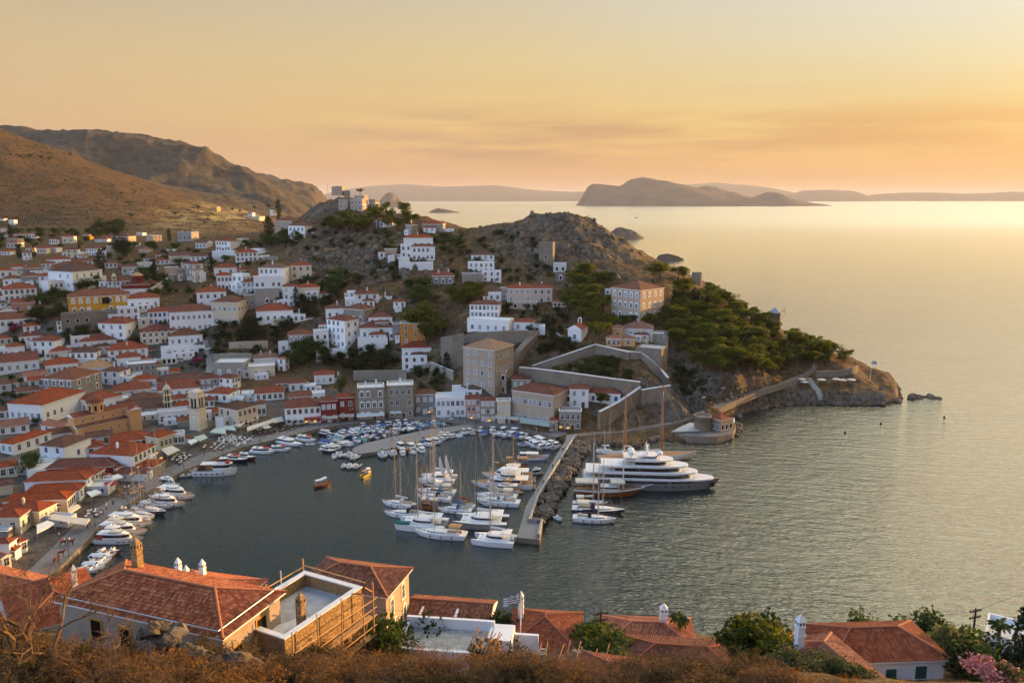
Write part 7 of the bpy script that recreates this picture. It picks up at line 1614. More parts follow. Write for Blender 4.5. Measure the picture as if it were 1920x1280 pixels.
def row(path,n,where,grp,hd,kinds,Ls=(4.8,6.6),jit=1.5):
 """boats side by side along a path of pixels; hd: heading in degrees relative to the path's direction"""
 w=[V3(PZ(*p,0))for p in path];seg=[(b_-a).length for a,b_ in zip(w,w[1:])];tot=sum(seg)
 for k in range(n):
  s=tot*(k+.5)/n;i=0
  while s>seg[i]and i<len(seg)-1:s-=seg[i];i+=1
  d=(w[i+1]-w[i]).normalized();p=w[i]+d*s+V3((-d.y,d.x,0))*brnd.uniform(-jit,jit);kd=brnd.choice(kinds)
  if kd not in SM:small(kd)
  src,used=SM[kd];o=dup(src)if used else src;SM[kd][1]=True
  tag(o,knd(kd)+' '+where,'fishing boat' if kd[0]in'fk' else'inflatable boat' if kd[0]=='r' else'motorboat',grp+', '+knd(kd));o.location=p;o.rotation_euler=(0,0,math.atan2(d.y,d.x)+R(hd)+brnd.uniform(-.12,.12));o.scale=(brnd.uniform(*Ls)/5.6,)*3
ALLK=['dww','dwb','cwb','cww','cwl','vwb','vww','dwt','fwt','kwb','dbw','vwc','cwk']
row([(616,819),(652,810),(700,801),(748,796),(792,796)],26,'along the waterfront of the inner basin','boats of the inner basin front',-88,ALLK)
row([(668,829),(737,812),(800,799),(850,793)],24,'along the inner edge of the curved mole','boats of the mole inner edge',92,ALLK)
row([(606,832),(640,820),(676,812),(720,807)],15,'in the middle of the inner basin','boats in the middle of the inner basin',-80,ALLK+['dgw'])
row([(612,846),(630,840),(655,832)],8,'rafted off the tip of the curved mole','boats off the mole tip',-70,['vww','cww','dww','vwc','dwk'])
row([(622,858),(640,856),(672,858)],5,'outside the tip of the curved mole','boats outside the mole tip',-95,['rgw','rcw','dww'])
row([(640,874),(676,874)],3,'floating off outside the mole tip in a trio','trio outside the mole tip',-95,['rcw','rgw'])
row([(708,856),(760,852),(800,846)],5,'below the outer edge of the curved mole','boats below the mole',-88,['dww','vwt','vww','rgw'],(6,8))
row([(745,845),(790,836),(815,828)],5,'with awning against the outer mole edge','boats at the outer mole edge',-85,['fot','vwt','vww','kwb'],(6,9))
row([(822,826),(870,813),(900,806)],9,'along the outer mole edge towards the quay','boats of the mole root',-88,['dww','fwt','vwc','kwt','dwb'])
row([(905,812),(940,815),(985,822)],8,'along the quay below the palace','boats below the palace',-85,['cwb','vww','fww','dww','kww'],(6,9))
row([(985,832),(1010,838),(1045,842)],6,'by the root of the pier','boats by the pier root',-100,['vww','cwb','vwb','fwb'],(7,9))
row([(206,1034),(196,1044),(186,1054),(176,1064),(166,1074)],8,'lined up on the western quay corner','boats of the western quay corner',80,['dww','dwt','cww','dww','drw'],(5.5,7),.5)
craft('dgw',352,893,.3,'small white tender beside the island ferry',None,5);craft('drw',366,884,.2,'little red speedboat by the island ferry stern',None,5.5);craft('dww',583,834,.1,'tiny white tender beneath the white launch',None,4);craft('rgw',1045,973,-1.2,'grey tender drifting outside the pier boulders',None,4.5)
t,L_=boat('fishing_caique','white wooden caique with pointed ends and short orange mast near the pier','fishing boat',(970,860),(1031,862));b,dk=hull_mb(L_,L_*.3,1.0,.45,.1,.9,2.0,True,.3);b.build('hull',[MATS['hull_white'],MATS['teak'],MATS['hull_blue']],t);b=MB();b.box((-.5,0,2.4),(4.4,2.6,.1));[b.tube((-2.4+3.8*i,s*1.2,.8),(-2.4+3.8*i,s*1.2,2.4),.04,.04,4)for i in(0,1)for s in(-1,1)];b.build('awning',[MATS['canvas_white']],t);b=MB();b.tube((2.6,0,.5),(2.6,0,6.5),.1,.07,6);b.build('mast',[MATS['varnish']],t);b=MB();deck_level(b,-L_*.42,-L_*.22,1.6,.9,2.4);b.build('wheelhouse',[MATS['white_paint'],MATS['yacht_glass']],t)
sloop('tiny sailing boat far out on the open sea',(1194,409),(1189,408.6),mh=1.6,hood=None)
for k,(x,y)in enumerate([(1771,783),(1652,795),(1585,812),(1381,811)]):t=thing('mooring_buoy','small dark mooring buoy floating off the headland','buoy',PZ(x,y,0),0,'mooring buoys off the headland');b=MB();b.lathe([(0,-.3),(.5,-.1),(.55,.3),(.3,.7),(0,.8)],10);b.build('float',[MATS['hull_black']],t)
# waterfront life
AW=[('J',[(600,478),(720,470),(715,530),(540,510)],'awning_green','pale green awning, lower of two slanting over the tables by the clock tower'),('J',[(720,445),(800,455),(832,490),(640,478)],'awning_green','pale green awning, upper of two slanting over the tables by the clock tower'),('J',[(930,375),(955,395),(880,450),(775,440)],'awning_cream','cream awning at the corner of the brown shuttered corner house'),('J',[(925,360),(1065,325),(1078,362),(955,405)],'awning_cream','cream awning along the right face of the brown shuttered corner house'),('J',[(950,465),(1225,380),(1235,400),(950,500)],'awning_cream','long thin cream awning over the crowded cafe tables'),('J',[(1215,375),(1330,350),(1350,385),(1240,410)],'awning_cream','pale awning between the corner house and the white waterfront house'),('J',[(1370,335),(1568,335),(1568,372),(1370,375)],'awning_white','white awning on the white waterfront house'),('J',[(1572,335),(1760,330),(1762,365),(1572,368)],'awning_red','red awning on the white waterfront house'),('I',[(525,1060),(600,1020),(980,1045),(930,1115)],'awning_cream','large cream canopy stretched over the quay near the foreground'),('I',[(400,1125),(520,1075),(600,1095),(400,1200)],'awning_white','white awning on the shop beside the large cream canopy'),('I',[(940,768),(1050,740),(1108,758),(990,806)],'awning_white','bluish white awning under the cream house with white balcony'),('I',[(1215,590),(1290,570),(1350,590),(1230,622)],'awning_white','white awning in front of the red fronted quay house'),('I',[(1440,500),(1488,488),(1500,515),(1440,548)],'awning_white','small white awning below the green door house'),('I',[(1600,428),(1690,392),(1722,418),(1640,460)],'awning_cream','cream awning beside the iron balcony'),('I',[(740,940),(850,898),(880,910),(760,982)],'awning_cream','tan awning below the row of dark arches'),('I',[(1130,662),(1268,640),(1290,658),(1150,690)],'awning_red','small dark red awning on the slim white quay house'),('J',[(10,708),(130,668),(215,703),(80,762)],'awning_cream','cream awning on the quay between the masts and the flat cafe house'),('J',[(300,615),(385,590),(412,605),(330,645)],'awning_white','white awning near the flat white cafe house'),('J',[(370,575),(480,545),(520,572),(430,608)],'awning_green','pale awning next to the clock tower foot'),('K',[(400,495),(700,478),(705,500),(400,522)],'awning_white','white awning along the tall grey stone waterfront house'),('K',[(15,500),(190,500),(192,530),(15,530)],'awning_cream','cream awning on the dark red waterfront house'),('K',[(200,490),(370,487),(372,512),(200,515)],'awning_cream','striped cream awning on the brick red waterfront house'),('K',[(760,455),(890,450),(890,475),(760,480)],'awning_white','white awning on the pale stone waterfront house'),('L',[(430,650),(760,695),(762,738),(440,690)],'awning_green','long pale green awning in front of the palace'),('L',[(165,620),(300,622),(298,648),(165,645)],'awning_white','white awning on the narrow cream waterfront house'),('L',[(300,635),(420,650),(420,668),(300,655)],'awning_cream','short cream awning at the palace corner')]
for tl,q,mt,lb in AW:px_awn(tl,q,4.3,lb,MATS[mt],group='awnings of the waterfront',fall=.35)
def glow(tile,x,y,w,h_,lb):
 X,Y=tp(tile,x,y);P=V3(PZ(X,Y,2.6));m=pxm(P);t=thing('shop_window',lb,'shop window',P+V3((-P.x,-P.y,0)).normalized()*1.2,-math.atan2(P.x,P.y),'lit shop windows');b=MB();b.box((0,0,0),(w*TS*m,.3,h_*TS*m));b.build('pane',[MATS['shop_glow']],t);b=MB();b.box((0,.02,h_*TS*m/2+.08),(w*TS*m+.3,.36,.16));b.box((0,.02,-h_*TS*m/2-.08),(w*TS*m+.3,.36,.16));b.build('frame',[MATS['dark_wood']],t)
for tl,x,y,lb in[('K',1190,468,'lit shop window of the grey waterfront house'),('K',1300,465,'lit shop window at the left of the white flat waterfront house'),('K',1375,455,'brightest lit shop window, middle of the white flat waterfront house'),('K',1470,480,'lit shop window at the right of the white flat waterfront house'),('K',1650,530,'lit shop window under the orange washed house'),('K',1845,550,'lit shop window under the stone waterfront house'),('F',1595,1155,'lit window below the red awning'),('F',1690,1150,'second lit window below the red awning'),('L',880,745,'lit shop window below the stone annex'),('L',960,755,'second lit shop window below the stone annex'),('L',100,675,'lit shop window next to the stone waterfront house'),('I',1705,330,'lit lantern window in the alley under the yellow house'),('J',10,790,'lit shop front behind the masts')]:glow(tl,x,y,34,24,lb)
def one(name,b,mats):o=b.build(name,mats);return o
b=MB();b.box((0,0,.74),(.85,.85,.05));b.tube((0,0,0),(0,0,.72),.04,.04,6,1);b.box((0,0,.03),(.5,.5,.05),1);TBW=b.mesh('cafe_table',[MATS['canvas_white'],MATS['iron']]);TBD=b.mesh('cafe_table',[MATS['teak'],MATS['iron']])
b=MB();b.box((0,0,.45),(.48,.46,.05));b.box((0,.23,.72),(.48,.05,.5));[b.box((sx*.2,sy*.19,.22),(.05,.05,.44))for sx in(-1,1)for sy in(-1,1)];CHW=b.mesh('cafe_chair',[MATS['canvas_white']]);CHD=b.mesh('cafe_chair',[MATS['dark_wood']]);CHB=b.mesh('cafe_chair',[MATS['varnish']])
crnd=random.Random(77)
def cafe(tile,poly,n,tb,chm,where,z=1.5,tone=''):
 P=[tp(tile,*p)for p in poly];xs=[p[0]for p in P];ys=[p[1]for p in P];done=[];k=0
 while len(done)<n and k<4000:
  k+=1;x,y=crnd.uniform(min(xs),max(xs)),crnd.uniform(min(ys),max(ys))
  if not in_poly(x,y,P):continue
  p=PZ(x,y,z)
  if any(math.hypot(p[0]-q[0],p[1]-q[1])<1.75 for q in done):continue
  done.append(p);a=crnd.uniform(0,1.5);tag(mk('cafe_table',tb,None,p,a),'%s cafe table %s'%(tone,where),'table','cafe tables '+where)
  for j in range(crnd.choice((1,2,2,3))):c=a+j*math.pi/2+.1;tag(mk('cafe_chair',chm,None,(p[0]-.72*math.sin(c),p[1]+.72*math.cos(c),p[2]),c),'%s cafe chair drawn up %s'%(tone,where),'chair','cafe chairs '+where)
cafe('J',[(600,640),(740,560),(1010,610),(880,690)],36,TBW,CHW,'in the square before the clock tower',tone='white')
cafe('J',[(850,520),(1350,400),(1590,430),(1480,500),(1100,560)],40,TBD,CHD,'under the long cream awning',tone='dark')
cafe('J',[(450,700),(600,650),(740,680),(640,745)],12,TBW,CHB,'at the quay side below the clock tower',tone='pale')
cafe('J',[(100,830),(230,760),(330,790),(220,880)],16,TBW,CHD,'in front of the yellow quay house',tone='white topped')
cafe('I',[(1260,830),(1300,740),(1580,720),(1600,780),(1400,850)],14,TBD,CHB,'by the mid quay yachts',tone='brown')
cafe('I',[(910,1070),(950,990),(1150,990),(1050,1060)],12,TBW,CHD,'on the quay by the large canopy',tone='square white')
cafe('L',[(480,760),(760,790),(760,820),(480,785)],12,TBD,CHB,'in front of the palace',tone='brown')
def parasol(P,mat,lb,grp,r=1.5):
 t=thing('parasol',lb,'parasol',P,0,grp);b=MB();b.tube((0,0,0),(0,0,2.7),.04,.04,6);b.build('pole',[MATS['wood']],t);b=MB();b.lathe([(r,2.2),(r*.5,2.55),(0,2.8)],8,smooth=False);b.build('canopy',[mat],t)
for k,(x,y)in enumerate([(525,668),(545,690),(680,672),(800,668),(850,675),(920,672)]):parasol(hit(*tp('T',x,y+12)),MATS['canvas_cream'],'round cream parasol on the bathing terrace of the headland','parasols of the bathing terrace',2.0)
t=thing('tent','white pointed market tent among the cafe tables','tent',PZ(*tp('J',1170,530),1.5));b=MB();b.lathe([(2.0,2.2),(1.0,2.7),(.3,3.6),(0,4.2)],4,smooth=False);b.build('canopy',[MATS['canvas_cream']],t);b=MB();[b.tube((1.9*math.cos(a),1.9*math.sin(a),0),(1.9*math.cos(a),1.9*math.sin(a),2.2),.05,.05,5)for a in(0,1.57,3.14,4.71)];b.build('post',[MATS['steel']],t)
b=MB();b.tube((0,0,0),(0,0,.7),.12,.09,8);b.tube((0,0,.7),(0,0,4.6),.06,.045,6);b.tube((-.5,0,4.5),(.5,0,4.5),.03,.03,5);LPM=b.mesh('post',[MATS['iron']]);b=MB();[b.lathe([(.1,0),(.2,.35),(.05,.5),(0,.55)],8,(s*.5,0,4.5))for s in(-1,1)];LHM=b.mesh('lantern',[MATS['white_paint']])
for x,y,z in[(735,826,1.2),(748,829,1.2),(785,815,1.2),(830,806,1.2),(875,794,1.4),(345,880,1.5),(430,842,1.5),(487,828,1.5),(598,800,1.5),(660,788,1.5),(745,782,1.5),(817,782,1.5),(950,800,1.6),(1010,812,1.6),(129,1043,1.5),(178,985,1.5),(240,940,1.5),(300,900,1.5),(1030,862,1.5),(1000,930,1.5),(1355,742,8),(1319,760,6)]:
 P=PZ(x,y,z)if z<3 else hit(x,y+6);t=thing('street_lamp','slim black twin street lamp '+('on the curved mole' if 730<x<880 and y>793 else'on the pier' if y>850 and x>990 else'on the headland road' if x>1300 else'along the quay'),'street lamp',P,.4,'street lamps '+('of the mole' if 730<x<880 and y>793 else'of the pier' if y>850 and x>990 else'of the road' if x>1300 else'of the quay'));mk('post',LPM,t);mk('lantern',LHM,t)
def skin_mesh(name,verts,edges,rad,mats,pick,root=0,lv=1):
 me=bpy.data.meshes.new(name);me.from_pydata(verts,edges,[]);o=bpy.data.objects.new(name,me);COL.objects.link(o);md=o.modifiers.new('skin','SKIN');md.use_smooth_shade=True
 for k,r in enumerate(rad):me.skin_vertices[0].data[k].radius=(r,r)if not isinstance(r,tuple)else r
 me.skin_vertices[0].data[root].use_root=True;o.modifiers.new('sub','SUBSURF').render_levels=lv;o.modifiers['sub'].levels=lv
 dg=bpy.context.evaluated_depsgraph_get();me2=bpy.data.meshes.new_from_object(o.evaluated_get(dg));bpy.data.objects.remove(o);me2 .materials.clear()
 for m in mats:me2 .materials.append(m)
 for p in me2 .polygons:p.material_index=pick(p.center);p.use_smooth=True
 me2 .name=name;return me2
def person_mesh(shirt,legs,stride):
 s=stride;v=[(0,0,.95),(0,0,1.15),(0,0,1.38),(0,0,1.5),(0,-.01,1.6),(0,-.01,1.72),(-.1,0,.9),(-.11,-.12*s,.5),(-.11,.1*s,.07),(-.11,.1*s-.14,.03),(.1,0,.9),(.11,.12*s,.5),(.11,-.12*s,.07),(.11,-.12*s-.14,.03),(-.19,0,1.40),(-.25,.06*s,1.14),(-.26,-.06*s-.05,.90),(-.26,-.06*s-.09,.80),(.19,0,1.40),(.25,-.06*s,1.14),(.26,.06*s-.05,.90),(.26,.06*s-.09,.80)]
 e=[(0,1),(1,2),(2,3),(3,4),(4,5),(0,6),(6,7),(7,8),(8,9),(0,10),(10,11),(11,12),(12,13),(2,14),(14,15),(15,16),(16,17),(2,18),(18,19),(19,20),(20,21)]
 r=[(.15,.11),(.13,.1),(.17,.11),.06,.095,.075,.095,.06,.045,.04,.095,.06,.045,.04,.06,.042,.033,.035,.06,.042,.033,.035]
 return skin_mesh('person',v,e,r,[MATS[shirt],MATS[legs],MATS['skin'],MATS['hair']],lambda c:(3 if c.z>1.66 or(c.z>1.55 and c.y>.03)else 2 if c.z>1.47 or(abs(c.x)>.2 and c.z<1.12)or c.z<.06 else 0 if c.z>.96 else 1))
PM=[('white shirt and dark trousers',person_mesh('cloth_white','cloth_dark',1)),('dark clothes',person_mesh('cloth_dark','cloth_dark',.6)),('blue top and tan trousers',person_mesh('cloth_blue','cloth_tan',1.2)),('red top and blue trousers',person_mesh('cloth_red','cloth_blue',.3)),('tan top and white trousers',person_mesh('cloth_tan','cloth_white',.9))]
prn=random.Random(9)
def person(P,k,where,grp,rz=None):return tag(mk('person',PM[k][1],None,tuple(float(v)for v in P),prn.uniform(0,6.28)if rz is None else rz),'person in %s %s'%(PM[k][0].replace('and dark trousers','and dark trousers'),where),'person','%s, %s'%(grp,PM[k][0]))
def crowd(px,n,z,where,grp):
 for _ in range(n):a,c=prn.choice(list(zip(px,px[1:])));f=prn.random();person(PZ(a[0]+(c[0]-a[0])*f+prn.uniform(-3,3),a[1]+(c[1]-a[1])*f+prn.uniform(-2,2),z),prn.randrange(5),where,grp)
crowd([(620,793),(700,782),(790,778),(850,783),(900,792)],26,1.5,'walking along the shop front of the inner basin','walkers of the basin front')
crowd([(930,798),(1000,806),(1060,814)],9,1.5,'walking on the quay below the palace','walkers below the palace')
crowd([(1060,840),(1035,880),(1010,920),(985,990)],9,1.52,'strolling on the pier','strollers on the pier')
crowd([(155,1000),(200,955),(260,910),(330,868)],20,1.5,'walking on the western quay','walkers of the western quay')
crowd([(380,855),(450,830),(540,806)],16,1.5,'between cafe tables and moored boats','walkers of the cafe quay')
for x,y in[(1398,738),(1404,734),(1436,726),(1340,764),(1525,690),(1500,708),(1415,731)]:person(np.array(hit(x,y))+[0,0,.35],prn.randrange(5),'walking on the headland road','walkers of the headland road')
for x,y in[(948,421),(952,421),(957,420),(962,420),(968,419),(976,415)]:person(hit(x,y),1,'standing on the skyline of the rocky hill','people on the hill skyline')
person(PZ(111,1008,1.5),0,'alone in the open end of the western quay','lone walker',2)
def mule(P,rz,lb):
 v=[(0,0,1.15),(.35,0,1.2),(.6,0,1.25),(.85,0,1.55),(1.0,0,1.72),(1.3,0,1.52),(-.35,0,1.2),(-.6,0,1.2),(-.72,0,.9),(-.75,0,.6)]
 e=[(0,1),(1,2),(2,3),(3,4),(4,5),(0,6),(6,7),(7,8),(8,9)];r=[.27,.27,.22,.15,.14,.08,.27,.22,.05,.05]
 for sx,lst in((.55,[(.0,.9),(.03,.5),(-.02,.08)]),(-.6,[(.03,.85),(-.1,.52),(-.02,.08)])):
  for sy in(-.17,.17):
   pr=2 if sx>0 else 7
   for dx,z in lst:v.append((sx+dx,sy,z));e.append((pr,len(v)-1));pr=len(v)-1;r.append(.09 if z>.8 else.055)
 for sy in(-.06,.06):v.append((.97,sy*1.6,1.98));e.append((4,len(v)-1));r.append(.03)
 o=mk('mule',skin_mesh('mule',v,e,r,[MATS['mule_coat'],MATS['canvas_red']],lambda c:0),None,P,rz);tag(o,lb,'mule','mules of the quay');b=MB();b.box((0,0,1.47),(.5,.5,.12));b.box((0,.3,1.25),(.45,.06,.4));b.box((0,-.3,1.25),(.45,.06,.4));b.build('saddle',[MATS['canvas_red']],o)
for x,y,rz,lb in[(507,168,.1,'brown mule led by a handler on the near quay, first of two walking'),(566,165,.15,'brown mule on the near quay, second of two walking'),(488,255,.3,'dark mule waiting beside the near quay edge'),(450,310,1.2,'dark mule standing apart lower on the near quay')]:X,Y=tp('Z',x,y+14);mule(PZ(X,Y,1.5),rz,lb)
person(PZ(*tp('Z',497,165),1.5),3,'leading the mules','mule handler',1.5)
# the slope just below the viewpoint
NP={'near_tiles':0}
def near_slope(b,A,u,v,w0,top):
 """barrel tiles over one slope: A eave corner, u along the eave, v up the slope, w0 eave length, top(s)->(v limits)"""
 n=u.cross(v);p=.24;c=int(w0/p);co=.40
 for k in range(c):
  s=(k+.5)*w0/c;vm=top(s);
  if vm<.15:continue
  nc=max(1,int(math.ceil(vm/co)))
  for j in range(nc):
   v0,v1=j*co,min((j+1)*co,vm)
   if v1-v0<.03:continue
   jit=random.uniform(-.008,.008);hw=w0/c/2;a0=[A+u*(s+hw*math.cos(t_)+jit)+v*(v0-.03)+n*(.045+.085*math.sin(t_))for t_ in(0,.8,1.57,2.34,3.14)];a1=[A+u*(s+hw*.86*math.cos(t_)+jit)+v*v1+n*(.012+.07*math.sin(t_))for t_ in(0,.8,1.57,2.34,3.14)]
   uu=[(s+.01,v0+.1)]*4
   for i in range(4):b.face([a0[i],a0[i+1],a1[i+1],a1[i]],0,uu,False)
   if j==0:b.face(a0,0,[(s,0)]*5)
def near_roof(par,W,Ln,h,pitch=20,tone='near_tiles',typ='h',ov=.45,gutter=True,loc=(0,0,0),rz=0.0):
 me,zr=roof_mesh('roof',typ,tone,W,Ln,h,pitch,ov,.16);o=mk('roof',me,par,loc,rz)
 b=MB();a,c=W/2+ov,Ln/2+ov;tn=math.tan(R(pitch));cs=math.cos(R(pitch));sn=math.sin(R(pitch));q=[V3((-a,-c,h)),V3((a,-c,h)),V3((a,c,h)),V3((-a,c,h))]
 for k in range(4):
  A,B=q[k],q[(k+1)%4];u=(B-A).normalized();w0=(B-A).length;inn=V3((-u.y,u.x,0));v=inn*cs+V3((0,0,sn));m_=min(a,c)/cs
  if typ=='h':near_slope(b,A,u,v,w0,lambda s:min(s/cs,(w0-s)/cs,m_))
  elif(typ=='g' and k in(0,2))or(typ=='e' and k in(1,3)):mm=(c if typ=='g' else a)/cs;near_slope(b,A,u,v,w0,lambda s:mm)
 b.build('tile',[MATS[tone]],o)
 r=abs(a-c);zt=h+min(a,c)*tn;R0,R1=(V3((-r,0,zt)),V3((r,0,zt)))if a>c else(V3((0,-r,zt)),V3((0,r,zt)))
 if typ=='g':R0,R1=V3((-a,0,h+c*tn)),V3((a,0,h+c*tn))
 if typ=='e':R0,R1=V3((0,-c,h+a*tn)),V3((0,c,h+a*tn))
 b=MB();prs=[(R0,R1)]+([(q[0],R0),(q[3],R0 if a>c else R1),(q[1],R1 if a>c else R0),(q[2],R1)]if typ=='h' else[])
 for A,B in prs:
  d=B-A;n=max(1,int(d.length/.38))
  for k in range(n):b.tube(A+d*(k/n)+V3((0,0,.07)),A+d*((k+1.12)/n)+V3((0,0,.10)),.15,.12,7,0,True)
 b.build('ridge_tile',[MATS[tone]],o)
 if gutter:b=MB();zz=h+.75*tn;[b.tube(q[k]+V3((0,0,.13+.32*1))+(q[(k+2)%4]-q[k]).normalized()*.9,q[(k+1)%4]+V3((0,0,.45))+(q[(k+3)%4]-q[(k+1)%4]).normalized()*.9,.075,.075,6)for k in(0,1)];b.build('gutter',[MATS['steel']],o)
 return o
def near_house(label,c,yaw,W,Ln,ez,wall,tone='near_tiles',typ='h',pitch=20,wins=(),dn=9,name='house',cat='house',gutter=False,group='houses on the near slope',wt='o'):
 t=thing(name,label,cat,(c[0],c[1],ez),R(yaw),group);b=MB();b.box((0,0,-dn/2),(W,Ln,dn));
 if typ=='e':z1=(W/2)*math.tan(R(pitch));b.face([(-W/2,-Ln/2-.002,0),(W/2,-Ln/2-.002,0),(0,-Ln/2-.002,z1)])
 if typ=='g':z1=(Ln/2)*math.tan(R(pitch));[b.face([(s*(W/2+.002),-Ln/2,0),(s*(W/2+.002),Ln/2,0),(s*(W/2+.002),0,z1)])for s in(-1,1)]
 b.build('wall',[MATS[wall]],t);near_roof(t,W,Ln,.02,pitch,tone,typ,gutter=gutter)
 for f,u,z,w,h_,k in wins:
  rz={'f':0,'r':math.pi/2,'l':-math.pi/2}[f];p={'f':(u,-Ln/2-.004,z),'r':(W/2+.004,u,z),'l':(-W/2-.004,u,z)}[f]
  if k=='w':
   b=MB();b.box((0,-.03,h_/2),(w+.36,.09,h_+.3),0);b.box((0,-.085,h_/2),(w,.03,h_),1);mk('window',b.mesh('window',[MATS['yellow_wall'],MATS['opening_shade']]),t,p,rz)
  elif k=='d':o=mk('door',door_mesh('g'),t,p,rz);o.scale=(w,1,h_/2.3)
  else:o=mk('window',window_mesh(k[0],'a' in k),t,p,rz);o.scale=(w,1,h_/1.7)
 return t
def brick_chimney(P,h_,lb,mat='tan_wall',par=None,w=.8,rz=0.0):
 t=mk('chimney',None,par,P,rz)if par else thing('chimney',lb,'chimney',P,rz)
 b=MB();b.box((0,0,h_/2-1),(w,w,h_+2));[b.box((0,0,h_*f),(w+.1,w+.1,.08))for f in(.55,.95)];b.box((0,0,h_+.28),(w,w,.5));b.box((0,0,h_+.75),(w*1.1,w*1.1,.7),0,0,.12)
 for s in(-1,1):b.box((s*w*.24,0,h_+.28),(w*.22,w+.02,.34),1);b.box((0,s*w*.24,h_+.28),(w+.02,w*.22,.34),1)
 return b.build('stack',[MATS[mat],MATS['opening_shade']],t)
C1=V3((-26,66));yw=math.atan2(-6.8,18.7);ux=V3((math.cos(yw),math.sin(yw)));uy=V3((-ux.y,ux.x));cc=C1-ux*9.8+uy*4.2
big1=near_house('largest foreground house, long terracotta roof with gutter and unglazed openings',cc,math.degrees(yw),19.6,8.4,51.3,'tan_wall',pitch=21,wins=[('f',-5.2,-3.4,1.2,2.1,'w'),('f',-1.6,-3.7,1.2,2.2,'w'),('f',4.4,-3.7,1.2,2.2,'w'),('r',1.2,-3.4,1.3,2.4,'w'),('r',-2.4,-3.6,1.2,1.6,'w')],gutter=True)
brick_chimney((-6.3,2.4,.6),2.5,'','rough_stone',big1)
near_house('red roofed white house at the lower western corner, with white chimney',(-57,92),-52,13,9,41.0,'white_wall','near_brown_tiles',pitch=20);brick_chimney((1.0,2.5,1.2),2.0,'','white_wall',bpy.data.objects['house.%03d'%0]if False else[o for o in bpy.data.objects if o.get('label','').startswith('red roofed white house at the lower')][0],.55)
near_house('white house with pale red roof at the extreme western corner above the near quay',(-75,110),-20,16,7,34,'white_wall','near_pale_tiles','g',18)
h4=near_house('tan roofed house with glowing end wall just behind the largest foreground roof',(-37,92),-14,10,6,42.6,'cream_wall','near_pale_tiles','h',20)
for x,hh in((-5.5,1.7),(-4.4,.8),(-2.0,1.9)):brick_chimney((x,1.0,0.1),hh,'','white_wall',h4,.6)
near_house('orange roofed house with arched white windows on its sunlit side, facing the harbour',(-19.8,94.5),-15,11.4,7.2,42.8,'tan_wall',pitch=21,wins=[('r',-1.9,-3.2,.8,1.7,'ka'),('r',1.6,-2.9,.8,1.7,'ka'),('r',1.9,-6.0,.8,1.7,'ka'),('r',-1.0,-6.4,.8,1.7,'ka')])
r7=near_house('low row of orange roofs divided by white ridges near the water',(-8,97),-8,10.5,5.5,36.9,'cream_wall',pitch=20,typ='g')
b=MB();[b.box((x,-1.5,.75),(.28,3.2,.22),0)for x in(-3.4,1.2)];o=b.build('divider',[MATS['white_paint']],r7);o.rotation_euler=(0,0,0)
hf=near_house('house with steep brown tiled hip and white chimney behind the blue striped flag',(3.9,86.5),-7,7.6,8.4,40.0,'white_wall','near_brown_tiles',pitch=24);brick_chimney((-3.0,1.2,.9),2.2,'','white_wall',hf,.6)
h12=near_house('long low tiled roof with white chimney, beyond the utility pole',(17,92.5),-4,11,7,36.2,'white_wall','near_pale_tiles',pitch=20);brick_chimney((2.0,.4,1.2),1.6,'','white_wall',h12,.9)
near_house('wide weathered roof close above the brush, right of the ruin',(18.2,79),-7,13.5,8,40.9,'tan_wall','near_brown_tiles',pitch=20)
near_house('corner of a tiled roof lowest in the brush',(9.6,66.5),-14,6.5,5,47.2,'tan_wall','near_brown_tiles',pitch=18)
hr=near_house('white house with green door and brown tiled roof at the lower eastern corner',(37.5,76.4),3.5,11.6,6.6,44.6,'white_wall','near_brown_tiles',pitch=22,wins=[('f',.3,-3.2,1.1,2.3,'d'),('f',3.4,-2.2,1.2,1.4,'g')])
hw=near_house('tiled wing with bright orange slope and white chimney, beside the green door house',(30.5,68.5),14,5.6,10,46.6,'white_wall','near_tiles','h',22);brick_chimney((-2.0,3.2,.6),2.3,'','white_wall',hw,.7)
near_house('small roof end peeping over the shrubs west of the tiled wing',(27.2,74.8),8,5.5,4,45.0,'white_wall','near_pale_tiles',pitch=18)
H('P',1846,1908,1196,1245,0,'fw','w','2x1k','','flat white cottage at the eastern frame, below the black cypress',group='houses on the near slope',depth=84)
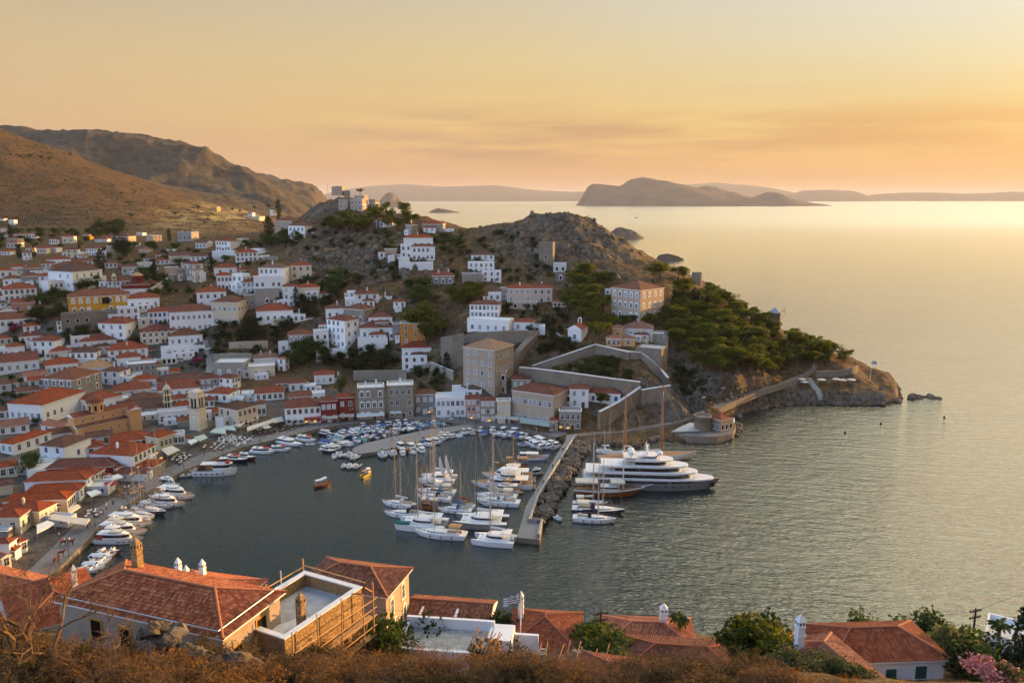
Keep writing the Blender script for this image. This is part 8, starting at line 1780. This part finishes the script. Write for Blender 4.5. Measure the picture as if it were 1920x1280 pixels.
def shell():
 A,B,Cc=V3((-21.2,68.5)),V3((-15.9,78.6)),V3((-23,81.3));zt=49.5;u=(B-A).normalized();Ln=(B-A).length;n=V3((-u.y,u.x));W=7.8
 t=thing('unfinished_house','unfinished stone building with white capped parapet and flat grey roof','house',(A.x,A.y,zt),math.atan2(u.y,u.x),None)
 o=[(0,0),(Ln,0),(Ln,W),(0,W)];i_=[(.45,.45),(Ln-.45,.45),(Ln-.45,W-.45),(.45,W-.45)];b=MB();pts=[(x,y,-9)for x,y in o]+[(x,y,0)for x,y in o]+[(x,y,0)for x,y in i_]+[(x,y,-1.4)for x,y in i_]
 fs=[]
 for k in range(4):j=(k+1)%4;fs+=[(k,j,4+j,4+k),(4+k,4+j,8+j,8+k),(8+k,8+j,12+j,12+k)]
 b.poly(pts,fs);b.build('wall',[MATS['rough_stone']],t)
 b=MB();e=.08
 for k in range(4):
  j=(k+1)%4;oo=[(-e,-e),(Ln+e,-e),(Ln+e,W+e),(-e,W+e)];ii=[(.55,.55),(Ln-.55,.55),(Ln-.55,W-.55),(.55,W-.55)]
  b.poly([(*oo[k],.004),(*oo[j],.004),(*ii[j],.004),(*ii[k],.004),(*oo[k],.14),(*oo[j],.14),(*ii[j],.14),(*ii[k],.14)],[(4,5,6,7),(0,1,5,4),(2,3,7,6)])
 b.build('coping',[MATS['white_paint']],t)
 b=MB();b.box((Ln/2,W/2,-1.38),(Ln-.9,W-.9,.1));b.build('roof',[MATS['screed']],t);b=MB();b.face([(1.0,.6,-1.3),(5.6,.6,-1.29),(6.0,3.0,-1.3),(2.6,4.4,-1.29)]);b.face([(6.2,.7,-1.28),(8.4,.7,-1.28),(8.2,2.2,-1.27)]);b.build('membrane',[MATS['membrane']],t)
 for x,z,w,h_ in((5.5,-4.6,.9,1.9),(8.4,-4.4,.9,1.8),(2.4,-6.4,.9,1.9)):b=MB();b.box((x,-.02,z),(w+.3,.1,h_+.25),0);b.box((x,-.075,z),(w,.03,h_),1);b.build('window',[MATS['rough_stone'],MATS['opening_shade']],t)
 brick_chimney((4.3,1.9,-1.4),2.6,'','rough_stone',t,.7)
 s=thing('scaffolding','rough timber scaffolding against the unfinished stone building','scaffolding',(A.x,A.y,zt),math.atan2(u.y,u.x));q=random.Random(5)
 for x in(-.3,3.1,6.6,10.0,11.6):
  for y in(-1.3,):b=MB();b.tube((x+q.uniform(-.1,.1),y,-9),(x,y+q.uniform(-.1,.1),q.uniform(.1,1.5)),.085,.07,6);b.build('post',[MATS['fresh_wood']],s)
 for k,z in enumerate((-1.0,-2.1,-3.2,-4.3,-5.4,-6.4)):b=MB();b.tube((-.6,-1.25,z+q.uniform(-.2,.2)),(12.2,-1.3,z+q.uniform(-.2,.2)),.06,.055,6);b.build('rail',[MATS['fresh_wood']],s)
 for x in(1.5,6,10.5):b=MB();b.tube((x,-1.35,-3.3),(x+q.uniform(-2.5,2.5),-1.3,-6.6),.05,.05,5);b.build('brace',[MATS['fresh_wood']],s)
 for z in(-3.35,-5.55):b=MB();b.box((6,-.75,z),(12,.9,.06));b.build('plank',[MATS['fresh_wood']],s)
 for x,y,h_ in((11.6,W+.4,1.4),(6,W+.4,.9),(-1.5,W-1,1.8)):b=MB();b.tube((x,y,-6),(x,y,h_),.09,.08,6);b.build('post',[MATS['fresh_wood']],s)
 b=MB();b.tube((11.7,-.3,.5),(11.8,W+.4,.5),.06,.06,5);b.tube((-1.5,W+.5,.4),(11.6,W+.5,.35),.06,.06,5);b.tube((10.2,-1.4,.9),(12.6,-.4,-.9),.07,.07,5);b.build('rail',[MATS['fresh_wood']],s)
 for x,c in((1.2,'lifebuoy_red'),(3.2,'white_paint')):p=A+u*(x+7)+n*(W+2.4);t2=thing('survey_pole',('red' if c[0]=='l' else'pale')+' capped thin pole standing behind the unfinished building','pole',(p.x,p.y,45),0);b=MB();b.tube((0,0,-4),(0,0,4.6),.05,.05,5);b.build('pole',[MATS['white_paint']],t2);b=MB();b.tube((0,0,3.2),(0,0,4.62),.065,.065,6);b.build('band',[MATS[c]],t2)
shell()
def terrace():
 t=thing('roof_terrace','white walled roof terrace paved in pale green flagstones','terrace',(-7.2,80.6,42.6),R(-7));b=MB();W,Ln=9.2,4.6
 b.box((0,0,-4),(W,Ln,7.4));b.build('floor',[MATS['pale_paving']],t);b=MB();[b.box(c,d)for c,d in(((0,Ln/2+.2,-2.6),(W+.8,.4,7)),((0,-Ln/2-.2,-3),(W+.8,.4,6)),((-W/2-.2,0,-2.8),(.4,Ln,6.4)),((W/2+.2,0,-2.8),(.4,Ln,6.4)))];b.box((W/2+1.6,.8,-2.4),(2.2,3.4,6));b.box((W/2+3.6,1.6,-3.4),(3.6,.4,7));b.box((-W/2-1.6,-.8,-4),(2.4,3.0,6.4));b.build('parapet',[MATS['white_wall']],t)
 b=MB();secs=[[(-W/2-.25,-Ln/2+.6-.2*k,.5-.06*k*k*.3),(-W/2+.25,-Ln/2+.6-.2*k,.5-.06*k*k*.3)]for k in range(6)];b.loft(secs);b.build('curved_cap',[MATS['white_paint']],t)
terrace()
def ruin(lb,c,yaw,W,Ln,z,h_,mat):
 t=thing('ruined_house',lb,'ruin',(*c,z),R(yaw));q=random.Random(int(W*10));b=MB();n=14;e=[(-W/2,-Ln/2),(W/2,-Ln/2),(W/2,Ln/2),(-W/2,Ln/2)]
 for k in range(4):
  a,d=V3((*e[k],0)),V3((*e[(k+1)%4],0));m=(d-a).normalized();nn=V3((m.y,-m.x,0))
  for j in range(n):f0,f1=j/n,(j+1)/n;hh=h_*(.75+.3*math.sin(j*.7+k*2))+q.uniform(-.2,.2);p0,p1=a+(d-a)*f0,a+(d-a)*f1;b.poly([p0+V3((0,0,-4)),p1+V3((0,0,-4)),p1-nn*.55+V3((0,0,-4)),p0-nn*.55+V3((0,0,-4)),p0+V3((0,0,hh)),p1+V3((0,0,hh)),p1-nn*.55+V3((0,0,hh)),p0-nn*.55+V3((0,0,hh))],[(0,1,5,4),(1,2,6,5),(2,3,7,6),(3,0,4,7),(4,5,6,7)])
 b.build('wall',[MATS[mat]],t);b=MB();[rock_into(b,(q.uniform(-W/2,W/2),q.choice((-1,1))*Ln/2,h_*.9),q.uniform(.2,.45),q)for _ in range(20)];o=b.build('rubble',[MATS['boulder']],t);o['kind']='stuff'
 b=MB();[b.tube((-W/2+W*k/7,-Ln/2-.6,h_+.1),(-W/2+W*k/7+q.uniform(-.5,.5),Ln/2,h_+q.uniform(.3,1)),.07,.06,5)for k in range(8)];b.build('beam',[MATS['wood']],t)
ruin('crumbling stone chimney stub glowing on one side, before the white terrace',(-2.6,73.5),-20,2.6,2.2,43.5,2.6,'rough_stone');ruin('collapsed house with broken roof beams beside the flag house',(5.8,72.5),-10,6.4,4,42.5,2.4,'tan_wall')
flagpole((1.0,84.5,40),6.0,'leaning pole with blue and white striped flag beside the steep hip roof',2.0,3.5)
UP=[]
for x,y0,Y,lb in((1127,1145,84,'dark wooden utility pole in the middle of the near roofs'),(1830,1140,86,'utility pole with many insulators near the eastern frame')):
 p=PY(x,y0,Y);g=gz(p[0],p[1]);t=thing('utility_pole',lb,'utility pole',(p[0],p[1],g),.3);hh=p[2]-g;b=MB();b.tube((0,0,-1),(0,0,hh),.16,.11,8);b.build('pole',[MATS['dark_wood']],t)
 for k in range(2):b=MB();b.box((0,0,hh-.35-.8*k),(1.7,.1,.12));[b.lathe([(.05,0),(.07,.1),(.03,.22)],6,(x_,0,hh-.3-.8*k))for x_ in(-.75,-.35,.35,.75)];b.build('crossarm',[MATS['dark_wood']],t)
 UP.append(V3((p[0],p[1],p[2]-.3)))
def wire(a,c,lb,sag=1.0):
 b=MB();pr=None
 for k in range(17):f=k/16;p=a+(c-a)*f-V3((0,0,sag*4*f*(1-f)));pr is not None and b.tube(pr,p,.022,.022,4,0,False);pr=p
 tag(b.build('power_line',[MATS['iron']]),lb,'wire')
wire(UP[0],UP[1],'long sagging power line between the two utility poles',1.6);wire(UP[0],V3((-30,88,44)),'power line running west from the middle utility pole',1.2);wire(UP[0]-V3((0,0,.8)),V3((3,84,41.6)),'short service wire from the middle pole to the flag house',.3);wire(UP[1],V3((75,90,50)),'power line leaving the frame east of the insulator pole',.5)
b=MB();q=random.Random(2);[rock_into(b,(c[0]+q.uniform(-1.2,1.2),c[1]+q.uniform(-.7,.7),c[2]+q.uniform(-.5,.5)),q.uniform(.4,.95),q,.8)for c in[PY(285,1180,62),PY(310,1195,62),PY(335,1212,61),PY(360,1230,60),PY(385,1248,60),PY(440,1240,59),PY(465,1250,59)]for _ in range(6)];t=b.build('boulder_outcrop',[MATS['boulder']]);tag(t,'pale rounded boulders among dry brush before the largest foreground house','boulder')
def brush(seed,kind):
 q=random.Random(seed);t=bpy.data.objects.new('dry_bush' if kind<3 else'bare_tree',None);COL.objects.link(t);b=MB();lf=MB();ends=[]
 if kind==3:
  for _ in range(3):limb(b,(q.uniform(-.2,.2),q.uniform(-.2,.2),-.4),(q.uniform(-.5,.5),q.uniform(-.4,.4),1),1.9,.13,q,5,0,ends,.5,4)
 else:
  for _ in range(30):limb(b,(q.uniform(-.5,.5),q.uniform(-.5,.5),-.3),(q.uniform(-.8,.8),q.uniform(-.8,.8),1),q.uniform(.5,.9),.022,q,3,0,ends,.55,3)
 for e in ends:
  for _ in range(2 if kind==3 else 1):d=V3((q.gauss(0,1),q.gauss(0,1),q.gauss(.5,.6))).normalized();b.tube(e,e+d*q.uniform(.2,.5),.008,.003,3,0,False)
  if kind<3 and q.random()<(.25,.6,.8)[kind]:leaf_blob(lf,e,.14,(2,4,7)[kind],.05,q)
 b.build('branch',[MATS['twig']],t)
 if lf.f:lf.build('foliage',[MATS[('dry_leaf','dry_leaf','scrub_leaf')[kind]]],t)
 return t
BR=[(brush(31+k,k%3),[])for k in range(6)];used=set();frnd=random.Random(12)
def put_brush(k,px,py,s,lb,grp):
 o=BR[k][0]if k not in used else dup(BR[k][0]);used.add(k);tag(o,lb,'shrub',grp);P=hit(px,py,0,40.0);o.location=tuple(float(v)for v in P);o.rotation_euler=(0,0,frnd.uniform(0,6.3));o.scale=(s*frnd.uniform(.9,1.4),s*frnd.uniform(.9,1.4),s)
for k in range(46):bx=frnd.uniform(0,560);put_brush(frnd.randrange(6),bx,frnd.uniform(1265 if 110<bx<480 else 1215,1335),frnd.uniform(1.1,2.0),'tangled dry brown bush below the largest foreground house','dry bushes below the largest house')
for k in range(44):put_brush(frnd.randrange(6),frnd.uniform(560,1010),frnd.uniform(1245,1320),frnd.uniform(1.0,1.8),'dry reddish bush below the scaffolding and white terrace','dry bushes below the scaffolding')
for k in range(44):put_brush(frnd.randrange(6),frnd.uniform(1000,1480),frnd.uniform(1258,1330),frnd.uniform(.8,1.3),'dry grassy bush along the foot of the weathered roof','dry bushes below the weathered roof')
for x,y,s,lb in((55,1285,2.1,'bare branching tree rising over the western corner roofs'),(215,1300,1.2,'lower bare branching tree before the largest house'),(1335,1300,.75,'leafless tree against the weathered roof')):
 o=brush(int(x),3);tag(o,lb,'bare tree');P=hit(x,y,0,40.0);o.location=tuple(float(v)for v in P);o.scale=(s,)*3
def fp(kind,px,py,Y,m_,lb,w=1.0,grp=None,nv=3):
 TCOUNT[0]+=1;p=PY(px,py,Y);tree('%s.%d'%(kind,TCOUNT[0]%nv),(p[0],p[1],min(gz(p[0],p[1]),p[2])),m_+max(0,p[2]-gz(p[0],p[1])),lb,None,grp,w)
for k,(x,y,Y,m_)in enumerate(((712,1205,80,3.5),(738,1208,81,3.4),(765,1205,82,3.2),(728,1215,78,2.6))):fp('bush',x,y,Y,m_,'green garden shrub between the scaffolding and the white terrace',.9,'green shrubs by the white terrace')
for k,(x,y,Y,m_)in enumerate(((1400,1228,74,4.6),(1428,1225,75,4.2),(1385,1232,73,3.4),(1452,1235,72,3.2))):fp('pine',x,y,Y,m_,'fresh green tree clump in front of the sea, right of the weathered roof',1.1,'fresh green clump')
for k,(x,y,Y,m_)in enumerate(((1470,1285,60,3.2),(1510,1290,59,3.0),(1550,1285,60,3.0),(1590,1288,59,2.8),(1440,1285,61,2.6),(1620,1290,58,2.0))):fp('olive',x,y,Y,m_,'grey green olive bush at the bottom before the tiled wing',1.5,'olive bushes at the bottom')
for k,(x,y,Y,m_)in enumerate(((1810,1250,72,3.0),(1840,1262,70,2.8),(1820,1232,76,3.2),(1875,1240,74,2.4),(1800,1215,80,3.2),(1900,1275,66,2.2))):fp('bush',x,y,Y,m_,'green garden shrub right of the green door house',.9,'shrubs right of the green door house')
for k,(x,y,Y,m_)in enumerate(((925,1180,88,2.6),(1105,1200,84,3.0),(1118,1212,80,2.4),(940,1185,88,2.2),(1135,1225,76,2.4),(1150,1235,74,2.6),(1470,1215,78,3.0))):fp('bush',x,y,Y,m_,'yellow green bush between the flag house and its neighbours',.9,'bushes round the flag house')
fp('flower',1853,1270,66,2.3,'rosy pink oleander in bloom at the eastern frame',1.0,None,1);fp('flower',1880,1268,67,1.8,'second smaller pink oleander by the eastern frame',1.0,None,1)
fp('cypress',1916,1235,74,6.4,'black cypress cut by the eastern frame',1.2);fp('palm',1872,1222,84,4.0,'feathery palm before the sea near the eastern frame',1.2,None,1);fp('palm',1268,1205,92,4.4,'small palm crown behind the white chimney roof',.8,None,1);fp('oak',1700,1205,92,5.2,'airy tree behind the green door house roof',1.2);fp('oak',1622,1195,90,3.4,'small dark tree behind the tiled wing',.9)
b=MB();q=random.Random(6)
for k in range(5200):
 px,py=q.uniform(-30,1950),q.uniform(1200,1310);P=hit(px,py,0,40.0);s=q.uniform(.18,.5)
 if P[1]>100:continue
 for j in range(5):a=q.uniform(0,6.3);d=V3((math.cos(a)*.5,math.sin(a)*.5,1))*s;w=V3((-math.sin(a),math.cos(a),0))*.018;p=V3(P);b.face([p-w,p+w,p+d])
o=b.build('dry_grass',[MATS['dry_leaf']]);o['kind']='stuff';o['label']='dry yellow grass on the near slope'
# evening air
hz=MB();hz.box((0,29400,257),(124200,65200,534))
def haze_mat():
 m=bpy.data.materials.new('haze');m.use_nodes=True;t=m.node_tree;t.nodes.clear()
 v=t.nodes.new('ShaderNodeVolumePrincipled');v.inputs['Color'].default_value=(.80,.80,.82,1);v.inputs['Density'].default_value=2.9e-5;v.inputs['Anisotropy'].default_value=.1
 o=t.nodes.new('ShaderNodeOutputMaterial');t.links.new(v.outputs[0],o.inputs['Volume']);return m
ho=hz.build('haze',haze_mat());ho['kind']='stuff'
